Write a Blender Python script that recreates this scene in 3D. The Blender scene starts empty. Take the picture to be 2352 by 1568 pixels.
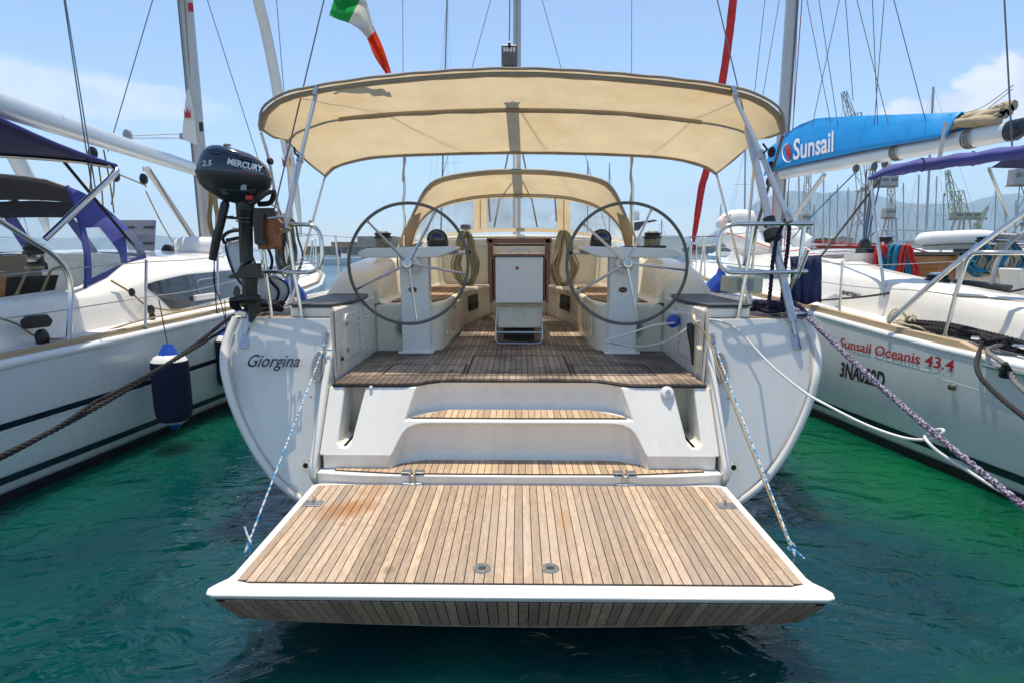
import bpy, bmesh, math, random
from mathutils import Vector, Matrix, noise as mnoise
R = math.radians
rnd = random.Random(7)
scene = bpy.context.scene
COL = scene.collection

# ------------------------------------------------------------------ camera
FPX = 1307.0                       # focal length in the units of a 2352 px wide picture
PITCH = math.atan((784 - 575) / FPX)
YAW = math.atan(16 / FPX)
CAMZ = 1.90
cam_d = bpy.data.cameras.new('camera')
cam_d.sensor_width = 36.0
cam_d.lens = FPX / 2352 * 36.0
cam_d.clip_start = 0.05
cam_d.clip_end = 40000
cam = bpy.data.objects.new('camera', cam_d)
COL.objects.link(cam)
cam.location = (0, 0, CAMZ)
cam.rotation_euler = (math.pi / 2 - PITCH, 0, YAW)
scene.camera = cam

# ------------------------------------------------------------------ sky
SUN_EL, SUN_X = 79.5, -0.06
D = Vector((SUN_X, math.cos(R(SUN_EL)), math.sin(R(SUN_EL)))).normalized()
world = bpy.data.worlds.new('World')
scene.world = world
world.use_nodes = True
wt = world.node_tree
wt.nodes.clear()
def wn(t, **k):
    n = wt.nodes.new(t)
    for a, b in k.items(): setattr(n, a, b)
    return n
def wl(a, b): wt.links.new(a, b)
sky = wn('ShaderNodeTexSky', sky_type='NISHITA', sun_disc=False)
sky.sun_elevation = R(SUN_EL); sky.sun_rotation = 0.0
sky.air_density = 1.0; sky.dust_density = 0.4; sky.ozone_density = 2.0
tc = wn('ShaderNodeTexCoord')
sep = wn('ShaderNodeSeparateXYZ'); wl(tc.outputs['Generated'], sep.inputs[0])
def wmath(op, a, b=None, c=None):
    n = wn('ShaderNodeMath', operation=op)
    for i, q in enumerate((a, b, c)):
        if q is None: continue
        if isinstance(q, (int, float)): n.inputs[i].default_value = q
        else: wl(q, n.inputs[i])
    return n.outputs[0]
def wsmooth(x, lo, hi):
    n = wn('ShaderNodeMapRange', interpolation_type='SMOOTHSTEP')
    wl(x, n.inputs[0]); n.inputs[1].default_value = lo; n.inputs[2].default_value = hi
    return n.outputs[0]
# clouds: cumulus standing low over the horizon, thin streaks a little higher
def wnoise(scale, detail, rough, zs, loc=(0, 0, 0), dist=0.0):
    mp = wn('ShaderNodeMapping'); wl(tc.outputs['Generated'], mp.inputs[0])
    mp.inputs['Scale'].default_value = (1, 1, zs); mp.inputs['Location'].default_value = loc
    n = wn('ShaderNodeTexNoise'); wl(mp.outputs[0], n.inputs['Vector'])
    n.inputs['Scale'].default_value = scale; n.inputs['Detail'].default_value = detail
    n.inputs['Roughness'].default_value = rough; n.inputs['Distortion'].default_value = dist
    return n.outputs[0]
def wbank(ax, ay, az, rx, rz):
    """soft ellipse of sky round a compass direction: where a bank of cloud stands"""
    az_ = wmath('ARCTAN2', sep.outputs[0], sep.outputs[1])
    a0 = math.atan2(ax, ay)
    dx = wmath('DIVIDE', wmath('SUBTRACT', az_, a0), rx)
    dz = wmath('DIVIDE', wmath('SUBTRACT', sep.outputs[2], az), rz)
    return wmath('ADD', wmath('MULTIPLY', dx, dx), wmath('MULTIPLY', dz, dz))
puff = wnoise(14, 9, .62, 1.5)
big = wnoise(4.0, 3, .5, 2.2, (3.1, 1.7, 0))
low = wsmooth(sep.outputs[2], .27, .03)
cum = wsmooth(wmath('ADD', wmath('MULTIPLY', puff, .62), wmath('MULTIPLY', big, .45)), .60, .68)
cum = wmath('MULTIPLY', cum, wmath('MULTIPLY', low, .45))
def heap(bank, t0, t1):
    return wsmooth(wmath('SUBTRACT', wmath('MULTIPLY_ADD', puff, 1.9, -.3), bank), t0, t1)
h1 = heap(wbank(.94, 1, .205, .16, .062), -.10, .22)      # the heap to the right
h2 = heap(wbank(.70, 1, .185, .10, .028), -.05, .3)
h3 = heap(wbank(.33, 1, .095, .17, .045), .05, .6)
cum = wmath('MAXIMUM', cum, wmath('MULTIPLY', h1, .95))
cum = wmath('MAXIMUM', cum, wmath('MULTIPLY', h2, .9))
cum = wmath('MAXIMUM', cum, wmath('MULTIPLY', h3, .45))
streak = wnoise(6, 5, .5, 9, (0, 0, 1.3), .4)
s1 = wsmooth(wmath('SUBTRACT', wmath('MULTIPLY', streak, 1.5), wbank(-.82, 1, .205, .32, .045)), .05, .55)
cum = wmath('MAXIMUM', cum, wmath('MULTIPLY', s1, .62))
shade = wn('ShaderNodeMixRGB'); wl(wsmooth(puff, .35, .62), shade.inputs[0])
shade.inputs[1].default_value = (4.2, 4.6, 5.4, 1); shade.inputs[2].default_value = (5.6, 5.7, 5.9, 1)
mixc = wn('ShaderNodeMixRGB'); wl(cum, mixc.inputs[0]); wl(sky.outputs[0], mixc.inputs[1]); wl(shade.outputs[0], mixc.inputs[2])
bg = wn('ShaderNodeBackground'); wl(mixc.outputs[0], bg.inputs[0]); bg.inputs[1].default_value = 0.116
out = wn('ShaderNodeOutputWorld'); wl(bg.outputs[0], out.inputs[0])

# ------------------------------------------------------------------ sun
sd = bpy.data.lights.new('sun', 'SUN')
sd.energy = 3.5; sd.angle = R(0.53); sd.color = (1.0, .91, .76)
sun = bpy.data.objects.new('sun', sd)
COL.objects.link(sun)
sun.location = (0, 12, 40)
sun.rotation_euler = D.to_track_quat('Z', 'Y').to_euler()

vs = scene.view_settings
scene.display_settings.display_device = 'sRGB'
vs.view_transform = 'Standard'; vs.look = 'None'; vs.exposure = 0.68; vs.gamma = 1.0
vs.use_curve_mapping = False
scene.render.engine = 'CYCLES'
scene.cycles.max_bounces = 8
scene.cycles.transparent_max_bounces = 16
scene.cycles.volume_bounces = 1

# ------------------------------------------------------------------ sight lines: picture point + a known plane -> place
_c, _s, _cy, _sy = math.cos(PITCH), math.sin(PITCH), math.cos(YAW), math.sin(YAW)
def ray(u, v):
    a = (u - 1176) / FPX; b = (784 - v) / FPX
    x, y, z = a, _c + b * _s, -_s + b * _c
    return Vector((x * _cy - y * _sy, x * _sy + y * _cy, z))
def PY(u, v, y): d = ray(u, v); t = y / d.y; return Vector((d.x * t, y, CAMZ + d.z * t))
def PZ(u, v, z): d = ray(u, v); t = (z - CAMZ) / d.z; return Vector((d.x * t, d.y * t, z))
def PX(u, v, x): d = ray(u, v); t = x / d.x; return Vector((x, d.y * t, CAMZ + d.z * t))

# ------------------------------------------------------------------ mesh helpers
def V(*a): return Vector(a)
def spline(pts, n=8, closed=False):
    pts = [Vector(p) for p in pts]
    m = len(pts)
    if m < 3 and not closed: return pts
    out = []
    rng = range(m) if closed else range(m - 1)
    for i in rng:
        if closed: p0, p1, p2, p3 = pts[i - 1], pts[i], pts[(i + 1) % m], pts[(i + 2) % m]
        else:
            p1, p2 = pts[i], pts[i + 1]
            p0 = pts[i - 1] if i > 0 else p1 * 2 - p2
            p3 = pts[i + 2] if i + 2 < m else p2 * 2 - p1
        for k in range(n):
            t = k / n; t2 = t * t; t3 = t2 * t
            out.append(.5 * ((2 * p1) + (p2 - p0) * t + (2 * p0 - 5 * p1 + 4 * p2 - p3) * t2 + (3 * p1 - p0 - 3 * p2 + p3) * t3))
    if not closed: out.append(pts[-1].copy())
    return out
def resample(pts, n):
    pts = [Vector(p) for p in pts]
    L = [0]
    for a, b in zip(pts, pts[1:]): L.append(L[-1] + (b - a).length)
    out = []; j = 0
    for i in range(n):
        s = L[-1] * i / (n - 1)
        while j < len(pts) - 2 and L[j + 1] < s: j += 1
        d = L[j + 1] - L[j]
        out.append(pts[j].lerp(pts[j + 1], 0 if d == 0 else (s - L[j]) / d))
    return out
def fillet(pts, r, n=5):
    """round the inner corners of an open polyline"""
    pts = [Vector(p) for p in pts]
    out = [pts[0]]
    for a, b, c in zip(pts, pts[1:], pts[2:]):
        d1 = (a - b); d2 = (c - b)
        k = min(r, d1.length * .48, d2.length * .48)
        p, q = b + d1.normalized() * k, b + d2.normalized() * k
        for i in range(n + 1):
            t = i / n
            out.append(p * (1 - t) ** 2 + b * 2 * t * (1 - t) + q * t * t)
    out.append(pts[-1])
    return out

class MB:
    def __init__(s): s.v = []; s.f = []; s.m = []; s.mi = 0
    def add(s, vs_, fs):
        b = len(s.v); s.v += [Vector(p) for p in vs_]
        for f in fs: s.f.append([i + b for i in f]); s.m.append(s.mi)
        return s
    def box(s, lo, hi, rot=None, piv=None):
        x0, y0, z0 = lo; x1, y1, z1 = hi
        vv = [V(x, y, z) for z in (z0, z1) for y in (y0, y1) for x in (x0, x1)]
        if rot is not None:
            piv = Vector(piv) if piv is not None else sum(vv, V(0, 0, 0)) / 8
            vv = [rot @ (p - piv) + piv for p in vv]
        return s.add(vv, [(0, 2, 3, 1), (4, 5, 7, 6), (0, 1, 5, 4), (2, 6, 7, 3), (0, 4, 6, 2), (1, 3, 7, 5)])
    def cbox(s, c, size, rot=None):
        c = Vector(c); h = Vector(size) / 2
        return s.box(c - h, c + h, rot, c)
    def bar(s, a, b, w, h, up=(0, 0, 1)):
        a, b = Vector(a), Vector(b); d = (b - a).normalized(); up = Vector(up)
        if abs(d.dot(up)) > .98: up = V(0, 1, 0)
        x = d.cross(up).normalized() * w / 2; y = x.cross(d).normalized() * h / 2
        vv = [p + i * x + j * y for p in (a, b) for i, j in ((-1, -1), (1, -1), (1, 1), (-1, 1))]
        return s.add(vv, [(3, 2, 1, 0), (4, 5, 6, 7), (0, 1, 5, 4), (1, 2, 6, 5), (2, 3, 7, 6), (3, 0, 4, 7)])
    def tube(s, pts, r, seg=8, closed=False, cap=True, flat=1.0, twist=0):
        pts = [Vector(p) for p in pts]; n = len(pts)
        rs = r if isinstance(r, (list, tuple)) else [r] * n
        T = []
        for i in range(n):
            if closed: t = pts[(i + 1) % n] - pts[i - 1]
            else: t = pts[min(i + 1, n - 1)] - pts[max(i - 1, 0)]
            T.append(t.normalized() if t.length > 1e-9 else V(0, 0, 1))
        ref = V(0, 0, 1) if abs(T[0].z) < .9 else V(1, 0, 0)
        nrm = (ref - T[0] * ref.dot(T[0])).normalized()
        vv = []
        for i in range(n):
            nrm = nrm - T[i] * nrm.dot(T[i])
            nrm = nrm.normalized() if nrm.length > 1e-6 else T[i].orthogonal().normalized()
            bi = T[i].cross(nrm)
            for k in range(seg):
                a = 2 * math.pi * k / seg + twist * i
                vv.append(pts[i] + (nrm * math.cos(a) * flat + bi * math.sin(a)) * rs[i])
        ff = []
        for i in range(n if closed else n - 1):
            a, b = i * seg, ((i + 1) % n) * seg
            for k in range(seg):
                k2 = (k + 1) % seg
                ff.append((a + k, a + k2, b + k2, b + k))
        if cap and not closed:
            ff.append(tuple(reversed(range(seg)))); ff.append(tuple(range((n - 1) * seg, n * seg)))
        return s.add(vv, ff)
    def rope(s, pts, r, pitch=None, strands=3, seg=6, dens=None):
        """laid rope: strands wound round a path"""
        pitch = pitch or r * 7
        P = [Vector(p) for p in pts]
        L = sum((b - a).length for a, b in zip(P, P[1:]))
        n = max(8, int(L / pitch * (dens or 8)))
        P = resample(P, n)
        fr = []; nrm = None
        for i in range(n):
            t = (P[min(i + 1, n - 1)] - P[max(i - 1, 0)]).normalized()
            if nrm is None: nrm = t.orthogonal().normalized()
            nrm = (nrm - t * nrm.dot(t)).normalized(); fr.append((nrm, t.cross(nrm)))
        for k in range(strands):
            q = []
            for i in range(n):
                a = 2 * math.pi * (k / strands + L * i / (n - 1) / pitch)
                q.append(P[i] + (fr[i][0] * math.cos(a) + fr[i][1] * math.sin(a)) * r * .5)
            s.tube(q, r * .56, seg)
        return s
    def lathe(s, prof, org=(0, 0, 0), axis=(0, 0, 1), seg=20, cap=True):
        ax = Vector(axis).normalized(); o = Vector(org)
        x = ax.orthogonal().normalized(); y = ax.cross(x)
        vv = []
        for r, h in prof:
            for k in range(seg):
                a = 2 * math.pi * k / seg
                vv.append(o + ax * h + (x * math.cos(a) + y * math.sin(a)) * r)
        ff = []
        for i in range(len(prof) - 1):
            for k in range(seg):
                k2 = (k + 1) % seg
                ff.append((i * seg + k, i * seg + k2, (i + 1) * seg + k2, (i + 1) * seg + k))
        if cap:
            ff.append(tuple(reversed(range(seg)))); ff.append(tuple(range((len(prof) - 1) * seg, len(prof) * seg)))
        return s.add(vv, ff)
    def torus(s, c, axis, Rr, r, seg=48, sg=8):
        ax = Vector(axis).normalized(); x = ax.orthogonal().normalized(); y = ax.cross(x); c = Vector(c)
        return s.tube([c + (x * math.cos(2 * math.pi * i / seg) + y * math.sin(2 * math.pi * i / seg)) * Rr for i in range(seg)], r, sg, closed=True)
    def prism(s, poly, ext):
        p = [Vector(q) for q in poly]; e = Vector(ext); n = len(p)
        nv = V(0, 0, 0)
        for i in range(n): nv += p[i].cross(p[(i + 1) % n])
        if nv.dot(e) > 0: p.reverse()
        vv = p + [q + e for q in p]
        ff = [tuple(range(n)), tuple(reversed(range(n, 2 * n)))]
        ff += [(i, i + n, (i + 1) % n + n, (i + 1) % n) for i in range(n)]
        ff = [tuple(reversed(f)) for f in ff] if False else ff
        return s.add(vv, ff)
    def loft(s, rings, closed=False, cap=False):
        n = len(rings[0]); vv = [p for r_ in rings for p in r_]; ff = []
        for i in range(len(rings) - 1):
            for k in range(n if closed else n - 1):
                k2 = (k + 1) % n
                ff.append((i * n + k, i * n + k2, (i + 1) * n + k2, (i + 1) * n + k))
        if cap:
            ff.append(tuple(reversed(range(n)))); ff.append(tuple(range((len(rings) - 1) * n, len(rings) * n)))
        return s.add(vv, ff)
    def quad(s, *p): return s.add(p, [tuple(range(len(p)))])
    def sphere(s, c, r, seg=12, rings=8, sc=(1, 1, 1)):
        c = Vector(c); vv = []; ff = []
        for i in range(1, rings):
            t = math.pi * i / rings
            for k in range(seg):
                a = 2 * math.pi * k / seg
                vv.append(c + V(math.sin(t) * math.cos(a) * sc[0], math.sin(t) * math.sin(a) * sc[1], math.cos(t) * sc[2]) * r)
        for i in range(rings - 2):
            for k in range(seg):
                k2 = (k + 1) % seg
                ff.append((i * seg + k, (i + 1) * seg + k, (i + 1) * seg + k2, i * seg + k2))
        t = len(vv); vv += [c + V(0, 0, r * sc[2]), c - V(0, 0, r * sc[2])]
        for k in range(seg):
            k2 = (k + 1) % seg
            ff.append((t, k, k2)); ff.append((t + 1, (rings - 2) * seg + k2, (rings - 2) * seg + k))
        return s.add(vv, ff)
    def build(s, name, mat, parent=None, smooth=38, bevel=0, bseg=2, solid=0, subsurf=0, fix=True):
        me = bpy.data.meshes.new(name)
        me.from_pydata([tuple(p) for p in s.v], [], [tuple(f) for f in s.f])
        mats = mat if isinstance(mat, (list, tuple)) else [mat]
        for m_ in mats: me.materials.append(M[m_] if isinstance(m_, str) else m_)
        if len(mats) > 1: me.polygons.foreach_set('material_index', s.m)
        if fix:
            bm = bmesh.new(); bm.from_mesh(me)
            bmesh.ops.recalc_face_normals(bm, faces=bm.faces); bm.to_mesh(me); bm.free()
        if smooth:
            me.shade_smooth(); me.set_sharp_from_angle(angle=R(smooth))
        me.update()
        o = bpy.data.objects.new(name, me); COL.objects.link(o)
        if parent is not None: attach(o, parent)
        if solid:
            k = o.modifiers.new('thickness', 'SOLIDIFY'); k.thickness = solid; k.offset = 0
        if bevel:
            b = o.modifiers.new('bevel', 'BEVEL'); b.width = bevel; b.segments = bseg; b.limit_method = 'ANGLE'; b.angle_limit = R(32)
            b.harden_normals = True
        if subsurf:
            k = o.modifiers.new('subsurf', 'SUBSURF'); k.levels = subsurf; k.render_levels = subsurf
        return o
def attach(o, parent):
    o.parent = parent
    if parent.type == 'EMPTY': o.matrix_parent_inverse = Matrix.Translation(-Vector(parent.location))
def tag(o, label=None, cat=None, group=None, kind=None):
    if label: o['label'] = label
    if cat: o['category'] = cat
    if group: o['group'] = group
    if kind: o['kind'] = kind
    return o
def thing(name, loc, label, cat, group=None):
    o = bpy.data.objects.new(name, None); COL.objects.link(o); o.location = loc
    o.empty_display_size = .2
    return tag(o, label, cat, group)
def one(mb, name, mat, label, cat, group=None, **k):
    return tag(mb.build(name, mat, None, **k), label, cat, group)
def text_mesh(txt, size, shear=0.0, bold=0.0, sx=1.0, space=1.0):
    """flat outline lettering as (verts, faces) in the xy plane"""
    cu = bpy.data.curves.new('lettering', 'FONT')
    cu.body = txt; cu.size = size; cu.shear = shear; cu.offset = bold; cu.space_character = space
    cu.resolution_u = 3
    ob = bpy.data.objects.new('lettering', cu); COL.objects.link(ob)
    dg = bpy.context.evaluated_depsgraph_get()
    me = ob.evaluated_get(dg).to_mesh()
    vv = [(p.co.x * sx, p.co.y) for p in me.vertices]; ff = [tuple(p.vertices) for p in me.polygons]
    ob.evaluated_get(dg).to_mesh_clear()
    bpy.data.objects.remove(ob); bpy.data.curves.remove(cu)
    return vv, ff
def lettering(name, txt, size, place, mat, parent, shear=0, bold=0, sx=1, space=1):
    """place(x, y) maps letter coordinates to the surface"""
    vv, ff = text_mesh(txt, size, shear, bold, sx, space)
    w = max(p[0] for p in vv)
    mb = MB().add([place(x, y, w) for x, y in vv], ff)
    return mb.build(name, mat, parent, smooth=0, fix=False)
# ------------------------------------------------------------------ materials
M = {}
def nodes(name):
    m = bpy.data.materials.new(name); m.use_nodes = True
    nt = m.node_tree; b = nt.nodes['Principled BSDF']
    M[name] = m
    return m, nt, b
def N(nt, t, **k):
    n = nt.nodes.new(t)
    for a, b in k.items(): setattr(n, a, b)
    return n
def L(nt, a, b): nt.links.new(a, b)
def noise_n(nt, scale, detail=4, rough=.55, coord='Object', sc=(1, 1, 1), dist=0):
    t = N(nt, 'ShaderNodeTexCoord')
    mp = N(nt, 'ShaderNodeMapping'); mp.inputs['Scale'].default_value = sc
    L(nt, t.outputs[coord], mp.inputs[0])
    n = N(nt, 'ShaderNodeTexNoise'); n.inputs['Scale'].default_value = scale
    n.inputs['Detail'].default_value = detail; n.inputs['Roughness'].default_value = rough; n.inputs['Distortion'].default_value = dist
    L(nt, mp.outputs[0], n.inputs['Vector'])
    return n.outputs[0]
def ramp(nt, fac, lo, hi, c0, c1):
    r = N(nt, 'ShaderNodeValToRGB')
    r.color_ramp.elements[0].position = lo; r.color_ramp.elements[1].position = hi
    r.color_ramp.elements[0].color = (*c0, 1); r.color_ramp.elements[1].color = (*c1, 1)
    L(nt, fac, r.inputs[0])
    return r.outputs[0]
def mixc_(nt, fac, a, b, mode='MIX'):
    n = N(nt, 'ShaderNodeMixRGB', blend_type=mode)
    for i, q in enumerate((fac, a, b)):
        if isinstance(q, (int, float)): n.inputs[i].default_value = q
        elif isinstance(q, tuple): n.inputs[i].default_value = (*q, 1)
        else: L(nt, q, n.inputs[i])
    return n.outputs[0]
def bump(nt, b, h, strength, dist=.01):
    n = N(nt, 'ShaderNodeBump'); n.inputs['Strength'].default_value = strength; n.inputs['Distance'].default_value = dist
    L(nt, h, n.inputs['Height']); L(nt, n.outputs[0], b.inputs['Normal'])
def S(name, col, rough=.5, metal=0, coat=0, var=.12, vs_=6, bs=0, bd=.003, bscale=60, spec=.5, vsc=(1, 1, 1)):
    m, nt, b = nodes(name)
    dk = tuple(c * (1 - var) for c in col); lt = tuple(min(1, c * (1 + var * .5)) for c in col)
    L(nt, ramp(nt, noise_n(nt, vs_, 6, .6, sc=vsc), .3, .7, dk, lt), b.inputs['Base Color'])
    b.inputs['Roughness'].default_value = rough; b.inputs['Metallic'].default_value = metal
    b.inputs['Coat Weight'].default_value = coat; b.inputs['Coat Roughness'].default_value = .06
    b.inputs['Specular IOR Level'].default_value = spec
    if bs: bump(nt, b, noise_n(nt, bscale, 3, .6), bs, bd)
    return m
# gelcoat, paint, plastic
S('gelcoat', (.84, .80, .72), .2, coat=.5, var=.07, vs_=3.5, vsc=(1.6, 1, .25))
S('gelcoat_cream', (.84, .78, .63), .28, coat=.15, var=.04, vs_=3)
S('gelcoat_bright', (.87, .85, .80), .25, coat=.2, var=.03, vs_=3)
S('hull_white', (.74, .76, .77), .16, coat=.4, var=.05, vs_=1.6, vsc=(1, 1, .3))
S('hull_grey_white', (.66, .69, .70), .16, coat=.4, var=.06, vs_=1.6, vsc=(1, 1, .3))
S('antislip', (.72, .72, .71), .6, var=.05, bs=.25, bscale=260)
S('rub_strake', (.55, .53, .49), .35, var=.1)
S('stripe_navy', (.012, .022, .035), .2, var=.1)
S('antifoul', (.006, .009, .014), .6, var=.3)
S('black_plastic', (.012, .012, .013), .35, var=.3, vs_=20)
S('black_gloss', (.005, .012, .03), .1, coat=.8, var=.2, vs_=5)
S('black_rubber', (.02, .02, .021), .6, var=.3, vs_=30)
S('dark_pad', (.045, .047, .052), .5, var=.3, vs_=9, bs=.15, bscale=180)
S('grey_leather', (.155, .15, .13), .6, var=.25, vs_=18, bs=.4, bscale=300)
S('grey_plastic', (.33, .34, .34), .4, var=.1)
S('white_plastic', (.75, .75, .73), .35, var=.04)
S('cream_plastic', (.62, .58, .42), .4, var=.08)
S('red_plastic', (.55, .02, .02), .35)
S('blue_plastic', (.01, .07, .42), .3, var=.15)
S('letter_black', (.03, .032, .035), .35, var=.1)
S('letter_red', (.45, .015, .02), .35, var=.1)
S('letter_white', (.8, .8, .8), .4, var=.05)
S('letter_grey', (.35, .36, .37), .4, var=.1)
S('letter_orange', (.5, .16, .02), .4)
S('mahogany', (.20, .045, .02), .28, coat=.4, var=.45, vs_=5, vsc=(8, 1, 1))
S('motor_pad_wood', (.34, .085, .025), .4, coat=.2, var=.4, vs_=7, vsc=(3, 3, .6))
S('varnished_wood', (.38, .16, .04), .3, coat=.3, var=.4, vs_=5, vsc=(1, 1, 9))
S('toe_rail_wood', (.48, .36, .22), .6, var=.3, vs_=5, vsc=(1, .15, 6))
S('caulk', (.014, .013, .012), .6, var=.3)
S('navy_canvas', (.016, .018, .12), .75, var=.3, vs_=5, bs=.5, bd=.01, bscale=7)
S('blue_canvas', (.048, .056, .26), .75, var=.25, vs_=4, bs=.4, bd=.01, bscale=6)
S('navy_dark', (.009, .010, .032), .8, var=.3, vs_=6, bs=.4, bd=.01, bscale=6)
S('fender_cloth', (.012, .015, .052), .9, var=.35, vs_=60, bs=.4, bscale=350)
S('cover_blue', (.006, .29, .70), .5, var=.12, vs_=2.2, bs=.35, bd=.03, bscale=3.2)
S('flag_green', (.02, .29, .07), .7); S('flag_white', (.75, .75, .73), .7); S('flag_red', (.70, .055, .02), .7)
S('sail_white', (.70, .69, .67), .7, var=.08, bs=.4, bd=.02, bscale=5)
S('sail_tan', (.42, .34, .22), .8, var=.3, bs=.5, bd=.02, bscale=8)
S('sail_red', (.56, .014, .022), .6, var=.3, vs_=4, bs=.5, bd=.02, bscale=9)
S('towel_navy', (.025, .035, .11), .95, var=.5, vs_=5, vsc=(14, 14, .4), bs=.7, bscale=180)
S('dinghy_white', (.76, .75, .73), .4, var=.05)
S('dinghy_grey', (.10, .11, .13), .5, var=.2)
S('bag_white', (.66, .67, .68), .6, var=.12, bs=.6, bd=.02, bscale=9)
S('stone', (.30, .24, .175), .9, var=.35, vs_=.6)
S('concrete', (.36, .33, .29), .9, var=.25, vs_=.5)
S('crane_grey', (.42, .40, .36), .6, var=.25, vs_=.5)
S('crane_green', (.34, .37, .22), .6, var=.25, vs_=.5)
S('crane_rust', (.27, .16, .09), .7, var=.35, vs_=.7)
S('hill', (.10, .12, .085), .95, var=.5, vs_=.0016)
S('foliage', (.045, .085, .025), .8, var=.5, vs_=3)
S('skin', (.45, .27, .19), .6); S('shirt_blue', (.03, .06, .25), .8); S('shorts_red', (.4, .05, .03), .8)
def grime(name, amt, col=(.40, .34, .26), sc=(9, 9, .55)):
    """run marks and scuffs on a finished surface"""
    nt = M[name].node_tree; b = nt.nodes['Principled BSDF']; src = b.inputs['Base Color'].links[0].from_socket
    run = ramp(nt, noise_n(nt, 1.5, 5, .65, sc=sc, dist=.3), .56, .78, (0, 0, 0), (amt,) * 3)
    c = mixc_(nt, run, src, col)
    spot = ramp(nt, noise_n(nt, 2.3, 6, .7), .60, .80, (0, 0, 0), (amt * .8,) * 3)
    L(nt, mixc_(nt, spot, c, col), b.inputs['Base Color'])
    L(nt, ramp(nt, noise_n(nt, 3.0, 5, .65), .3, .75, (.14,) * 3, (.42,) * 3), b.inputs['Roughness'])
grime('gelcoat', .11); grime('gelcoat_cream', .08); grime('gelcoat_bright', .05); grime('hull_grey_white', .22, (.34, .33, .28), (3, 3, .4)); grime('hull_white', .14)
# ropes
S('rope_black', (.020, .020, .022), .9, var=.5, vs_=90)
S('rope_grey', (.19, .185, .175), .9, var=.5, vs_=70)
S('rope_beige', (.40, .35, .235), .9, var=.4, vs_=60)
S('rope_tan', (.33, .24, .12), .9, var=.4, vs_=60)
S('rope_dark', (.05, .05, .055), .9, var=.4, vs_=60)
S('rope_red', (.55, .03, .025), .9, var=.3, vs_=60)
S('rope_orange', (.65, .16, .03), .9, var=.3, vs_=60)
S('rope_teal', (.01, .19, .33), .9, var=.4, vs_=60)
S('cable_white', (.70, .69, .67), .4, var=.05)
S('rope_navy', (.03, .022, .055), .95, var=.6, vs_=110)
def fleck(name, a, b, scale, t=.5, rough=.9):
    m, nt, p = nodes(name)
    L(nt, ramp(nt, noise_n(nt, scale, 1, .4), t - .04, t + .04, a, b), p.inputs['Base Color'])
    p.inputs['Roughness'].default_value = rough
fleck('rope_purple', (.055, .035, .085), (.36, .33, .40), 95, .52)
fleck('rope_bluewhite', (.02, .25, .50), (.62, .62, .60), 55, .5)
fleck('rope_green_fleck', (.30, .28, .20), (.05, .08, .06), 80, .6)
# metal
S('steel', (.66, .65, .63), .16, metal=1, var=.10, vs_=14)
S('steel_dull', (.50, .50, .49), .33, metal=1, var=.15, vs_=14)
S('alu', (.55, .57, .59), .38, metal=.75, var=.08, vs_=4)
S('mast_alu', (.46, .47, .47), .45, metal=.35, var=.08, vs_=2)
S('boom_white', (.66, .68, .68), .3, metal=.25, coat=.2, var=.05, vs_=2)
S('wire', (.16, .16, .17), .4, metal=.6, var=.2)
S('wire_blue', (.05, .13, .25), .5, var=.2)
S('wire_red', (.35, .03, .03), .5, var=.2)
S('strip_holes', (.16, .155, .14), .45, metal=.7, var=.25, vs_=20)

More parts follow.
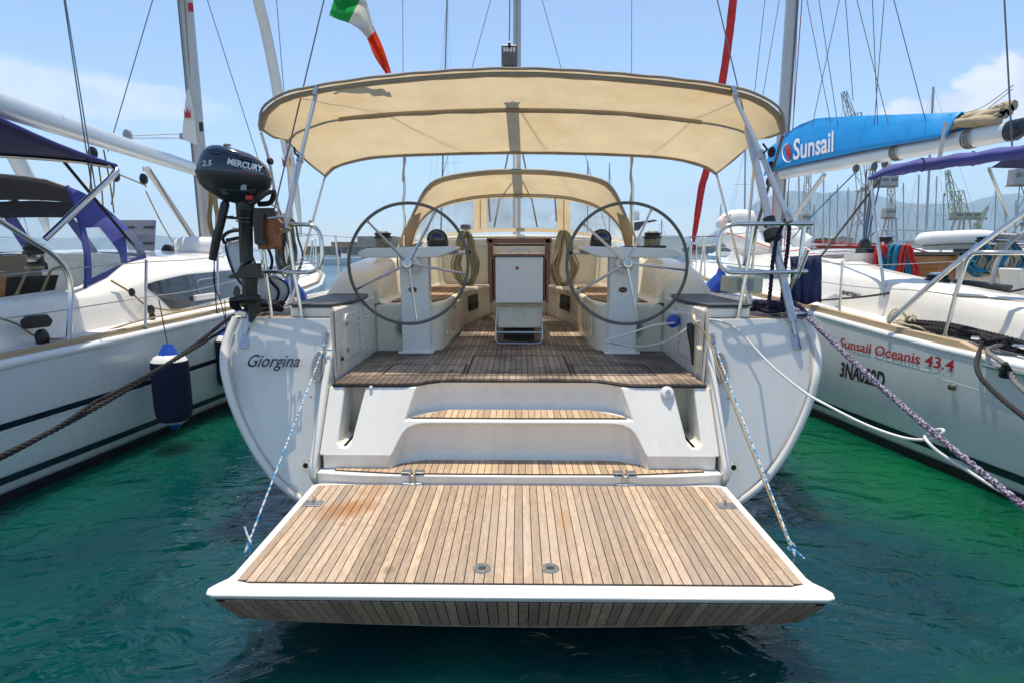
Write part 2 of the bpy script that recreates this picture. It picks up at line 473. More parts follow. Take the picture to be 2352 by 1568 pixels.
def teak(name, light, dark, grey, axis, wet=0, stain=None, scale=1.0):
    m, nt, b = nodes(name)
    oi = N(nt, 'ShaderNodeObjectInfo')
    geo = N(nt, 'ShaderNodeNewGeometry')
    sc = [26, 26, 26]; sc[axis] = 1.6
    off = N(nt, 'ShaderNodeVectorMath', operation='SCALE'); off.inputs['Scale'].default_value = 37.0
    cmb = N(nt, 'ShaderNodeCombineXYZ')
    for i in range(3): L(nt, oi.outputs['Random'], cmb.inputs[i])
    L(nt, cmb.outputs[0], off.inputs[0])
    add = N(nt, 'ShaderNodeVectorMath', operation='ADD'); L(nt, geo.outputs['Position'], add.inputs[0]); L(nt, off.outputs[0], add.inputs[1])
    def nz(scl, vec, mapsc, detail=6, dist=0.):
        mp = N(nt, 'ShaderNodeMapping'); mp.inputs['Scale'].default_value = mapsc; L(nt, vec, mp.inputs[0])
        n = N(nt, 'ShaderNodeTexNoise'); n.inputs['Scale'].default_value = scl; n.inputs['Detail'].default_value = detail
        n.inputs['Roughness'].default_value = .6; n.inputs['Distortion'].default_value = dist
        L(nt, mp.outputs[0], n.inputs['Vector']); return n.outputs[0]
    grain = nz(3.2, add.outputs[0], tuple(sc), 7, .5)
    figure_sc = [9, 9, 9]; figure_sc[axis] = 3.2
    figure = nz(2.6, add.outputs[0], tuple(figure_sc), 4, 2.2)
    patch = nz(1.7, geo.outputs['Position'], (1, 1, 1), 5, .4)
    c = ramp(nt, grain, .32, .68, dark, light)
    c = mixc_(nt, ramp(nt, figure, .45, .62, (0, 0, 0), (.55, .55, .55)), c, tuple(min(1, q * 1.22) for q in light))
    c = mixc_(nt, ramp(nt, patch, .42, .66, (0, 0, 0), (.6, .6, .6)), c, grey)
    rr = ramp(nt, oi.outputs['Random'], 0, 1, (.66, .645, .63), (1.14, 1.12, 1.09))
    c = mixc_(nt, 1.0, c, rr, 'MULTIPLY')
    if wet:
        w = nz(1.15, geo.outputs['Position'], (1, 1.4, 1), 6, .6)
        c = mixc_(nt, ramp(nt, w, .45, .56, (0, 0, 0), (wet, wet, wet)), c, (.05, .038, .034))
    if stain:
        for (cx, cy, rx, ry, sh, col, amt) in stain:
            sx = N(nt, 'ShaderNodeSeparateXYZ'); L(nt, geo.outputs['Position'], sx.inputs[0])
            def mth(op, a, b_=None):
                n = N(nt, 'ShaderNodeMath', operation=op)
                for i, q in enumerate((a, b_)):
                    if q is None: continue
                    if isinstance(q, (int, float)): n.inputs[i].default_value = q
                    else: L(nt, q, n.inputs[i])
                return n.outputs[0]
            dx = mth('SUBTRACT', sx.outputs[0], cx); dy = mth('SUBTRACT', sx.outputs[1], cy)
            dy = mth('SUBTRACT', dy, mth('MULTIPLY', dx, sh))
            e = mth('ADD', mth('POWER', mth('ABSOLUTE', mth('DIVIDE', dx, rx)), 2.0), mth('POWER', mth('ABSOLUTE', mth('DIVIDE', dy, ry)), 2.0))
            e = mth('SUBTRACT', mth('MULTIPLY', nz(9, geo.outputs['Position'], (1.6, .6, 1), 5), 1.6), e)
            c = mixc_(nt, ramp(nt, e, -.25, .75, (0, 0, 0), (amt, amt, amt)), c, col)
    L(nt, c, b.inputs['Base Color'])
    b.inputs['Roughness'].default_value = .72 if not wet else .5
    bump(nt, b, grain, .25, .002)
teak('teak_platform', (.50, .375, .268), (.31, .218, .148), (.43, .355, .29), 1,
     stain=[(-1.02, 3.14, .24, .17, .25, (.30, .125, .03), .85), (-.92, 3.42, .16, .2, .8, (.34, .17, .06), .55), (.26, 3.0, .05, .25, -.3, (.38, .2, .08), .55),
            (-.62, 2.5, .045, .05, 0, (.18, .12, .09), .7), (.93, 2.98, .05, .06, 0, (.38, .23, .11), .5), (-.98, 2.95, .035, .03, 0, (.34, .2, .09), .7)])
teak('teak_face', (.40, .26, .18), (.24, .15, .10), (.33, .23, .17), 2)
teak('teak_step', (.56, .40, .25), (.42, .285, .17), (.47, .36, .25), 1)
teak('teak_sole', (.42, .32, .235), (.26, .195, .14), (.39, .325, .265), 1, wet=.8)
teak('teak_seat', (.36, .22, .12), (.25, .15, .08), (.30, .2, .13), 1)
teak('teak_deck', (.40, .28, .18), (.28, .19, .12), (.33, .26, .2), 1, wet=.4)

def canvas(name, col, tr, var=.15, mixf=.5, vs_=3, stain=(.5, .36, .17), weave=700):
    m, nt, b = nodes(name)
    nz = noise_n(nt, vs_, 5, .6)
    nz2 = noise_n(nt, 1.1, 4, .6, sc=(1, .5, 1))
    def cc(base):
        c = ramp(nt, nz, .3, .7, tuple(q * (1 - var) for q in base), base)
        return mixc_(nt, ramp(nt, nz2, .5, .75, (0, 0, 0), (.35, .35, .35)), c, tuple(a * b_ * 1.6 for a, b_ in zip(base, stain)))
    L(nt, cc(col), b.inputs['Base Color'])
    b.inputs['Roughness'].default_value = .85; b.inputs['Specular IOR Level'].default_value = .2
    t = N(nt, 'ShaderNodeBsdfTranslucent'); L(nt, cc(tr), t.inputs[0])
    mx = N(nt, 'ShaderNodeMixShader'); mx.inputs[0].default_value = mixf
    L(nt, b.outputs[0], mx.inputs[1]); L(nt, t.outputs[0], mx.inputs[2])
    L(nt, mx.outputs[0], nt.nodes['Material Output'].inputs[0])
    bump(nt, b, noise_n(nt, 5.5, 4, .6, sc=(1, .35, 1), dist=.8), .45, .03)
canvas('bimini_canvas', (.66, .57, .41), (.70, .565, .355), mixf=.5)
canvas('canvas_edge', (.50, .43, .35), (.5, .4, .27), mixf=.2, vs_=9)
canvas('flag_cloth_g', (.02, .30, .07), (.03, .42, .10), mixf=.4)
canvas('flag_cloth_w', (.72, .72, .70), (.75, .75, .7), mixf=.4, stain=(.6, .6, .6))
canvas('flag_cloth_r', (.62, .05, .02), (.85, .10, .03), mixf=.4)
canvas('patch_canvas', (.62, .56, .46), (.75, .62, .40), mixf=.5, vs_=9)

def clear(name, tint, haze, rough=.08, opac=.25, hz=(.8, .82, .84), sc=(1, 1, 1)):
    m, nt, b = nodes(name)
    tr = N(nt, 'ShaderNodeBsdfTransparent'); tr.inputs[0].default_value = (*tint, 1)
    gl = N(nt, 'ShaderNodeBsdfGlossy'); gl.inputs['Roughness'].default_value = rough
    df = N(nt, 'ShaderNodeBsdfDiffuse'); df.inputs[0].default_value = (*hz, 1)
    lw = N(nt, 'ShaderNodeLayerWeight'); lw.inputs[0].default_value = .5
    pw_ = N(nt, 'ShaderNodeMath', operation='POWER'); L(nt, lw.outputs['Facing'], pw_.inputs[0]); pw_.inputs[1].default_value = 3.5
    fr = N(nt, 'ShaderNodeMath', operation='MULTIPLY_ADD'); L(nt, pw_.outputs[0], fr.inputs[0]); fr.inputs[1].default_value = .6; fr.inputs[2].default_value = .04
    nz = noise_n(nt, 1.6, 2, .4, dist=.8, sc=sc)
    h = ramp(nt, nz, .35, .75, (haze * .35,) * 3, (haze * 2.0,) * 3)
    m1 = N(nt, 'ShaderNodeMixShader'); L(nt, h, m1.inputs[0]); L(nt, tr.outputs[0], m1.inputs[1]); L(nt, df.outputs[0], m1.inputs[2])
    m2 = N(nt, 'ShaderNodeMixShader'); L(nt, fr.outputs[0], m2.inputs[0]); L(nt, m1.outputs[0], m2.inputs[1]); L(nt, gl.outputs[0], m2.inputs[2])
    bp = N(nt, 'ShaderNodeBump'); bp.inputs['Strength'].default_value = .3; bp.inputs['Distance'].default_value = .012
    L(nt, noise_n(nt, 3, 1, .5, dist=.5, sc=sc), bp.inputs['Height']); L(nt, bp.outputs[0], gl.inputs['Normal'])
    L(nt, m2.outputs[0], nt.nodes['Material Output'].inputs[0])
clear('clear_vinyl', (.95, .97, .99), .33, hz=(.74, .78, .86))
clear('clear_vinyl_side', (.86, .92, .95), .14)
clear('tinted_acrylic', (.42, .40, .46), .05)
S('dark_window', (.012, .018, .028), .06, coat=.6, var=.2)

# water: opaque green-blue harbour water; green of scattered light is mixed into its colour
def water():
    m, nt, b = nodes('water')
    geo = N(nt, 'ShaderNodeNewGeometry')
    def nz(scl, sc=(1, 1, 1), detail=4, rough=.55, dist=0., loc=(0, 0, 0)):
        mp = N(nt, 'ShaderNodeMapping'); mp.inputs['Scale'].default_value = sc; mp.inputs['Location'].default_value = loc
        L(nt, geo.outputs['Position'], mp.inputs[0])
        n = N(nt, 'ShaderNodeTexNoise'); n.inputs['Scale'].default_value = scl; n.inputs['Detail'].default_value = detail
        n.inputs['Roughness'].default_value = rough; n.inputs['Distortion'].default_value = dist
        L(nt, mp.outputs[0], n.inputs['Vector']); return n.outputs[0]
    a = nz(.30, (1, .8, 1), 4, .55, .8, (4.3, 1.2, 0))
    c = ramp(nt, a, .40, .62, (.0006, .031, .037), (.001, .062, .050))
    g = nz(.42, (1, .7, 1), 3, .5, .5, (9.1, 3.4, 2))
    c = mixc_(nt, ramp(nt, g, .58, .72, (0, 0, 0), (.6, .6, .6)), c, (.001, .055, .028))
    # green glow of light scattered near the hulls, painted into the base colour
    def mth(op, p, q):
        n = N(nt, 'ShaderNodeMath', operation=op)
        for i, w in enumerate((p, q)):
            if isinstance(w, (int, float)): n.inputs[i].default_value = w
            else: L(nt, w, n.inputs[i])
        return n.outputs[0]
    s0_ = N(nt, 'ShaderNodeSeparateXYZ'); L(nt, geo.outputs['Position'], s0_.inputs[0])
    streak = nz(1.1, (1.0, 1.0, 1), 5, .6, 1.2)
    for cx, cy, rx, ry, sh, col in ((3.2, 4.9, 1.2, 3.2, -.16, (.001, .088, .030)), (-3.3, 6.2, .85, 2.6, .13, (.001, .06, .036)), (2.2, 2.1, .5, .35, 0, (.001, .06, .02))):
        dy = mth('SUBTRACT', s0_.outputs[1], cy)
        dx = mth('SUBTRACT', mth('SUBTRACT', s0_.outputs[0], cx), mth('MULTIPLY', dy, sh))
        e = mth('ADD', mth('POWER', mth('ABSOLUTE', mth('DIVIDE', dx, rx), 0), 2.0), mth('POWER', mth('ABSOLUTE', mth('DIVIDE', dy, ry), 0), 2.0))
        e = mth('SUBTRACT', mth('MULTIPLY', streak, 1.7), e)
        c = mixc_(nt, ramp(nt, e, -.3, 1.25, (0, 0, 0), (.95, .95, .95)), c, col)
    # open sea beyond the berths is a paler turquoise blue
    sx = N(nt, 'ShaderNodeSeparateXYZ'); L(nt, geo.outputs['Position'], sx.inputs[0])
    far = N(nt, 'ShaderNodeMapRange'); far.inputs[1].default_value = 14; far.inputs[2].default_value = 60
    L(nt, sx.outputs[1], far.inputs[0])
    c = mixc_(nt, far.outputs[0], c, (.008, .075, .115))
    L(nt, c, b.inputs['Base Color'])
    b.inputs['Roughness'].default_value = .03; b.inputs['IOR'].default_value = 1.48
    b.inputs['Specular IOR Level'].default_value = .5
    b.subsurface_method = 'BURLEY'; b.inputs['Subsurface Weight'].default_value = 1.0
    b.inputs['Subsurface Radius'].default_value = (.25, 1.0, .8); b.inputs['Subsurface Scale'].default_value = .55
    h1 = nz(1.3, (1, 1.5, 1), 2, .5, 1.4); h2 = nz(4.2, (1, 1.6, 1), 3, .5, 1.0); h3 = nz(.5, (1, 1.2, 1), 2, .5)
    calm = nz(.35, (1, 1, 1), 2, .5, 0, (2, 7, 1))
    hh = N(nt, 'ShaderNodeMath', operation='MULTIPLY_ADD'); hh.inputs[1].default_value = .36
    L(nt, h2, hh.inputs[0]); L(nt, h1, hh.inputs[2])
    h4 = N(nt, 'ShaderNodeMath', operation='MULTIPLY_ADD'); h4.inputs[1].default_value = 2.2
    L(nt, h3, h4.inputs[0]); L(nt, hh.outputs[0], h4.inputs[2])
    bump(nt, b, h4.outputs[0], 1.0, .07)
    bnode = b.inputs['Normal'].links[0].from_node
    st_ = N(nt, 'ShaderNodeMapRange'); st_.inputs[1].default_value = .36; st_.inputs[2].default_value = .64; st_.inputs[3].default_value = .35; st_.inputs[4].default_value = 1.0
    L(nt, calm, st_.inputs[0]); L(nt, st_.outputs[0], bnode.inputs['Strength'])
water()
# ------------------------------------------------------------------ sea
sea = MB()
def seagrid():
    xs = [-9000, -3000, -900, -300, -120, -50, -25, -12, -6, 0, 6, 12, 25, 50, 120, 300, 900, 3000, 9000]
    ys = [-40, -12, -4, 0, 4, 8, 14, 25, 50, 120, 300, 900, 3000, 9000]
    vv = [V(x, y, 0) for y in ys for x in xs]; n = len(xs)
    ff = [(j * n + i, j * n + i + 1, (j + 1) * n + i + 1, (j + 1) * n + i) for j in range(len(ys) - 1) for i in range(n - 1)]
    return vv, ff
sea.add(*seagrid())
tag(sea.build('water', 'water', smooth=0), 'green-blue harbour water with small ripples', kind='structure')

# ================================================================== the white yacht in the middle
Y0 = thing('sailing_yacht', (0, 3.5, 0), 'large white sailing yacht seen from astern with fold-down teak platform and two wheels', 'sailing yacht', 'moored sailing yachts')
def Ty(z): return 3.53 + .66 * (z - .46)
def PT(x, z, off=0): return V(x, Ty(z) + off, z)
def Qy(z): return Ty(z) if z >= 1.05 else Ty(1.05) - .16 * (1.05 - z)
def PQ(x, z, off=0):
    """the stern quarters: sloping on top, nearly upright below; same sight line as the point on the step slope"""
    if z >= 1.05: return PT(x, z, off)
    c = V(0, 0, CAMZ); d = PT(x, z) - c; lo, hi = 1.0, 1.5
    for _ in range(30):
        m_ = (lo + hi) / 2; p = c + d * m_
        if p.y < Qy(p.z): lo = m_
        else: hi = m_
    p = c + d * lo
    return V(p.x, p.y + off, p.z)
OUT = [(2.06, 1.405), (2.085, 1.30), (2.09, 1.20), (2.065, 1.09), (2.025, 1.0), (1.96, .885), (1.88, .77), (1.80, .67), (1.71, .57), (1.62, .485), (1.535, .415), (1.375, .325), (1.2, .26)]
OUTX = OUT + [(.9, .19), (.5, .13), (0, .10)]
# hull shell
st = [(0, 1, 0), (.35, 1.01, 0), (1.2, 1.03, -.05), (3, 1.05, -.1), (5, 1.04, -.12), (7, .96, -.14), (9, .80, -.12), (11, .52, -.05), (12.5, .22, .1), (13.2, .02, .25)]
rings = []
for d, w, dz in st:
    half = [V(q.x * w + .035 * min(1, w), q.y * max(0, 1 - d / 1.5) + (3.95 + d) * min(1, d / 1.5), q.z if q.z > 1.3 else q.z + dz * (1.4 - q.z)) for q in [PQ(x, z) for x, z in OUTX]]
    rings.append(half + [V(-p.x, p.y, p.z) for p in reversed(half[:-1])])
MB().loft(rings).build('hull', 'gelcoat', Y0, smooth=60)
# stern quarters, outer trim
for s in (-1, 1):
    inner = [(1.352, 1.40), (1.378, 1.24), (1.376, 1.06), (1.352, .85), (1.336, .67), (1.325, .58), (1.29, .51), (1.225, .468), (1.205, .455)]
    poly = [PQ(s * x, z) for x, z in OUT] + [V(s * 1.36, Qy(z), z) for z in (.10, .3, .5, .7, .85, .95, 1.05, 1.15, 1.30, 1.40)]
    o = MB().prism(poly, (0, .22, 0)).build('stern_quarter', 'gelcoat', Y0, bevel=.022, bseg=4, smooth=45)
    MB().prism([V(s * 1.338, y, z) for y, z in [(Ty(1.40) + .02, 1.395), (Ty(1.2) - .002, 1.2), (Ty(1.0) - .006, 1.0), (Ty(.75) - .006, .75), (Ty(.52), .52), (3.545, .47), (3.55, .42), (3.62, .33), (3.95, .2), (4.15, .3), (4.25, 1.395)]], V(s * .05, 0, 0)).build('stern_flank', 'gelcoat', Y0, bevel=.02, bseg=4)
    path = spline([PQ(s * (x + .028), z, -.004) for x, z in OUT], 4)
    MB().tube(path, .030, 8).build('stern_trim', 'gelcoat', Y0, smooth=60)
    path = spline([PQ(s * (x - .006), z, -.006) for x, z in OUT[1:]], 4)
    MB().tube(path, .008, 6).build('trim_groove', 'rub_strake', Y0, smooth=60)
    # through-hull outlet, ring bolt, side vent, dimple
    c = PQ(s * 1.40, .505, -.004); ax = V(0, -1, .16)
    o = MB().lathe([(.020, .014), (.038, .014), (.042, .004), (.042, -.01)], c, ax, 20, cap=False).build('outlet_ring', 'steel', Y0)
    MB().lathe([(.0, .002), (.021, .002)], c, ax, 16, cap=False).build('outlet_hole', 'black_rubber', o)
    c = PT(s * 1.365, 1.005, -.003)
    e1 = V(1, 0, 0); e2 = V(0, .66, 1).normalized(); nn = V(0, -1, .66).normalized()
    vn = MB()
    c = PT(s * 1.425, 1.085, -.006)
    vn.add([c + e1 * math.cos(a) * .040 * -s + e2 * math.sin(a) * .112 + nn * .0 for a in [2 * math.pi * i / 24 for i in range(24)]], [tuple(range(24))])
    vent = vn.build('side_vent', 'black_plastic', Y0)
    MB().tube([c + e1 * math.cos(a) * .042 * -s + e2 * math.sin(a) * .115 + nn * .006 for a in [2 * math.pi * i / 28 for i in range(28)]], .0065, 6, closed=True).build('vent_rim', 'grey_plastic', vent)
    gr = MB()
    for i in range(-3, 4):
        hx = math.sqrt(max(0, 1 - (i / 4.2) ** 2))
        gr.bar(c + e1 * i * .0095 - e2 * .11 * hx + nn * .008, c + e1 * i * .0095 + e2 * .11 * hx + nn * .008, .0035, .004, nn)
    for i in range(-9, 10):
        hx = math.sqrt(max(0, 1 - (i / 10) ** 2))
        gr.bar(c + e2 * i * .0112 - e1 * .04 * hx + nn * .008, c + e2 * i * .0112 + e1 * .04 * hx + nn * .008, .0035, .0042, nn)
    gr.build('vent_grille', 'grey_plastic', vent, smooth=0)
    c = PT(s * 1.395, 1.275, -.008)
    rb = MB().cbox(c, (.034, .010, .085), Matrix.Rotation(-math.atan(.66), 3, 'X')).build('ring_bolt_plate', 'steel_dull', Y0, bevel=.008)
    MB().tube(spline([c + nn * .008 + e2 * .02, c + nn * .045, c + nn * .008 - e2 * .02], 6), .0055, 6).build('ring', 'steel', rb)
    MB().lathe([(.0, .01), (.007, .008), (.008, 0)], PQ(s * 1.44, .90, -.002), ax, 10).build('stud', 'steel_dull', Y0)
# lower transom under the steps
MB().prism([V(-1.335, 3.56, .26), V(-1.0, 3.522, .26), V(0, 3.512, .26), V(1.0, 3.522, .26), V(1.335, 3.56, .26), V(1.335, 3.95, .26), V(-1.335, 3.95, .26)], (0, 0, .196)).build('lower_transom', 'gelcoat', Y0, bevel=.012)
# step moulding cut into the slope
Hs = []
rec = [(.60, .731), (.66, .729), (.71, .722), (.755, .703), (.783, .675), (.803, .64), (.83, .585), (.846, .55)]
sl = [(1.335, .956), (1.222, .956), (1.222, .625), (1.20, .60), (1.15, .60), (1.130, .62), (1.077, .956), (.714, .956), (.775, .757)]
Hs += [PT(-x, z, .03) for x, z in sl]
Hs += [PT(x, z, .03) for x, z in reversed(sl)]
Hs += [PT(1.335, .548, .03)] + [PT(x, z, .03) for x, z in reversed(rec)] + [PT(-x, z, .03) for x, z in rec] + [PT(-1.335, .548, .03)]
MB().prism(Hs, (0, .285, 0)).build('step_moulding', 'gelcoat', Y0, bevel=.016, bseg=4)
def riser(levels, yb_, name, rad=.20):
    """concave moulded riser: flat in the middle, swept forward to the lip of the recess at both ends"""
    rg = []
    for z, w, cove in levels:
        yfr = Ty(z) + .045; row = []
        r_ = min(rad, w * .4); q = yb_ - cove
        for i in range(41):
            x = -1 + 2 * i / 40; ax = abs(x) * w; k = max(0, (ax - (w - r_)) / r_)
            row.append(V(x * w, q - (q - yfr) * (1 - math.sqrt(max(0, 1 - k * k)) if k < 1 else 1), z))
        rg.append(row)
    return MB().loft(rg).build(name, 'gelcoat', Y0, smooth=70)
riser([(.752, .782, .04), (.762, .779, .018), (.785, .772, .004), (.85, .752, 0), (.92, .729, 0), (.945, .721, .004), (.957, .717, .015)], 4.035, 'step_riser')
riser([(.452, .865, .05), (.462, .862, .022), (.485, .858, .005), (.545, .850, 0), (.585, .833, 0), (.64, .806, 0), (.675, .786, .002), (.703, .758, .006), (.722, .712, .015), (.733, .62, .04)], 3.80, 'step_riser')
MB().box((-1.33, 4.06, .45), (1.33, 4.10, .955)).build('step_back', 'gelcoat_cream', Y0)
for s in (-1, 1):
    MB().box((min(s * .85, s * 1.31), 3.62, .455), (max(s * .85, s * 1.31), 3.66, .56)).build('step_cove', 'gelcoat', Y0, bevel=.01)
    MB().box((min(s * 1.0, s * 1.28), 3.66, .57), (max(s * 1.0, s * 1.28), 4.05, .60)).build('handhold_floor', 'gelcoat', Y0, bevel=.006)
tr1 = MB().prism([V(-1.26, 3.545, .40), V(-1.0, 3.515, .40), V(0, 3.505, .40), V(1.0, 3.515, .40), V(1.26, 3.545, .40), V(1.30, 3.7, .40), V(1.2, 3.86, .40), V(-1.2, 3.86, .40), V(-1.3, 3.7, .40)], (0, 0, .057)).build('step_tread', 'gelcoat', Y0, bevel=.012, bseg=3)

PW = .0455
def planks(parent, mat, x0, x1, yf, yb, z, th=.008, pw=PW, gap=.0042, name='plank', cuts=None, base=True, x_off=0):
    """fore-and-aft teak strips between two edge lines yf(x) and yb(x); cuts(x) may give more joints"""
    n = max(1, round((x1 - x0) / pw)); w = (x1 - x0) / n
    for i in range(n):
        a, b = x0 + i * w + gap / 2, x0 + (i + 1) * w - gap / 2
        m = (a + b) / 2
        segs = [(0, 1)]
        js = cuts(m) if cuts else []
        ys = []
        lo = (yf(a), yf(b)); hi = (yb(a), yb(b))
        marks = [lo] + [(j, j) for j in js if max(lo) + .02 < j < min(hi) - .02] + [hi]
        for (f0, f1), (b0, b1) in zip(marks, marks[1:]):
            if min(b0 - f0, b1 - f1) < .004: continue
            g1 = gap * .5
            vv = [V(a, f0 + g1, z), V(b, f1 + g1, z), V(b, b1 - g1, z), V(a, b0 - g1, z)]
            mb = MB().prism(vv, (0, 0, th))
            mb.build(name, mat, parent, smooth=0)
def lin(x, pts):
    for (x0, y0), (x1, y1) in zip(pts, pts[1:]):
        if x <= x1:
            t = (x - x0) / (x1 - x0) if x1 > x0 else 0
            return y0 + (y1 - y0) * max(0, min(1, t))
    return pts[-1][1]
def sheet(name, parent, mat, x0, x1, yf, yb, z, th, n=40, **k):
    xs = [x0 + (x1 - x0) * i / n for i in range(n + 1)]
    poly = [V(x, yf(x), z) for x in xs] + [V(x, yb(x), z) for x in reversed(xs)]
    return MB().prism(poly, (0, 0, th)).build(name, mat, parent, **k)
# bottom tread
f1 = lambda x: lin(abs(x), [(0, 3.525), (.8, 3.532), (1.22, 3.585)])
b1 = lambda x: lin(abs(x), [(0, 3.778), (.66, 3.770), (.78, 3.71), (.88, 3.655), (1.15, 3.648), (1.22, 3.63)])
c1 = sheet('caulking', tr1, 'caulk', -1.222, 1.222, lambda x: f1(x) - .004, lambda x: b1(x) + .004, .455, .006, smooth=0)
planks(tr1, 'teak_step', -1.218, 1.218, f1, b1, .4575)
# middle tread
tr2 = MB().box((-.77, 3.765, .735), (.77, 4.05, .756)).build('step_tread', 'gelcoat', Y0, bevel=.006)
f2 = lambda x: lin(abs(x), [(0, 3.778), (.74, 3.785)])
b2 = lambda x: lin(abs(x), [(0, 3.985), (.52, 3.98), (.62, 3.90), (.74, 3.795)])
sheet('caulking', tr2, 'caulk', -.744, .744, lambda x: f2(x) - .004, lambda x: b2(x) + .004, .7565, .005, smooth=0)
planks(tr2, 'teak_step', -.740, .740, f2, b2, .759)

# ---- platform
pf = MB()
def platform():
    outl = [(1.345, 3.505), (1.345, 2.47), (1.355, 2.43), (1.385, 2.39), (1.405, 2.35), (1.395, 2.315), (1.36, 2.303)]
    g = MB()
    prof_front = []
    top = [V(-1.30, 3.53, .392)] + [V(-x, y, .392) for x, y in outl] + [V(x, y, .392) for x, y in reversed(outl)] + [V(1.30, 3.53, .392)]
    bot = []
    for p in top:
        t = max(0, min(1, (3.53 - p.y) / 1.22))
        dip = .035 * max(0, 1 - (p.x / 1.4) ** 2)
        yy = p.y + .15 * t
        bot.append(V(p.x * (1 - .045 * t), yy, .30 - .13 * t - dip * t))
    # subdivide the long front edge so that the lower edge can bow
    def sub(l):
        o = []
        for i, p in enumerate(l):
            o.append(p); q = l[(i + 1) % len(l)]
            if i == len(outl):
                for k in range(1, 24): o.append(p.lerp(q, k / 24))
        return o
    top2 = sub(top); bot2 = []
    for p in top2:
        t = max(0, min(1, (3.53 - p.y) / 1.22)); dip = .035 * max(0, 1 - (p.x / 1.4) ** 2)
        bot2.append(V(p.x * (1 - .045 * t), p.y + .15 * t, .30 - .13 * t - dip * t))
    # rolled lip: an extra ring just under the top
    mid = [V(p.x * 1.0, p.y + (.0 if p.y > 2.6 else -.004), .384 if p.y < 2.6 else .375) for p in top2]
    mid2 = [p.lerp(q, .03) for p, q in zip(mid, bot2)]
    n = len(top2)
    g.loft([top2, mid, mid2, bot2], closed=True, cap=True)
    return g.build('swim_platform', 'gelcoat', Y0, smooth=35, bevel=.007, bseg=3)
plat = platform()
sheet('caulking', plat, 'caulk', -1.302, 1.302, lambda x: 2.392 + (.02 if abs(x) > 1.29 else 0), lambda x: 3.498 - (.02 if abs(x) > 1.29 else 0), .389, .006, smooth=0)
nP = 57; wP = 2.6 / nP
pm = None
for i in range(nP):
    x0 = -1.30 + i * wP; e = .012 if i in (0, nP - 1) else 0
    if pm is None or i in (1, nP - 1):
        mb = MB().prism([V(.0024, 2.396 + e, .3905), V(wP - .0024, 2.396 + e, .3905), V(wP - .0024, 3.494 - e, .3905), V(.0024, 3.494 - e, .3905)], (0, 0, .009))
        o = mb.build('plank', 'teak_platform', plat, smooth=0); pm = o.data
    else:
        o = bpy.data.objects.new('plank', pm); COL.objects.link(o); attach(o, plat)
    o.location.x = x0
# outer face planking (under the lip, facing aft and down)
def face_pt(u, w, off=.0):
    x = -1.365 + 2.73 * u
    def edge(xx):
        dip = .035 * max(0, 1 - (xx / 1.4) ** 2)
        a = V(xx, 2.299, .384); b = V(xx * .955, 2.303 + .15, .17 - dip)
        m2 = a.lerp(b, .04)
        return m2, b
    a, b = edge(x)
    nrm = V(0, -.82, -.57)
    return a.lerp(b, .04 + .88 * w) + nrm * off
g = MB(); g.loft([[face_pt(i / 40, 0, .003) for i in range(41)], [face_pt(i / 40, 1, .003) for i in range(41)]]); g.build('face_caulking', 'caulk', plat, smooth=60)
nF = 58
for i in range(nF):
    a, b = (i + .055) / nF, (i + .945) / nF
    e0 = .12 if i in (0, nF - 1) else .02
    mb = MB().prism([face_pt(a, e0, .003), face_pt(b, e0, .003), face_pt(b, 1 - e0, .003), face_pt(a, 1 - e0, .003)], V(0, -.82, -.57) * .005)
    mb.build('face_plank', 'teak_face', plat, smooth=0)
# passerelle sockets, hinges, hold-down brackets
for px in (1107, 1264):
    c = PZ(px, 1305, .3995)
    sk = MB().lathe([(.0185, .003), (.022, .007), (.041, .0065), (.044, .002), (.044, -.002)], c, (0, 0, 1), 24, cap=False).build('socket', 'steel_dull', plat)
    MB().lathe([(.0, .003), (.019, .003)], c, (0, 0, 1), 16, cap=False).build('socket_hole', 'black_rubber', sk)
    for k in range(4):
        a = k * math.pi / 2 + .6
        MB().lathe([(.005, .0075), (.004, .0085)], c + V(math.cos(a) * .032, math.sin(a) * .032, 0), seg=8).build('screw', 'steel', sk)
for s in (-1, 1):
    c = V(s * 1.235, 3.20, .3995)
    br = MB().box(c + V(-.055, -.03, 0), c + V(.055, .045, .006)).build('latch_bracket', 'steel_dull', plat, bevel=.003)
    MB().box(c + V(-.008, .015, 0), c + V(.008, .05, .045)).build('latch_tongue', 'steel', br, bevel=.006)
    for i, j in ((-1, -1), (1, -1), (-1, 1), (1, 1)):
        MB().lathe([(.007, .0065), (.006, .0085), (.003, .0085)], c + V(i * .038, .008 + j * .02, 0), seg=8).build('screw', 'steel', br)
    c = V(s * .692, 3.545, .468)
    hg = MB()
    for q in (-1, 1):
        hg.box(c + V(q * .045 - .03, -.03, 0), c + V(q * .045 + .03, .03, .006))
    hg.box(c + V(-.022, -.045, -.07), c + V(-.008, .03, .008)); hg.box(c + V(.008, -.045, -.07), c + V(.022, .03, .008))
    hg.box(c + V(-.02, -.06, -.075), c + V(.02, -.035, -.06))
    ho = hg.build('hinge', 'steel_dull', Y0, bevel=.004)
    for q in (-1, 1):
        for i, j in ((-1, -1), (1, 1), (1, -1)):
            MB().lathe([(.006, .0065), (.005, .0085)], c + V(q * .045 + i * .016, j * .016, 0), seg=8).build('screw', 'steel', ho)
    MB().lathe([(.012, -.06), (.012, .06)], c + V(0, -.045, -.068), (1, 0, 0), 10).build('hinge_pin', 'steel', ho)
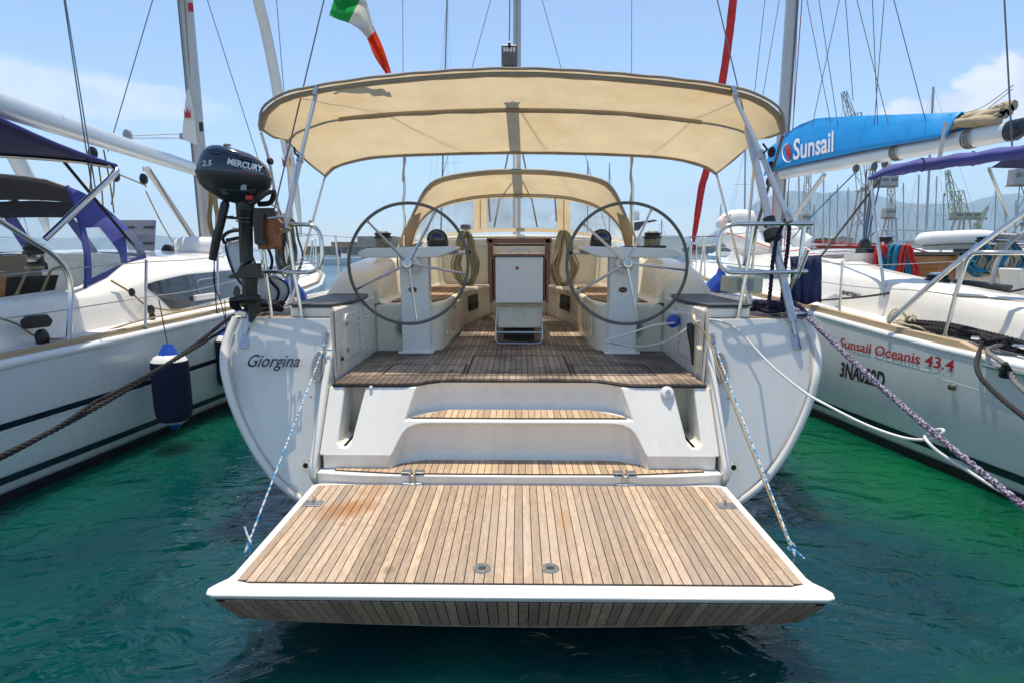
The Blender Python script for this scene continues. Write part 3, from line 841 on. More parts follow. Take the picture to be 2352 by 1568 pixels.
# small fittings on the step face
c = PT(1.03, .925, .022)
sh = MB().lathe([(.046, -.004), (.046, .010), (.038, .020), (.022, .022), (.020, .034), (.010, .036)], c, V(0, -1, .66), 24).build('shower_socket', 'white_plastic', Y0)
MB().lathe([(.014, .037), (.011, .042)], c, V(0, -1, .66), 16).build('shower_button', 'grey_plastic', sh)
MB().lathe([(.012, -.004), (.012, .014), (.007, .018)], PT(-1.035, .95, .026), V(0, -1, .66), 14).build('fender_stud', 'white_plastic', Y0)

# ---- lettering on the port quarter
e1 = V(1, 0, 0); e2 = V(0, .66, 1).normalized(); nn = V(0, -1, .66).normalized()
o0 = PT(-1.945, 1.085)
lettering('lettering', 'Giorgina', .135, lambda x, y, w: o0 + e1 * (x * .385 / w * 1.0) + e2 * y + nn * .0025, 'letter_black', Y0, shear=.25, sx=1, bold=.0012)

# ---- cockpit sole
SZ = .962
yf = lambda x: lin(abs(x), [(0, 4.035), (.52, 4.03), (.64, 3.985), (.72, 3.90), (.80, 3.882), (1.30, 3.88)])
def yb(x):
    x = abs(x)
    if x > .76: return 5.2
    if x > .66: return 7.0
    return lin(x, [(0, 8.30), (.36, 8.30), (.66, 7.05)])
sole = MB().prism([V(x, yf(x) + .006, SZ - .008) for x in [-1.31 + 2.62 * i / 60 for i in range(61)]] + [V(1.335, 5.3, SZ - .008), V(.80, 5.3, SZ - .008), V(.72, 7.1, SZ - .008), V(.4, 8.4, SZ - .008), V(-.4, 8.4, SZ - .008), V(-.72, 7.1, SZ - .008), V(-.80, 5.3, SZ - .008), V(-1.335, 5.3, SZ - .008)], (0, 0, .016)).build('cockpit_sole', 'caulk', Y0, smooth=0)
def hatch_cuts(x):
    if abs(x) < .40: return [4.16, 4.97]
    if abs(x) < 1.03: return [4.16, 4.55]
    return []
planks(sole, 'teak_sole', -1.30, 1.30, yf, yb, SZ + .004, th=.016, cuts=hatch_cuts)
def frame_line(x0, x1, y0, y1, name='hatch_joint'):
    g = MB(); z = SZ + .0175
    w = .014
    g.box((x0, y0, z), (x1, y0 + w, z + .004)); g.box((x0, y1 - w, z), (x1, y1, z + .004))
    g.box((x0, y0 + w, z), (x0 + w, y1 - w, z + .004)); g.box((x1 - w, y0 + w, z), (x1, y1 - w, z + .004))
    g.build(name, 'caulk', sole, smooth=0)
frame_line(-.405, .405, 4.155, 4.975); frame_line(-1.03, -.415, 4.155, 4.555); frame_line(.415, 1.03, 4.155, 4.555)
for x, y in ((-.52, 4.33), (.52, 4.33)):
    MB().lathe([(.0, .021), (.018, .021), (.02, .018)], (x, y, SZ), seg=14, cap=False).build('hatch_lift', 'black_rubber', sole)
MB().lathe([(.0, .022), (.03, .022), (.034, .018)], (.0, 4.85, SZ), seg=16, cap=False).build('hatch_lift', 'steel_dull', sole)
SOLE = SZ + .02

# ---- deck, side walls, coamings, seats
# the deck is open over the cockpit: two side decks and a foredeck
for s in (-1, 1):
    sd_ = MB().prism([V(s * 1.36, 4.175, 1.36), V(s * 2.07, 4.175, 1.36), V(s * 2.17, 6.5, 1.36), V(s * 2.17, 8.5, 1.36), V(s * 1.36, 8.5, 1.36)], (0, 0, .042)).build('side_deck', 'gelcoat', Y0, bevel=.015)
    xa, xb = (1.50, 1.995) if s > 0 else (-1.995, -1.50)
    planks(sd_, 'teak_deck', xa, xb, lambda x: 4.29, lambda x: 7.5, 1.4015, th=.006, pw=.05)
    planks(sd_, 'teak_deck', min(s * 1.42, s * 2.0), max(s * 1.42, s * 2.0), lambda x: 4.205, lambda x: 4.282, 1.4015, th=.006, pw=.075, name='margin_plank')
    MB().tube([V(s * 2.085, 4.19, 1.42), V(s * 2.16, 5.5, 1.42), V(s * 2.18, 7, 1.42), V(s * 2.17, 8.6, 1.42), V(s * 2.0, 10.6, 1.43), V(s * 1.32, 14, 1.45), V(s * .05, 16.9, 1.5)], .028, 8).build('toe_rail', 'gelcoat', Y0)
MB().prism([V(-2.17, 8.45, 1.35), V(2.17, 8.45, 1.35), V(1.99, 10.5, 1.35), V(1.31, 14, 1.35), V(.05, 16.85, 1.35), V(-.05, 16.85, 1.35), V(-1.31, 14, 1.35), V(-1.99, 10.5, 1.35)], (0, 0, .03)).build('foredeck', 'antislip', Y0)
for s in (-1, 1):
    # locker pod with dark helm pad
    g = MB().prism([V(s * x, y, .96) for x, y in [(1.325, 4.05), (1.36, 4.19), (1.40, 4.22), (1.72, 4.23), (1.72, 5.45), (1.33, 5.45), (1.325, 5.2)]], (0, 0, .52))
    pod = g.build('locker', 'gelcoat', Y0, bevel=.035, bseg=4)
    pp = [(1.40, 4.20), (1.69, 4.20), (1.735, 4.30), (1.735, 5.35), (1.42, 5.36), (1.30, 4.75), (1.31, 4.50)]
    MB().prism([V(s * x, y, 1.482) for x, y in pp], (0, 0, .022)).build('helm_pad', 'dark_pad', Y0, bevel=.006)
    # wall below the pad, leaning out; locker lid on it
    wall = MB().loft([[V(s * 1.325, y, .965), V(s * 1.33, y, 1.02), V(s * 1.335, y, 1.2), V(s * 1.342, y, 1.48)] for y in (4.0, 4.3, 4.7, 5.0, 5.25)]).build('cockpit_side', 'gelcoat', Y0)
    ld = MB().prism([V(s * 1.33, y, z) for y, z in [(4.28, 1.07), (4.70, 1.07), (4.74, 1.12), (4.74, 1.36), (4.70, 1.42), (4.30, 1.42), (4.26, 1.38), (4.25, 1.12)]], V(-s * .018, 0, 0)).build('locker_lid', 'gelcoat', Y0, bevel=.010, bseg=3)
    for q in (1.15, 1.35):
        MB().cbox((s * 1.308, 4.275, q), (.008, .05, .035)).build('lid_hinge', 'steel_dull', ld, bevel=.003)
    for q in range(7):
        MB().lathe([(.010 + .002 * (q % 3), 0), (.007, .005)], (s * 1.311, 4.62, 1.11 + q * .048), (-s, 0, 0), 10).build('lid_stud', 'grey_plastic', ld)
    for q in range(5):
        MB().cbox((s * 1.325, 4.95, 1.22 + q * .035), (.016, .20, .016), Matrix.Rotation(.35 * s, 3, 'Y')).build('louvre', 'gelcoat', pod, bevel=.004)
# pedestal-side fittings
so = MB().prism([V(-1.345 + .0, y, z) for y, z in [(4.08, 1.02), (4.14, 1.01), (4.19, 1.05), (4.19, 1.17), (4.14, 1.20), (4.09, 1.18)]], V(.03, 0, 0)).build('engine_panel', 'cream_plastic', Y0, bevel=.01)
MB().lathe([(.018, .03), (.014, .045)], (-1.345, 4.13, 1.11), (1, 0, 0), 14).build('engine_key', 'black_plastic', so)
sw = MB().prism([V(1.345, y, z) for y, z in [(4.07, 1.01), (4.14, 1.0), (4.19, 1.04), (4.19, 1.19), (4.14, 1.215), (4.08, 1.20)]], V(-.045, 0, 0)).build('shower_box', 'cream_plastic', Y0, bevel=.015)
th_ = MB().tube([V(1.28, 4.22, 1.36), V(1.275, 4.2, 1.30), V(1.29, 4.19, 1.18), V(1.30, 4.18, 1.06)], [.03, .028, .016, .012], 10).build('engine_throttle', 'black_plastic', Y0)
pl = MB().lathe([(.05, 0), (.055, .02), (.05, .05), (.03, .06)], (1.26, 4.62, 1.335), V(-.4, -1, -.1), 18).build('power_socket', 'blue_plastic', Y0)
MB().cbox((1.29, 4.66, 1.40), (.10, .12, .03)).build('socket_hood', 'white_plastic', pl, bevel=.006)

def coaming(s):
    # sections: outer foot, shoulder, top, inner top, seat back foot, seat, seat edge, seat front foot
    secs = []
    for y, zt, xo, xi in [(5.22, 1.44, 1.75, 1.36), (5.30, 1.60, 1.74, 1.36), (5.50, 1.70, 1.73, 1.37), (5.80, 1.775, 1.73, 1.38), (6.4, 1.83, 1.70, 1.36), (7.0, 1.87, 1.62, 1.30), (7.6, 1.92, 1.52, 1.24), (8.4, 1.96, 1.42, 1.15)]:
        q = [(2.0 if y > 5.4 else 1.85, 1.38), ((xo + 1.9) / 2, 1.41), (xo + .05, zt - .10), (xo - .01, zt - .02), (xo - .06, zt), (xi + .05, zt), (xi + .01, zt - .02), (xi - .02, zt - .06), (xi - .06, 1.47), (xi - .09, 1.42), (xi - .12, 1.41)]
        secs.append([V(s * a, y, b) for a, b in q])
    g = MB().loft(secs)
    g.add(secs[0], [tuple(range(len(secs[0])))])
    g.build('coaming', 'gelcoat_cream', Y0, smooth=50)
    # seat box
    pl_ = [(1.33, 5.20), (.80, 5.20), (.745, 5.23), (.715, 5.30), (.665, 7.05), (.40, 8.32), (1.3, 8.4)]
    seat = MB().prism([V(s * a, b, .95) for a, b in pl_], (0, 0, .46)).build('cockpit_seat', 'gelcoat_cream', Y0, bevel=.035, bseg=4)
    fy = lambda x: 5.42 if abs(x) > .82 else 5.42 + (.82 - abs(x)) * 4
    by = lambda x: lin(abs(x), [(.70, 6.9), (.80, 7.9), (1.2, 7.95)])
    xa, xb = (.74, 1.22) if s > 0 else (-1.22, -.74)
    sheet('caulking', seat, 'caulk', xa, xb, lambda x: fy(x) - .01, lambda x: by(x) + .01, 1.409, .006, smooth=0)
    planks(seat, 'teak_seat', xa, xb, fy, by, 1.413, th=.007, pw=.05)
    # locker fronts along the footwell
    d = V(-.05, 1.75, 0).normalized(); d = V(s * d.x, d.y, 0); nx = V(-s * d.y, d.x * s * 1, 0)
    p = V(s * .712, 5.42, 0)
    ax_ = V(-s, -.03, 0).normalized()
    q0 = p + ax_ * .004
    pan = MB().prism([q0 + V(0, 0, 1.09), q0 + d * 1.0 + V(0, 0, 1.09), q0 + d * 1.0 + V(0, 0, 1.35), q0 + V(0, 0, 1.35)], ax_ * .014).build('seat_locker', 'gelcoat_cream', seat, bevel=.012, bseg=3)
    MB().cbox(q0 + d * .55 + ax_ * .02 + V(0, 0, 1.31), (.012, .06, .025)).build('seat_latch', 'grey_plastic', pan, bevel=.004)
    e = V(s * .40 - s * .665, 8.32 - 7.05, 0).normalized(); ax2 = V(-s * e.y, -abs(e.x), 0)
    q1 = V(s * .665, 7.05, 0) + e * .12 + ax2 * .004
    poc = MB().prism([q1 + V(0, 0, 1.13), q1 + e * .42 + V(0, 0, 1.13), q1 + e * .42 + V(0, 0, 1.33), q1 + V(0, 0, 1.33)], ax2 * .008).build('storage_pocket', 'black_plastic', seat, bevel=.004)
    MB().prism([q1 + e * .03 + ax2 * .009 + V(0, 0, 1.15), q1 + e * .39 + ax2 * .009 + V(0, 0, 1.15), q1 + e * .39 + ax2 * .009 + V(0, 0, 1.23), q1 + e * .03 + ax2 * .009 + V(0, 0, 1.23)], ax2 * .012).build('pocket_net', 'black_rubber', poc)
    # speaker in the aft face
    c = V(s * 1.055, 5.196, 1.19)
    sp = MB().lathe([(.095, 0), (.095, .008), (.085, .016), (.074, .016), (.070, .010), (.0, .012)], c, (0, -1, 0), 28, cap=False).build('speaker', 'cream_plastic', Y0)
    for k in range(-5, 6):
        h = math.sqrt(max(0, .066 ** 2 - (k * .0115) ** 2))
        MB().cbox(c + V(0, -.014, k * .0115), (2 * h, .005, .004)).build('grille_slot', 'black_rubber', sp, smooth=0)
for s in (-1, 1): coaming(s)
# bulkhead with companionway
bk = MB(); bk.box((-1.35, 8.38, .96), (-.42, 8.44, 2.04)); bk.box((.42, 8.38, .96), (1.35, 8.44, 2.04)); bk.box((-.42, 8.38, .96), (.42, 8.44, 1.25))
bk.build('bulkhead', 'gelcoat_cream', Y0, bevel=.02)
cw = MB(); cw.box((-.45, 8.33, 1.2), (-.38, 8.40, 2.06)); cw.box((.38, 8.33, 1.2), (.45, 8.40, 2.06)); cw.box((-.47, 8.33, 2.0), (.47, 8.40, 2.07))
cwo = cw.build('companionway_frame', 'mahogany', Y0, bevel=.006)
for i in range(3):
    MB().box((-.38, 8.36, 1.26 + i * .245), (.38, 8.385, 1.50 + i * .245)).build('washboard', 'gelcoat_cream' if i == 2 else 'mahogany', cwo, bevel=.006)
ct = MB()
ct.loft([[V(-x, y, z), V(-x * .97, y, z + .09 * k), V(-x * .85, y, z + .14 * k), V(0, y, z + .18 * k), V(x * .85, y, z + .14 * k), V(x * .97, y, z + .09 * k), V(x, y, z)] for x, y, z, k in [(1.42, 8.36, 1.96, .6), (1.5, 8.9, 1.96, 1), (1.5, 10, 1.92, 1), (1.3, 12, 1.75, .9), (.8, 13.8, 1.5, .6)]])
ct.loft([[V(-1.42, 8.36, 1.36), V(-1.42, 8.36, 1.96)], [V(-1.55, 10, 1.36), V(-1.5, 10, 1.92)], [V(-1.35, 12, 1.36), V(-1.3, 12, 1.75)], [V(-.8, 13.8, 1.36), V(-.8, 13.8, 1.5)]])
ct.loft([[V(1.42, 8.36, 1.36), V(1.42, 8.36, 1.96)], [V(1.55, 10, 1.36), V(1.5, 10, 1.92)], [V(1.35, 12, 1.36), V(1.3, 12, 1.75)], [V(.8, 13.8, 1.36), V(.8, 13.8, 1.5)]])
ct.add([V(-1.42, 8.36, 1.96), V(-1.38, 8.36, 2.014), V(-1.2, 8.36, 2.044), V(0, 8.36, 2.068), V(1.2, 8.36, 2.044), V(1.38, 8.36, 2.014), V(1.42, 8.36, 1.96)], [tuple(range(7))])
ct.build('coachroof', 'gelcoat', Y0, smooth=40)
MB().tube([V(-1.2, 8.3, 2.06), V(-.6, 8.28, 2.085), V(0, 8.28, 2.09), V(.6, 8.28, 2.085), V(1.2, 8.3, 2.06)], .02, 8).build('spray_lip', 'gelcoat', Y0)
# ---- steering: consoles, pedestals, wheels
def helm(s, rot0):
    yc = 5.0
    # console wedge
    sil = [(822, 579), (842, 571), (1040, 566), (1049, 567), (1049, 575), (1027, 584), (1003, 592), (830, 593), (822, 587)]
    poly = [PY(u, v, yc) for u, v in sil]
    poly = [V(abs(p.x) * s, p.y, p.z) for p in poly]
    con = MB().prism(poly, (0, .30, 0)).build('helm_console', 'gelcoat_bright', Y0, bevel=.012, bseg=3)
    xs = (.80 + 1.055) / 2 * s
    ped = MB().loft([[V(xs + a * w, 5.13 + b * .5, z) for a, b in ((-1, -.18), (1, -.18), (1, .18), (-1, .18))] for z, w in ((SOLE, .122), (1.3, .124), (1.86, .127))], closed=True, cap=True).build('pedestal', 'gelcoat_bright', Y0, bevel=.012, bseg=3)
    MB().prism([V(xs + a, b, SOLE + .001) for a, b in [(-.15, 5.015), (.15, 5.015), (.16, 5.03), (.16, 5.25), (-.16, 5.25), (-.16, 5.03)]], (0, 0, .022)).build('pedestal_flange', 'gelcoat_bright', ped, bevel=.008)
    bd = V(xs - .012, 5.030, 1.555)
    bdg = MB().add([bd + V(math.cos(a) * .036, -.004, math.sin(a) * .024) for a in [2 * math.pi * i / 24 for i in range(24)]], [tuple(range(24))]).build('badge', 'black_plastic', ped)
    MB().box(bd + V(-.024, -.007, -.004), bd + V(.024, -.005, .004)).build('badge_print', 'letter_orange', bdg, smooth=0)
    # compass
    ctop = .0
    cx = PY(1005, 567, 5.1).x * (1 if s < 0 else -1); cz = PY(1005, 567, 5.1).z
    cmp_ = MB().lathe([(.092, 0), (.096, .02), (.095, .05), (.088, .056)], (cx, 5.12, cz), seg=24).build('compass', 'black_plastic', Y0)
    MB().lathe([(.084, .05), (.086, .075), (.076, .108), (.055, .135), (.03, .148), (.0, .152)], (cx, 5.12, cz), seg=24, cap=False).build('compass_dome', 'black_gloss', cmp_)
    MB().torus((cx, 5.09, cz + .06), (0, 1, .12), .083, .010, 32, 6).build('compass_hood', 'black_plastic', cmp_)
    if s > 0:
        for u0, u1, z1 in ((1430, 1480, .02), (1478, 1528, .025)):
            a, b = PY(u0, 570, 5.1), PY(u1, 570, 5.1)
            ins = MB().box((a.x, 5.06, a.z - .01), (b.x, 5.20, a.z + z1 - .005)).build('instrument', 'black_plastic', con, bevel=.008)
            MB().box((a.x + .02, 5.075, a.z + z1 - .004), (b.x - .02, 5.18, a.z + z1 - .002)).build('instrument_screen', 'dark_window', ins, smooth=0)
    # grab stub next to the console
    p = PY(1030, 582, 5.0); q = PY(1078, 580, 4.95)
    if s > 0: p.x *= -1; q.x *= -1
    stb = MB().tube([p + V(0, .1, 0), q], .017, 10).build('console_grab', 'steel', con)
    MB().lathe([(.0, .002), (.018, .002), (.019, -.03)], q, (q - p - V(0, .1, 0)), 12).build('grab_plug', 'black_rubber', stb)
    # wheel
    c = PY(938 if s < 0 else 1440, 606, 4.82); Rw = .503; ax = V(0, -1, .10).normalized()
    ex = V(1, 0, 0); ey = V(0, .10, 1).normalized()
    wheel = MB().lathe([(.0, .055), (.036, .052), (.042, .04), (.045, .0), (.05, -.02), (.045, -.06)], c, ax, 24).build('steering_wheel', 'steel', Y0)
    MB().torus(c, ax, Rw, .0138, 96, 10).build('wheel_rim', 'grey_leather', wheel)
    MB().lathe([(.028, .056), (.0, .058)], c, ax, 20, cap=False).build('wheel_hub_cap', 'alu', wheel)
    MB().lathe([(.05, -.06), (.072, -.075), (.075, -.2)], c, ax, 20).build('wheel_shaft', 'gelcoat', wheel)
    for k in range(5):
        a = R(rot0 + 72 * k)
        d = ex * math.cos(a) + ey * math.sin(a)
        MB().tube([c + d * .035, c + d * .25, c + d * (Rw - .012)], [.0125, .0115, .0095], 8).build('spoke', 'steel', wheel)
        MB().tube([c + d * (Rw - .03), c + d * (Rw - .01)], .012, 8).build('spoke_ferrule', 'steel_dull', wheel)
helm(-1, 62); helm(1, 66)

# ---- cockpit table
tA, tB = PY(1138, 697, 5.6), PY(1248, 590, 5.6)
tab = MB().box((tA.x, 5.60, tA.z), (tB.x, 7.35, tB.z)).build('cockpit_table', 'gelcoat_bright', Y0, bevel=.012)
for s in (-1, 1):
    xx = tA.x if s < 0 else tB.x
    lf = MB().box((min(xx + s * .004, xx + s * .026), 5.66, tA.z + .02), (max(xx + s * .004, xx + s * .026), 7.3, tB.z)).build('table_leaf', 'mahogany', tab, bevel=.005)
    MB().box((min(xx + s * .03, xx + s * .06), 5.62, tA.z + .0), (max(xx + s * .03, xx + s * .055), 7.3, tB.z - .02)).build('table_leaf', 'mahogany', tab, bevel=.006)
MB().box((tA.x - .03, 5.585, tB.z + .001), (tB.x + .03, 7.37, tB.z + .022)).build('table_top', 'mahogany', tab, bevel=.005)
MB().box((tA.x + .02, 5.63, tB.z + .0225), (tB.x - .02, 7.3, tB.z + .03)).build('table_inlay', 'gelcoat_cream', tab, bevel=.003)
hc = PY(1193, 587, 5.72)
MB().tube(fillet([hc + V(-.10, 0, -.01), hc + V(-.095, 0, .055), hc + V(.095, 0, .055), hc + V(.10, 0, -.01)], .05), .0115, 8).build('table_handle', 'steel', tab)
p = PY(1188, 616, 5.598)
MB().box(p + V(-.014, -.003, -.014), p + V(.014, -.001, .014)).build('table_sticker', 'letter_red', tab, smooth=0)
fA, fB = PY(1143, 754, 5.66), PY(1243, 700, 5.66)
fr = MB().box((fA.x, 5.66, fA.z), (fB.x, 7.2, tA.z - .002)).build('cool_box', 'gelcoat_cream', tab, bevel=.02, bseg=3)
MB().torus(PY(1193, 722, 5.656), (0, 1, 0), .062, .006, 28, 6).build('cool_box_emblem', 'gelcoat_cream', fr)
MB().torus(PY(1193, 722, 5.656), (0, 1, 0), .036, .004, 24, 6).build('cool_box_emblem', 'gelcoat_cream', fr)
MB().box((tA.x + .01, 5.604, tA.z - .03), (tB.x - .01, 5.7, tA.z - .003)).build('table_sill', 'toe_rail_wood', tab, bevel=.004)
fl = PY(1138, 792, 5.5); fr_ = PY(1246, 792, 5.5)
tz = SOLE + .014
ft = MB().tube(fillet([V(tA.x + .02, 5.62, tA.z), V(fl.x, 5.55, tz + .16), V(fl.x, 5.52, tz), V(fr_.x, 5.52, tz), V(fr_.x, 5.55, tz + .16), V(tB.x - .02, 5.62, tA.z)], .05), .0075, 8).build('table_foot', 'steel', tab)
MB().tube([V(fl.x + .0, 5.545, tz + .105), V(fr_.x, 5.545, tz + .105)], .012, 8).build('table_foot_rail', 'steel', tab)
MB().box((-.16, 5.9, SOLE), (.16, 7.0, fA.z)).build('table_leg', 'caulk', tab)

# ---- bimini
def arch(pts, y, n=33): return resample(spline([PY(u, v, y + (dy if False else 0)) for u, v in pts], 8), n)
A0 = [(583, 288), (588, 255), (615, 226), (690, 202), (900, 175), (1190, 161), (1500, 178), (1690, 200), (1775, 228), (1808, 258), (1815, 296)]
A1 = [(657, 322), (672, 304), (705, 289), (780, 268), (960, 253), (1190, 247), (1420, 254), (1620, 276), (1690, 290), (1722, 304), (1738, 320)]
A2 = [(750, 406), (768, 387), (800, 374), (870, 360), (1000, 353), (1190, 349), (1390, 353), (1530, 362), (1595, 376), (1625, 388), (1642, 400)]
YA = (4.65, 5.55, 6.45)
a0, a1, a2 = arch(A0, YA[0]), arch(A1, YA[1]), arch(A2, YA[2])
# the hems bow a little aft in the middle
for arr, k in ((a0, -.10), (a2, .06)):
    for i, p in enumerate(arr):
        t = i / 32 * 2 - 1
        arr[i] = V(p.x, p.y + k * (1 - t * t) - k, p.z)
def between(a, b, n, sag):
    out_ = []
    for j in range(n):
        t = j / n
        out_.append([p.lerp(q, t) - V(0, 0, sag * 4 * t * (1 - t)) + V(0, 0, .006 * math.sin(i * 1.7 + j)) * (1 if 0 < j else 0) for i, (p, q) in enumerate(zip(a, b))])
    return out_
rows = between(a0, a1, 8, .02) + between(a1, a2, 8, .018) + [a2]
bim = MB().loft(rows).build('bimini', 'bimini_canvas', Y0, smooth=80, subsurf=1)
def band(arr, nxt, w, off, name, mat, i0=0, i1=33, wob=.006):
    r0, r1 = [], []
    for i in range(i0, i1):
        d = (nxt[i] - arr[i]).normalized()
        o = V(0, 0, -off)
        r0.append(arr[i] + o); r1.append(arr[i] + d * (w + wob * math.sin(i * 2.1)) + o)
    return MB().loft([r0, r1]).build(name, mat, bim, smooth=80)
band(rows[0], rows[3], .10, .014, 'aft_hem', 'canvas_edge')
band(rows[8], rows[9], .07, .012, 'bow_sleeve', 'canvas_edge', 5, 28)
band(rows[16], rows[15], .035, .010, 'front_hem', 'canvas_edge', 0, 33, .002)
# rolled top hem: light scalloped edge
MB().tube([p + V(0, -.010, .008 + .002 * math.sin(i * .9)) for i, p in enumerate(spline(a0, 3))], .011, 6).build('hem_cord', 'canvas_edge', bim)
for k in (0, 32):
    MB().tube(spline([r_[k] for r_ in rows[::4]], 4), .011, 6).build('side_hem', 'canvas_edge', bim)
# bows
MB().tube(spline([p - V(0, -.02, .022) for p in a0], 2), .016, 8).build('bow', 'canvas_edge', bim)
MB().tube(spline([p - V(0, 0, .026) for p in a1[4:-4]], 2), .020, 8).build('bow', 'canvas_edge', bim)
MB().tube(spline([p - V(0, 0, .03) for p in a1], 2), .012, 8).build('bow', 'steel_dull', bim)
MB().tube(spline([p - V(0, 0, .014) for p in a2], 2), .015, 8).build('bow', 'canvas_edge', bim)
# loose flap of canvas at port, patches where battens are sewn
def patch(pts, mat, name='canvas_patch', off=.014):
    vv = []
    for u, v, y in pts: vv.append(PY(u, v, y) - V(0, 0, off))
    return MB().add(vv, [tuple(range(len(vv)))]).build(name, mat, bim, smooth=0)
def can_pt(fx, fy):
    j = fy * 16; j0 = min(15, int(j)); i = fx * 32; i0 = min(31, int(i))
    a = rows[j0][i0].lerp(rows[j0][i0 + 1], i - i0); b = rows[j0 + 1][i0].lerp(rows[j0 + 1][i0 + 1], i - i0)
    return a.lerp(b, j - j0) - V(0, 0, .016)
def can_patch(fx0, fx1, fy0, fy1, sk=0.0, mat='patch_canvas'):
    r0, r1 = [], []
    for k in range(5):
        t = k / 4
        r0.append(can_pt(fx0 + (fx1 - fx0) * t + sk, fy0)); r1.append(can_pt(fx0 + (fx1 - fx0) * t, fy1))
    MB().loft([r0, r1]).build('canvas_patch', mat, bim)
# legs, struts, strap
for s in (-1, 1):
    iA = 0 if s < 0 else 32
    foot = V(s * 1.80, 4.60, 1.78)
    e0, e1_, e2_ = a0[iA], a1[iA], a2[iA]
    MB().tube(spline([e0 - V(0, -.02, .03), e0 + V(-s * .05, .02, -.25), V(s * 1.92, 4.62, 2.24), foot], 6), .0125, 8).build('bow_leg', 'steel_dull' if s < 0 else 'strip_holes', bim)
    MB().tube([e1_ - V(0, 0, .03), e1_.lerp(foot, .5), foot + V(0, .02, 0)], .0125, 8).build('bow_leg', 'steel', bim)
    f2_ = PZ(690 if s < 0 else 1708, 612 if s < 0 else 640, 1.72)
    MB().tube([e2_ - V(0, 0, .02), V(s * 1.86, 4.98, 1.98) if False else e2_.lerp(V(s * 1.92, 4.75, 1.45), .5), V(s * 1.92, 4.75, 1.45)], .0125, 8).build('bow_leg', 'steel', bim)
    # main strut with clamp
    top = PY(725 if s < 0 else 1686, 208, 4.68); bot = PY(655 if s < 0 else 1812, 520 if s < 0 else 505, 4.18)
    m_ = top.lerp(bot, .52)
    st_ = MB().tube([top + V(0, 0, -.03), m_], .0165, 10).tube([m_, bot], .0205, 10).build('strut', 'alu', bim)
    d = (bot - top).normalized()
    MB().tube([m_ - d * .03, m_ + d * .03], .027, 10).build('strut_clamp', 'steel_dull', st_)
    MB().tube([m_, m_ + V(s * .02, -.05, .03), m_ + V(-.02, -.06, .07)], .009, 6).build('clamp_lever', 'black_plastic', st_)
    MB().tube([top - d * .03, top + d * .05], .019, 10).build('strut_cap', 'steel', st_)
    MB().tube([bot - d * .06, bot + d * .02], .024, 10).build('strut_socket', 'steel_dull', st_)
for u in (928, 1450):
    pts = [PY(u + 1.5 * math.sin(v * .09), v, 9.6) for v in range(355, 560, 14)]
    MB().tube(pts, [.022 + .006 * math.sin(i * 1.9) for i in range(len(pts))], 6).build('shroud_cover', 'canvas_edge', Y0)

# ---- sprayhood
S0 = [(908, 566), (926, 530), (950, 478), (975, 432), (1012, 407), (1100, 392), (1190, 388), (1290, 393), (1378, 409), (1412, 434), (1440, 490), (1462, 540), (1474, 568)]
S1 = [(944, 556), (960, 515), (985, 487), (1025, 466), (1100, 451), (1190, 447), (1285, 451), (1345, 463), (1390, 484), (1424, 520), (1440, 558)]
S2 = [(944, 561), (970, 553), (1010, 543), (1060, 535), (1110, 530), (1190, 528), (1275, 530), (1330, 536), (1380, 545), (1415, 553), (1440, 560)]
s0 = resample(spline([PY(u, v, 6.75) for u, v in S0], 6), 41)
_p1 = resample(spline([V(u, v, 0) for u, v in S1], 6), 41)
s1 = [PY(p.x, p.y, 7.65) for p in _p1]; s2 = [PY(p.x, max(p.y + .5, lin(p.x, S2)), 8.22) for p in _p1]
for i, p in enumerate(s0):
    t = abs(i / 40 * 2 - 1); s0[i] = V(p.x, p.y + .28 * max(0, t - .55), p.z)
rws = between(s0, s1, 6, -.015) + [s1]
sph = MB().loft(rws).build('sprayhood', 'bimini_canvas', Y0, smooth=80, subsurf=1)
r0 = [p - V(0, 0, .012) for p in s0]; r1 = [p.lerp(q, .16) - V(0, 0, .014) for p, q in zip(s0, s1)]
MB().loft([r0, r1]).build('aft_hem', 'canvas_edge', sph)
MB().tube(spline([p - V(0, -.015, .02) for p in s0], 2), .014, 8).build('bow', 'steel_dull', sph)
MB().tube(spline([p - V(0, .02, .022) for p in s1[2:-2]], 2), .013, 8).build('bow', 'steel_dull', sph)
MB().tube([p - V(0, .012, .0) for p in s1[1:-1]], .016, 6).build('bow_sleeve', 'canvas_edge', sph)
def fpt(i, t, off=0): return s1[i].lerp(s2[i], t) + V(0, off, 0)
def fi(u):   # index of the front arch at picture column u
    x = PY(u, 500, 7.65).x
    return min(range(41), key=lambda i: abs(s1[i].x - x))
cols = [0, fi(1083), fi(1112), fi(1283), fi(1308), 40]
def front(i0, i1, t0, t1, name, mat, off=0):
    rg = [[fpt(i, t, off) for i in range(i0, i1 + 1)] for t in (t0, t0 + (t1 - t0) / 3, t0 + (t1 - t0) * 2 / 3, t1)]
    return MB().loft(rg).build(name, mat, sph, smooth=80)
front(0, 40, 0, .10, 'window_header', 'bimini_canvas'); front(0, 40, .95, 1.06, 'window_hem', 'bimini_canvas')
for a, b in ((cols[1], cols[2]), (cols[3], cols[4])):
    front(a, b, .10, .95, 'window_pillar', 'bimini_canvas')
    m_ = (a + b) // 2
    MB().tube([fpt(m_, t, -.006) for t in (.1, .4, .7, .95)], .006, 6).build('zip', 'canvas_edge', sph)
for a, b in ((0, cols[1]), (cols[2], cols[3]), (cols[4], 40)): front(a, b, .10, .95, 'window_pane', 'clear_vinyl')
for u in (1122, 1275):
    p = PY(u, 455, 7.5); MB().bar(p, p + V(.02, -.02, -.30), .022, .004).build('window_strap', 'canvas_edge', sph, smooth=0)
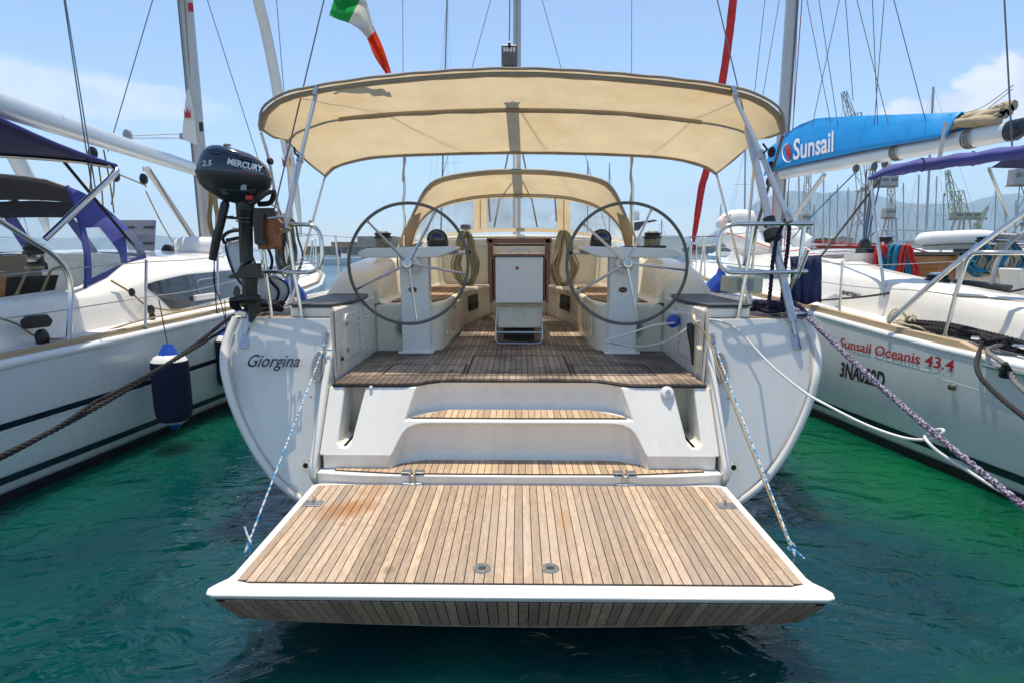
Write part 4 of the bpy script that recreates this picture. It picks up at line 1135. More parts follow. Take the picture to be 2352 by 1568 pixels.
for s in (-1, 1):
    i = 0 if s < 0 else 40
    MB().tube([s0[i] + V(-s * .1, .0, .75), s0[i] + V(-s * .09, -.02, .3), s0[i] + V(-s * .08, -.02, 0)], .012, 8).build('hood_bow_leg', 'steel', sph)
    j = 4 if s < 0 else 36
    MB().loft([[s0[j] + V(0, -.02, 0), s0[j] + V(-s * .12, .06, .06)], [s0[i] + V(0, -.02, .02), s0[i] + V(-s * .16, .05, .0)]]).build('side_flap', 'bimini_canvas', sph, solid=.004)

# ---- winches
def winch(parent, c, sc=1.0, rope=True):
    c = Vector(c)
    w = MB().lathe([(.075 * sc, 0), (.078 * sc, .02 * sc), (.056 * sc, .03 * sc), (.050 * sc, .075 * sc), (.062 * sc, .12 * sc), (.068 * sc, .125 * sc)], c, seg=20).build('winch', 'steel_dull', parent)
    MB().lathe([(.07 * sc, .125 * sc), (.078 * sc, .132 * sc), (.078 * sc, .15 * sc), (.066 * sc, .153 * sc), (.066 * sc, .163 * sc), (.075 * sc, .168 * sc), (.070 * sc, .182 * sc)], c, seg=20).build('winch_jaw', 'black_plastic', w)
    MB().lathe([(.055 * sc, .182 * sc), (.045 * sc, .195 * sc), (.02 * sc, .198 * sc)], c, seg=16).build('winch_cap', 'steel', w)
    if rope:
        g = MB()
        pts = [c + V(math.cos(a) * .064 * sc, math.sin(a) * .064 * sc, .035 * sc + a / (2 * math.pi) * .018 * sc) for a in [i * .35 for i in range(90)]]
        g.tube(pts, .009 * sc, 6).build('winch_turns', 'rope_green_fleck', w)
    return w
winch(Y0, (-1.50, 6.35, 1.86), 1.25); winch(Y0, (1.46, 6.35, 1.86), 1.25)
wl1 = winch(Y0, PY(1068, 545, 8.2) + V(0, .12, -.02), 1.05, False); wl2 = winch(Y0, PY(1297, 545, 8.2) + V(0, .12, -.02), 1.05, False)
# tails led from the primary winches
MB().tube(spline([V(-1.44, 6.3, 2.02), V(-1.36, 6.2, 2.0), V(-1.30, 6.1, 1.88), V(-1.29, 6.1, 1.7)], 5), .009, 6).build('winch_tail', 'rope_green_fleck', Y0)

# ---- pushpits and stanchions
def pushpit(s):
    ends = (2.12, 2.10) if s > 0 else (2.06, 2.05)
    hoop = fillet([V(s * ends[0], 4.22, 2.09), V(s * 1.44, 4.18, 2.085), V(s * 1.44, 4.17, 1.735), V(s * ends[1], 4.20, 1.745)], .13, 6)
    if s < 0:
        hoop = fillet([V(-2.06, 5.2, 2.09), V(-2.10, 4.26, 2.09), V(-1.44, 4.20, 2.085), V(-1.44, 4.18, 1.735), V(-2.10, 4.24, 1.745), V(-2.1, 5.2, 1.76)], .13, 6)
    pp_ = MB().tube(hoop, .0155, 10).build('pushpit', 'steel', Y0)
    for a, b in ((V(s * 1.62, 4.205, 1.40), V(s * 1.69, 4.21, 2.09)), (V(s * 2.04, 4.50, 1.40), V(s * 2.06, 4.26, 1.75))):
        MB().tube([a, a.lerp(b, .1), a.lerp(b, .5) + V(s * .006, 0, 0), b], .0155, 10).build('pushpit_leg', 'steel', pp_)
        MB().lathe([(.03, .0), (.03, .01), (.02, .014)], a, seg=14).build('leg_foot', 'steel_dull', pp_)
    if s > 0:
        b = V(2.06, 4.24, 1.745); MB().tube([b, V(2.08, 4.26, 2.09)], .0155, 10).build('pushpit_leg', 'steel', pp_)
        MB().tube([V(2.03, 4.21, 1.70), V(2.07, 4.16, 1.90)], .018, 10, cap=False).build('rod_holder', 'steel', pp_)
    else:
        MB().tube([V(-1.85, 4.22, 1.40), V(-1.88, 4.23, 1.75), V(-1.90, 4.24, 2.09)], .0155, 10).build('pushpit_leg', 'steel', pp_)
    for z in (2.09,):
        MB().torus(V(s * 1.52, 4.202, z), (1, 0, 0), .022, .005, 12, 6).build('lashing_eye', 'steel', pp_)
    # stanchions and guard wires further forward
    ys = (5.3, 6.9, 9.2, 11.4)
    for i, y in enumerate(ys):
        xs = (2.13, 2.17, 2.10, 1.85)[i]
        MB().tube([V(s * xs, y, 1.43), V(s * (xs + .03), y, 2.07)], .0125, 8).build('stanchion', 'steel', Y0)
        MB().lathe([(.035, 0), (.03, .05), (.018, .07)], V(s * xs, y, 1.42), seg=12).build('stanchion_base', 'gelcoat', Y0)
    for z in (2.06, 1.76):
        pts = [V(s * 2.12, 4.26, z)] + [V(s * ((2.13, 2.17, 2.10, 1.85)[i] + .02), y, z) for i, y in enumerate(ys)]
        MB().tube(pts, .0035, 5).build('guard_wire', 'wire', Y0)
pushpit(-1); pushpit(1)
# stern cleats and fairleads
for s in (-1, 1):
    c = V(s * 1.97, 4.36, 1.41)
    cl = MB().tube([c + V(-.11, 0, .05), c + V(-.05, 0, .055), c + V(.05, 0, .055), c + V(.11, 0, .05)], [.010, .014, .014, .010], 8).build('cleat', 'steel', Y0)
    MB().cbox(c + V(0, 0, .025), (.06, .03, .05)).build('cleat_foot', 'steel', cl, bevel=.006)
    c = V(s * 2.055, 4.20, 1.405)
    MB().prism([c + V(-s * .04, -.045, 0), c + V(s * .05, -.045, 0), c + V(s * .06, -.02, 0), c + V(s * .06, .06, 0), c + V(-s * .04, .06, 0)], (0, 0, .05)).build('fairlead', 'steel', Y0, bevel=.012)
# black mooring-line cover next to the starboard cleat, quarter antislip
# ---- backstays
MH = V(0, 11.4, 18.2)
for s in (-1, 1):
    b = PT(s * 1.99, 1.30, -.02); d = (MH - b).normalized()
    pl_ = MB().cbox(b + V(0, .0, -.03), (.055, .012, .16), Matrix.Rotation(-math.atan(.66), 3, 'X')).build('chainplate', 'steel', Y0, bevel=.012)
    for k in range(4):
        MB().lathe([(.009, .008), (.007, .011)], b + V(.012 * (1 if k % 2 else -1), -.02 * (k // 2) - .004, -.05 - .03 * (k // 2)), V(0, -1, .66), 10).build('bolt', 'steel_dull', pl_)
    if s > 0:
        q = b + d * .10
        top = b + d * 1.68
        ts = MB().tube([q, top], .029, 14).build('backstay_tensioner', 'alu', Y0)
        MB().tube([top, top + d * .07], [.029, .012], 14).build('tensioner_cap', 'steel_dull', ts)
        MB().tube([b, q + d * .02], .016, 10).build('tensioner_fork', 'steel', ts)
        m1_ = b + d * .78
        MB().tube([m1_ - d * .055, m1_ - d * .035, m1_ + d * .035, m1_ + d * .055], [.034, .062, .062, .034], 16).build('tensioner_wheel', 'black_rubber', ts)
        MB().tube([m1_ + d * .08, m1_ + d * .14], .045, 16).build('tensioner_collar', 'black_plastic', ts)
        MB().tube([top, MH], .0055, 6).build('backstay', 'wire', Y0)
    else:
        MB().tube([b, b + d * .3], .014, 8).build('turnbuckle', 'steel', Y0)
        MB().tube([b + d * .3, MH], .0065, 6).build('backstay', 'wire', Y0)
# ---- mast, boom, standing rigging
def mast(parent, base, top, w, d_, mat='mast_alu', name='mast', n=16):
    base, top = Vector(base), Vector(top)
    prof = [(math.cos(a) * w * (1 if abs(math.cos(a)) < .9 else .98), math.sin(a) * d_) for a in [2 * math.pi * i / n for i in range(n)]]
    return MB().loft([[p + V(x, y, 0) for x, y in prof] for p in (base, base.lerp(top, .5), top)], closed=True, cap=True).build(name, mat, parent, smooth=50)
mx_ = PY(1187, 300, 11.4).x
mst = mast(Y0, (mx_, 11.4, 1.4), (mx_ + .01, 11.45, 18.3), .078, .12)
MB().box((mx_ - .012, 11.27, 2.4), (mx_ + .012, 11.30, 18)).build('mast_track', 'grey_plastic', mst, smooth=0)
be = PY(1170, 134, 5.5); bo = V(mx_, 11.25, 3.62)
boom = MB().loft([[p + V(x, 0, z) for x, z in [(-.06, -.02), (-.055, -.085), (-.03, -.10), (.03, -.10), (.055, -.085), (.06, -.02), (.055, .06), (.03, .09), (-.03, .09), (-.055, .06)]] for p in (be, bo)], closed=True, cap=True).build('boom', 'mast_alu', Y0, smooth=50)
endp = MB().box(be + V(-.072, -.03, -.12), be + V(.072, -.001, .105)).build('boom_end', 'strip_holes', boom, bevel=.012)
for k in range(4):
    MB().box(be + V(-.054 + k * .029, -.034, .045), be + V(-.034 + k * .029, -.031, .080)).build('sheave_slot', 'white_plastic', endp, smooth=0)
for k in range(3):
    MB().box(be + V(-.045 + k * .032, -.034, -.095), be + V(-.025 + k * .032, -.031, -.07)).build('sheave_slot', 'black_rubber', endp, smooth=0)
MB().lathe([(.02, -.012), (.035, -.008), (.035, .008), (.02, .012)], be + V(0, -.02, .10), (1, 0, 0), 14).build('topping_block', 'black_plastic', boom)
MB().tube([be + V(0, -.02, .12), MH + V(-.02, -.2, 0)], .006, 6).build('topping_lift', 'rope_grey', Y0)
MB().tube([V(mx_, 11.2, 2.3), V(mx_ - .01, 9.3, 3.48)], .035, 10).build('boom_vang', 'mast_alu', Y0)
for s in (-1, 1):
    MB().tube([V(mx_ + s * .02, 7.2, 3.40), V(s * .30 + mx_, 8.1, 2.22)], .011, 6).build('mainsheet', 'rope_beige', Y0)
for (u, v, y, tu, tv) in ((927, 575, 11.0, 925, 0), (1450, 575, 11.0, 1451, 0), (970, 575, 11.0, 1127, 0), (1405, 575, 11., 1245, 0)):
    a, b = PY(u, v, y), PY(tu, tv, 11.2)
    MB().tube([a, a + (b - a) * (1.9 if tu in (925, 1451) else 1.4)], .006, 5).build('shroud', 'wire', Y0)
MB().tube([V(mx_, 11.4, 18.0), V(0, 16.8, 1.55)], .006, 5).build('forestay', 'wire', Y0)
# ================================================================== things carried by the white yacht
# ---- outboard motor on its wooden pad
YM = 4.08
def MP(u, v, y=YM): return PY(u, v, y)
OM = thing('outboard_motor', MP(572, 720), 'black outboard motor clamped to wooden pad on the port rail', 'outboard motor')
def loft_cowl():
    g = MB()
    # rings of the cowling from bottom to top: (v, u_left, u_right, depth half-width)
    rg = []
    for v, ul, ur, dh in [(462, 505, 575, .05), (452, 490, 592, .075), (440, 474, 606, .10), (425, 462, 616, .12), (408, 456, 621, .135), (396, 455, 622, .138)]:
        a, b = MP(ul, v - 4), MP(ur, v + 14)
        rg.append((a, b, dh))
    def ring(a, b, dh, n=24):
        c = (a + b) / 2; h = (b - a) / 2
        out_ = []
        for i in range(n):
            t = 2 * math.pi * i / n
            ct, st_ = math.cos(t), math.sin(t)
            k = 1.0
            ex = math.copysign(abs(ct) ** .75, ct); ey = math.copysign(abs(st_) ** .75, st_)
            out_.append(c + h * ex + V(0, dh * ey * (1 - .25 * max(0, ex)), 0))
        return out_
    g.loft([ring(*q) for q in rg], closed=True, cap=True)
    return g, ring
g, ring = loft_cowl()
g.build('lower_cowl', 'black_plastic', OM, smooth=50)
def cowl_rings(lst): return [ring(MP(ul, vl), MP(ur, vr), dh) for ul, vl, ur, vr, dh in lst]
CR = [(456, 398, 622, 412, .139), (457, 386, 620, 402, .139), (460, 372, 616, 392, .136), (466, 356, 609, 380, .130), (473, 346, 600, 372, .122)]
MB().loft(cowl_rings(CR), closed=True, cap=False).build('top_cowl', 'black_gloss', OM, smooth=60)
MB().loft(cowl_rings([(474, 345, 599, 371, .120), (482, 340, 588, 362, .112), (492, 336, 570, 352, .095), (508, 335, 548, 345, .06)]), closed=True, cap=True).build('cowl_lid', 'black_gloss', OM, smooth=60)
MB().loft(cowl_rings([(455, 400, 623, 415, .143), (455, 396, 623, 411, .144), (456, 393, 622, 408, .143)]), closed=True, cap=False).build('cowl_seam', 'black_plastic', OM, smooth=60)
# carrying-handle recess and fuel cap
MB().tube(spline([MP(478, 356, 3.985), MP(490, 352, 3.962), MP(505, 353, 3.955)], 4), .010, 6, flat=.5).build('grip_recess', 'black_rubber', OM)
MB().tube(spline([MP(548, 360, 3.955), MP(565, 362, 3.97), MP(580, 367, 3.99)], 4), .010, 6, flat=.5).build('grip_recess', 'black_rubber', OM)
MB().lathe([(.022, 0), (.026, .01), (.022, .016), (.008, .018)], MP(522, 336, 4.05), seg=14).build('fuel_cap', 'cream_plastic', OM)
from mathutils.bvhtree import BVHTree
_cm = MB(); _cm.loft(cowl_rings(CR), closed=True); _bv = BVHTree.FromPolygons([tuple(p) for p in _cm.v], _cm.f)
def on_cowl(u, v):
    d = ray(u, v).normalized()
    h, nr, _, _ = _bv.ray_cast(V(0, 0, CAMZ), d)
    if h is None: return PY(u, v, 3.95)
    return h - d * .004
def cowl_place(u0, v0, u1, v1, sh):
    return lambda x, y, w: on_cowl(u0 + (u1 - u0) * x / w, v0 + (v1 - v0) * x / w - y * sh)
lettering('lettering', 'MERCURY', 1.0, cowl_place(521, 377, 605, 396, 20), 'letter_white', OM, shear=.2, bold=.035)
lettering('lettering', '2.5', 1.0, cowl_place(464, 382, 486, 380, 17), 'letter_white', OM, shear=.1, bold=.02)
lettering('lettering', 'FOURSTROKE', 1.0, cowl_place(558, 391, 606, 403, 6.5), 'letter_grey', OM, shear=.2, bold=.02)
MB().loft([[on_cowl(534 + 72 * t, 390 + 16 * t) for t in (0, .25, .5, .75, 1)], [on_cowl(534 + 72 * t, 391.5 + 16 * t) for t in (0, .25, .5, .75, 1)]]).build('decal_stripe', 'letter_red', OM, smooth=0)
MB().loft([[PY(500 + 90 * t, 432 + 6 * math.sin(t * 3), 3.965 + .03 * t) for t in (0, .3, .6, 1)], [PY(512 + 74 * t, 448 - 2 * t, 3.985 + .03 * t) for t in (0, .3, .6, 1)]]).build('cowl_inset', 'strip_holes', OM)
MB().box(MP(553, 437, 3.975), MP(566, 425, 3.982)).build('instruction_decal', 'letter_grey', OM, smooth=0)
MB().cbox(MP(574, 455, 4.0), (.05, .04, .035)).build('stop_switch', 'red_plastic', OM, bevel=.008)
MB().lathe([(.022, 0), (.026, .02), (.016, .03)], MP(617, 372, 4.08), V(1, -.3, .2), 12).build('starter_grip', 'black_plastic', OM)
MB().tube(spline([MP(560, 470), MP(585, 462, 4.0), MP(605, 448, 3.99), MP(628, 440, 4.02), MP(622, 465, 4.05), MP(595, 470)], 5), .018, 8).build('swivel_arm', 'black_plastic', OM)
# leg
leg = MB().tube([MP(562, 455), MP(564, 500), MP(564, 505), MP(566, 600), MP(570, 606)], [.055, .052, .042, .040, .045], 14, flat=1.15).build('shaft_housing', 'black_plastic', OM)
for v in (470, 478, 500, 508): MB().tube([MP(564, v), MP(564, v + 4)], .060, 14).build('housing_ring', 'black_plastic', leg)
MB().tube([MP(536, 499), MP(520, 500, 4.06), MP(548, 502)], .010, 6).build('friction_lever', 'black_plastic', OM)
def blade_plate(pts, th, name, mat='black_plastic'):
    p = [MP(u, v, YM - th / 2) for u, v in pts]
    return MB().prism(p, (0, th, 0)).build(name, mat, OM, bevel=.006)
MB().loft([[MP(u, v, YM + d) for u, d in ((524 + k, -.02), (600 - k * .3, -.05), (606 - k * .2, 0), (600 - k * .3, .05), (524 + k, .02))] for v, k in ((640, 0), (634, 2), (626, 20), (605, 30))], closed=True, cap=True).build('cavitation_plate', 'black_plastic', OM, bevel=.004)
MB().tube([MP(573, 640), MP(574, 680), MP(576, 700)], [.042, .040, .032], 12, flat=1.3).build('lower_unit', 'black_plastic', OM)
MB().tube([MP(540, 690), MP(556, 688), MP(580, 686), MP(597, 684)], [.015, .04, .045, .02], 12).build('gear_case', 'black_plastic', OM)
blade_plate([(568, 695), (600, 690), (596, 715), (578, 742), (570, 740)], .014, 'skeg')
hub = MP(541, 690)
for k in range(3):
    a = R(100 + 120 * k)
    d = V(.25, math.cos(a), math.sin(a)).normalized(); sd2 = V(.8, -math.sin(a) * .6, math.cos(a) * .6).normalized()
    pts = [hub + d * .015 - sd2 * .02, hub + d * .05 - sd2 * .045, hub + d * .10 - sd2 * .03, hub + d * .11 + sd2 * .015, hub + d * .07 + sd2 * .05, hub + d * .015 + sd2 * .02]
    MB().prism(pts, V(.006, 0, .002)).build('propeller_blade', 'black_plastic', OM, bevel=.002)
MB().lathe([(.018, 0), (.026, .02), (.026, .06), (.02, .08)], hub + V(-.04, 0, 0), V(1, 0, .02), 12).build('propeller_hub', 'black_plastic', OM)
# clamp bracket
for yy in (YM - .045, YM + .045):
    MB().prism([MP(u, v, yy) for u, v in [(582, 478), (628, 478), (634, 500), (618, 500), (606, 492), (604, 540), (612, 560), (596, 566), (584, 560), (580, 500)]], (0, .014, 0)).build('clamp_bracket', 'black_plastic', OM, bevel=.004)
    MB().lathe([(.012, -.05), (.012, .05), (.024, .055), (.024, .065)], MP(632, 500, yy), V(1, 0, .1), 10).build('clamp_screw', 'steel_dull', OM)
# tiller pointing down, black sleeve
tl = MB().tube([MP(520, 460), MP(517, 470), MP(506, 520), MP(499, 540), MP(488, 598)], [.018, .030, .027, .031, .026], 12).build('tiller', 'black_plastic', OM)
MB().tube(spline([MP(492, 600), MP(493, 640), MP(496, 690), MP(498, 720)], 4), .004, 5).tube(spline([MP(493, 600), MP(491, 650), MP(506, 690), MP(520, 745)], 4), .0035, 5).build('tiller_lanyard', 'rope_black', tl)
# wooden pad, part of the yacht's rail
wa = MP(578, 571, 4.15); wb = MP(640, 572, 4.19)
pad = MB().prism([PY(u, v, 4.12) for u, v in [(585, 500), (612, 487), (632, 484), (641, 566), (637, 573), (592, 573)]], (0, .055, 0)).build('motor_pad', 'motor_pad_wood', Y0, bevel=.006)
MB().prism([PY(u, v, 4.115) for u, v in [(604, 488), (630, 484), (640, 568), (622, 572)]], (0, -.035, 0)).build('motor_pad_block', 'motor_pad_wood', pad, bevel=.006)
for u, v in ((590, 553), (607, 553)): MB().lathe([(.008, 0), (.005, .005)], PY(u, v, 4.118), (0, -1, 0), 10).build('bolt', 'steel_dull', pad)

# ---- safety line coil, lifebuoy bag
def coil(name, c, w, h, n, r, mat, label, dp=.06, group=None, mess=.03, seed=1, hang=True, cat='rope coil'):
    """a hank of line: n long loops hung over one point"""
    rr = random.Random(seed); g = MB(); c = Vector(c)
    pts = []
    for k in range(n):
        ph = rr.uniform(-1, 1); hw = w * rr.uniform(.55, 1.0) / 2; hh = h * rr.uniform(.82, 1.0); o = V(w * .12 * ph, dp * rr.uniform(-1, 1), 0)
        for i in range(14):
            a = math.pi / 2 + 2 * math.pi * i / 14
            x = math.cos(a) * hw * (1.0 if math.sin(a) < 0 else .62); z = (math.sin(a) - 1) / 2 * hh
            pts.append(c + o + V(x, dp * .5 * math.sin(a + ph) + mess * rr.uniform(-.4, .4), z + mess * rr.uniform(-.3, .3)))
    g.tube(spline(pts, 3), r, 6)
    return one(g, name, mat, label, cat, group, smooth=70)
def coil_turns(c, w, n, r, mat, parent, tilt=.3):
    g = MB()
    for k in range(n):
        z = k * r * 1.9
        g.tube([Vector(c) + V(math.cos(a) * w / 2, math.sin(a) * w * .35, z + math.cos(a) * tilt * w / 2) for a in [2 * math.pi * i / 16 for i in range(17)]], r, 6)
    return g.build('hank_wrap', mat, parent)
cA = coil('rope_hank', PY(1068, 532, 8.0), .36, .82, 15, .0115, 'rope_green_fleck', 'thick hank of green-flecked line hanging left of the companionway', .05, 'rope hanks hung on coachroof winches', seed=3)
cB = coil('rope_hank', PY(1297, 532, 8.0), .36, .86, 17, .0125, 'rope_beige', 'thick hank of beige line hanging right of the companionway', .05, 'rope hanks hung on coachroof winches', seed=5)
MB().tube(spline([PY(1290, 640, 7.95), PY(1284, 655, 7.9), PY(1276, 664, 7.85)], 4), .012, 6).build('rope_tail', 'rope_beige', cB)
cC = coil('rope_hank', PY(655, 500, 4.45), .17, .46, 12, .0085, 'rope_grey', 'grey mooring line hank hanging on the port rail behind the motor', .05, seed=8)
# lifebuoy bag hung inside the port rail, partly behind the motor
bg_ = []
for d in (-.05, -.035, 0, .035, .05):
    k = 1.0 if abs(d) < .04 else .9
    bg_.append([PY(u, v, 4.55 + d) for u, v in [(514 + 10 * (1 - k) * 8, 560), (530, 548), (560, 545), (575, 560), (590, 610), (620, 640), (655, 640), (664, 660), (660, 690), (640, 702), (600, 695), (560, 665), (530, 620)]])
bag = thing('lifebuoy_bag', PY(600, 700, 4.55), 'white horseshoe lifebuoy bag with navy piping behind the motor', 'lifebuoy')
def bag_shell(sc):
    rg = []
    for d, k in ((-.055, .82), (-.04, .96), (0, 1.0), (.04, .96), (.055, .82)):
        o = [(516, 570), (524, 550), (548, 543), (568, 552), (580, 590), (600, 625), (640, 640), (662, 655), (664, 680), (648, 700), (612, 697), (570, 672), (536, 630)]
        c = (590, 625)
        rg.append([PY(c[0] + (u - c[0]) * k, c[1] + (v - c[1]) * k, 4.55 + d) for u, v in o])
    return MB().loft(rg, closed=True, cap=True)
bg1 = bag_shell(1).build('bag', 'bag_white', bag, smooth=60)
o_ = [(516, 570), (524, 550), (548, 543), (568, 552), (580, 590), (600, 625), (640, 640), (662, 655), (664, 680), (648, 700), (612, 697), (570, 672), (536, 630)]
MB().tube(spline([PY(590 + (u - 590) * .97, 625 + (v - 625) * .97, 4.50) for u, v in o_], 3, True), .008, 6, closed=True).build('piping', 'navy_canvas', bag)
MB().tube(spline([PY(516, 560, 4.5), PY(512, 545, 4.48), PY(530, 532, 4.48), PY(560, 530, 4.48), PY(572, 540, 4.48), PY(545, 548, 4.48), PY(520, 552, 4.48)], 5), .014, 6).build('bag_strap', 'black_rubber', bag)
MB().tube(spline([PY(612, 560, 4.5), PY(625, 600, 4.48), PY(618, 640, 4.47), PY(640, 670, 4.47), PY(628, 705, 4.45)], 5), .012, 6).build('bag_strap', 'navy_dark', bag)
# thin white lashing between the rails
g = MB()
for k in range(7):
    a = PY(590 + 2 * k, 648 - 4 * k, 4.23); b = PY(700 + 2 * k, 590 + 7 * k, 4.2)
    g.tube(spline([a, a.lerp(b, .5) - V(0, 0, .01 + .006 * k), b], 4), .0032, 5)
one(g, 'lashing_line', 'cable_white', 'thin cream lashing lines stretched across the port stern rail', 'line')
g = MB()
g.tube(spline([PY(640, 505, 4.2), PY(652, 520, 4.18), PY(645, 530, 4.17), PY(660, 525, 4.17), PY(668, 528, 4.17), PY(645, 535, 4.17), PY(632, 540, 4.16)], 5), .009, 6)
g.tube(spline([PY(622, 470, 4.15), PY(640, 480, 4.15), PY(648, 500, 4.16), PY(655, 522, 4.17)], 5), .006, 6)
one(g, 'tied_line', 'rope_beige', 'short cream line knotted round the strut foot on the port rail', 'line')

# ---- mooring lines
def rope_thing(name, pts, r, mat, label, strands=True, pitch=None, group=None, n=10, cat='rope'):
    g = MB(); P = spline(pts, n)
    if strands: g.rope(P, r, pitch)
    else: g.tube(P, r, 7)
    return one(g, name, mat, label, cat, group, smooth=70)
def sagline(a, b, sag, n=8):
    a, b = Vector(a), Vector(b)
    return [a.lerp(b, i / n) - V(0, 0, sag * 4 * (i / n) * (1 - i / n)) for i in range(n + 1)]
c0 = V(-1.97, 4.36, 1.46)
rope_thing('mooring_line', [c0, V(-2.02, 4.22, 1.47)] + sagline(PY(522, 735, 4.16), PY(-60, 1075, 2.35), .06), .0145, 'rope_black', 'upper black laid mooring line from the port quarter cleat across the grey hull', group='stern mooring lines', n=6)
rope_thing('mooring_line', [c0 + V(.05, 0, 0), V(-1.99, 4.2, 1.44)] + sagline(PY(524, 752, 4.17), PY(255, 905, 3.02), .01, 4) + sagline(PY(215, 925, 2.95), PY(-60, 1080, 2.37), .02, 4), .012, 'rope_black', 'thinner black mooring line just below the upper one on the left', group='stern mooring lines', n=6)
g = MB()
rr = random.Random(4)
for k in range(5):
    g.rope(spline([c0 + V(rr.uniform(-.16, .16), rr.uniform(-.06, .06), rr.uniform(-.02, .05)) for _ in range(7)], 4), .014)
one(g, 'cleat_turns', 'rope_black', 'black rope turns heaped on the port stern cleat', 'rope', smooth=70)
c1 = V(1.97, 4.36, 1.46)
prp = [c1 + V(.06, 0, .02), V(2.03, 4.25, 1.475), V(2.10, 4.15, 1.43)] + sagline(PY(1862, 735, 4.05), PY(2420, 1215, 2.4), .035)
rope_thing('mooring_line', prp, .0185, 'rope_purple', 'thick purple and white braided mooring line running from the starboard quarter', n=6, group='stern mooring lines')
g = MB()
rr = random.Random(9)
for k in range(5):
    g.rope(spline([c1 + V(rr.uniform(-.20, .16), rr.uniform(-.06, .08), rr.uniform(-.02, .06)) for _ in range(7)], 4), .017)
g.rope(spline([c1 + V(.05, 0, .02), V(2.10, 4.40, 1.50), V(2.16, 4.3, 1.44), V(2.17, 4.25, 1.30), V(2.17, 4.22, 1.15)], 6), .016)
one(g, 'cleat_turns', 'rope_navy', 'dark purple rope turns heaped on the starboard stern cleat', 'rope', smooth=70)
g = MB()
g.rope(spline([PY(1765, 700, 4.4), PY(1770, 660, 4.35), PY(1775, 600, 4.3), PY(1785, 545, 4.27), PY(1800, 512, 4.22)], 6), .015)
g.rope(spline([PY(1800, 508, 4.22), PY(1812, 510, 4.22), PY(1810, 560, 4.24), PY(1800, 640, 4.3), PY(1795, 700, 4.4)], 6), .015)
one(g, 'hanging_rope', 'rope_navy', 'dark navy rope hung in a loop over the starboard stern rail', 'rope', smooth=70)
# platform lines
bl = PT(-1.395, 1.262, -.04)
e_ = V(-1.36, 2.66, .42)
rope_thing('platform_line', [bl, bl + V(0, -.02, -.04)] + sagline(bl + V(-.005, -.03, -.06), e_ + V(.0, 0, .03), .0, 3) + [e_ + V(-.02, 0, -.03), e_ + V(-.02, .02, -.10)], .0052, 'rope_bluewhite', 'blue and white line holding up the left edge of the platform', False, group='platform lifting lines')
g = MB(); g.tube(spline([e_ + V(-.03, .02, .10), e_ + V(0, 0, .05), e_ + V(.012, -.01, .03), e_ + V(-.012, 0, .015), e_ + V(.0, 0, -.01), e_ + V(-.01, .02, -.08)], 5), .0062, 7)
one(g, 'line_knot', 'rope_bluewhite', 'blue and white knot beside the left edge of the platform', 'knot', smooth=70)
g = MB(); g.tube(spline([bl + V(.0, -.03, -.05), bl + V(.02, -.04, -.045), bl + V(-.01, -.03, -.03), bl + V(.03, -.03, -.06), bl + V(.06, -.03, -.065)], 5), .006, 7)
one(g, 'line_knot', 'rope_bluewhite', 'blue and white knot on the ring bolt under the port locker', 'knot', smooth=70)
br_ = PT(1.395, 1.262, -.04); e2x = V(1.36, 2.66, .42)
rope_thing('platform_line', [br_, br_ + V(0, -.02, -.04)] + sagline(br_ + V(.005, -.03, -.06), e2x + V(0, 0, .03), 0, 3) + [e2x + V(.02, 0, -.03), e2x + V(.02, .02, -.1)], .0052, 'rope_bluewhite', 'blue and white line holding up the right edge of the platform', False, group='platform lifting lines')
rope_thing('platform_line', [V(1.30, 4.25, 1.46), PY(1592, 735, 4.12)] + sagline(PY(1622, 770, 4.0), e2x + V(-.004, .01, .03), .01, 4), .0055, 'rope_tan', 'tan line beside the blue one at the right of the platform', False)
g = MB(); g.tube(spline([e2x + V(-.02, 0, .06), e2x + V(.015, -.01, .03), e2x + V(-.012, 0, .015), e2x + V(.02, 0, 0), e2x + V(.06, -.02, -.03)], 5), .0062, 7)
one(g, 'line_knot', 'rope_bluewhite', 'blue and white knot beside the right edge of the platform', 'knot', smooth=70)
# shore power cable
cab = [V(1.25, 4.56, 1.325), PY(1500, 748, 4.5), PY(1440, 768, 4.55), PY(1397, 780, 4.6), PY(1392, 784, 4.6), PY(1400, 786, 4.58), PY(1420, 790, 4.75), PY(1470, 796, 4.7), PY(1530, 784, 4.45), PY(1575, 757, 4.25), PY(1605, 738, 4.17), PY(1645, 736, 4.13), PY(1690, 755, 4.08), PY(1730, 795, 3.98), PY(1775, 842, 3.84), PY(1845, 898, 3.66), PY(1900, 930, 3.5), PY(1990, 975, 3.3), PY(2070, 1003, 3.15), PY(2120, 1009, 3.06), PY(2150, 1003, 3.02), PY(2167, 990, 3.0), PY(2160, 985, 3.03), PY(2135, 992, 3.08), PY(2124, 1000, 3.06), PY(2132, 1015, 3.0), PY(2160, 1040, 2.94), PY(2230, 1085, 2.82), PY(2300, 1128, 2.7), PY(2420, 1190, 2.5)]
rope_thing('shore_cable', cab, .0085, 'cable_white', 'thin white shore power cable looped once round the purple rope', False, n=6, cat='cable')

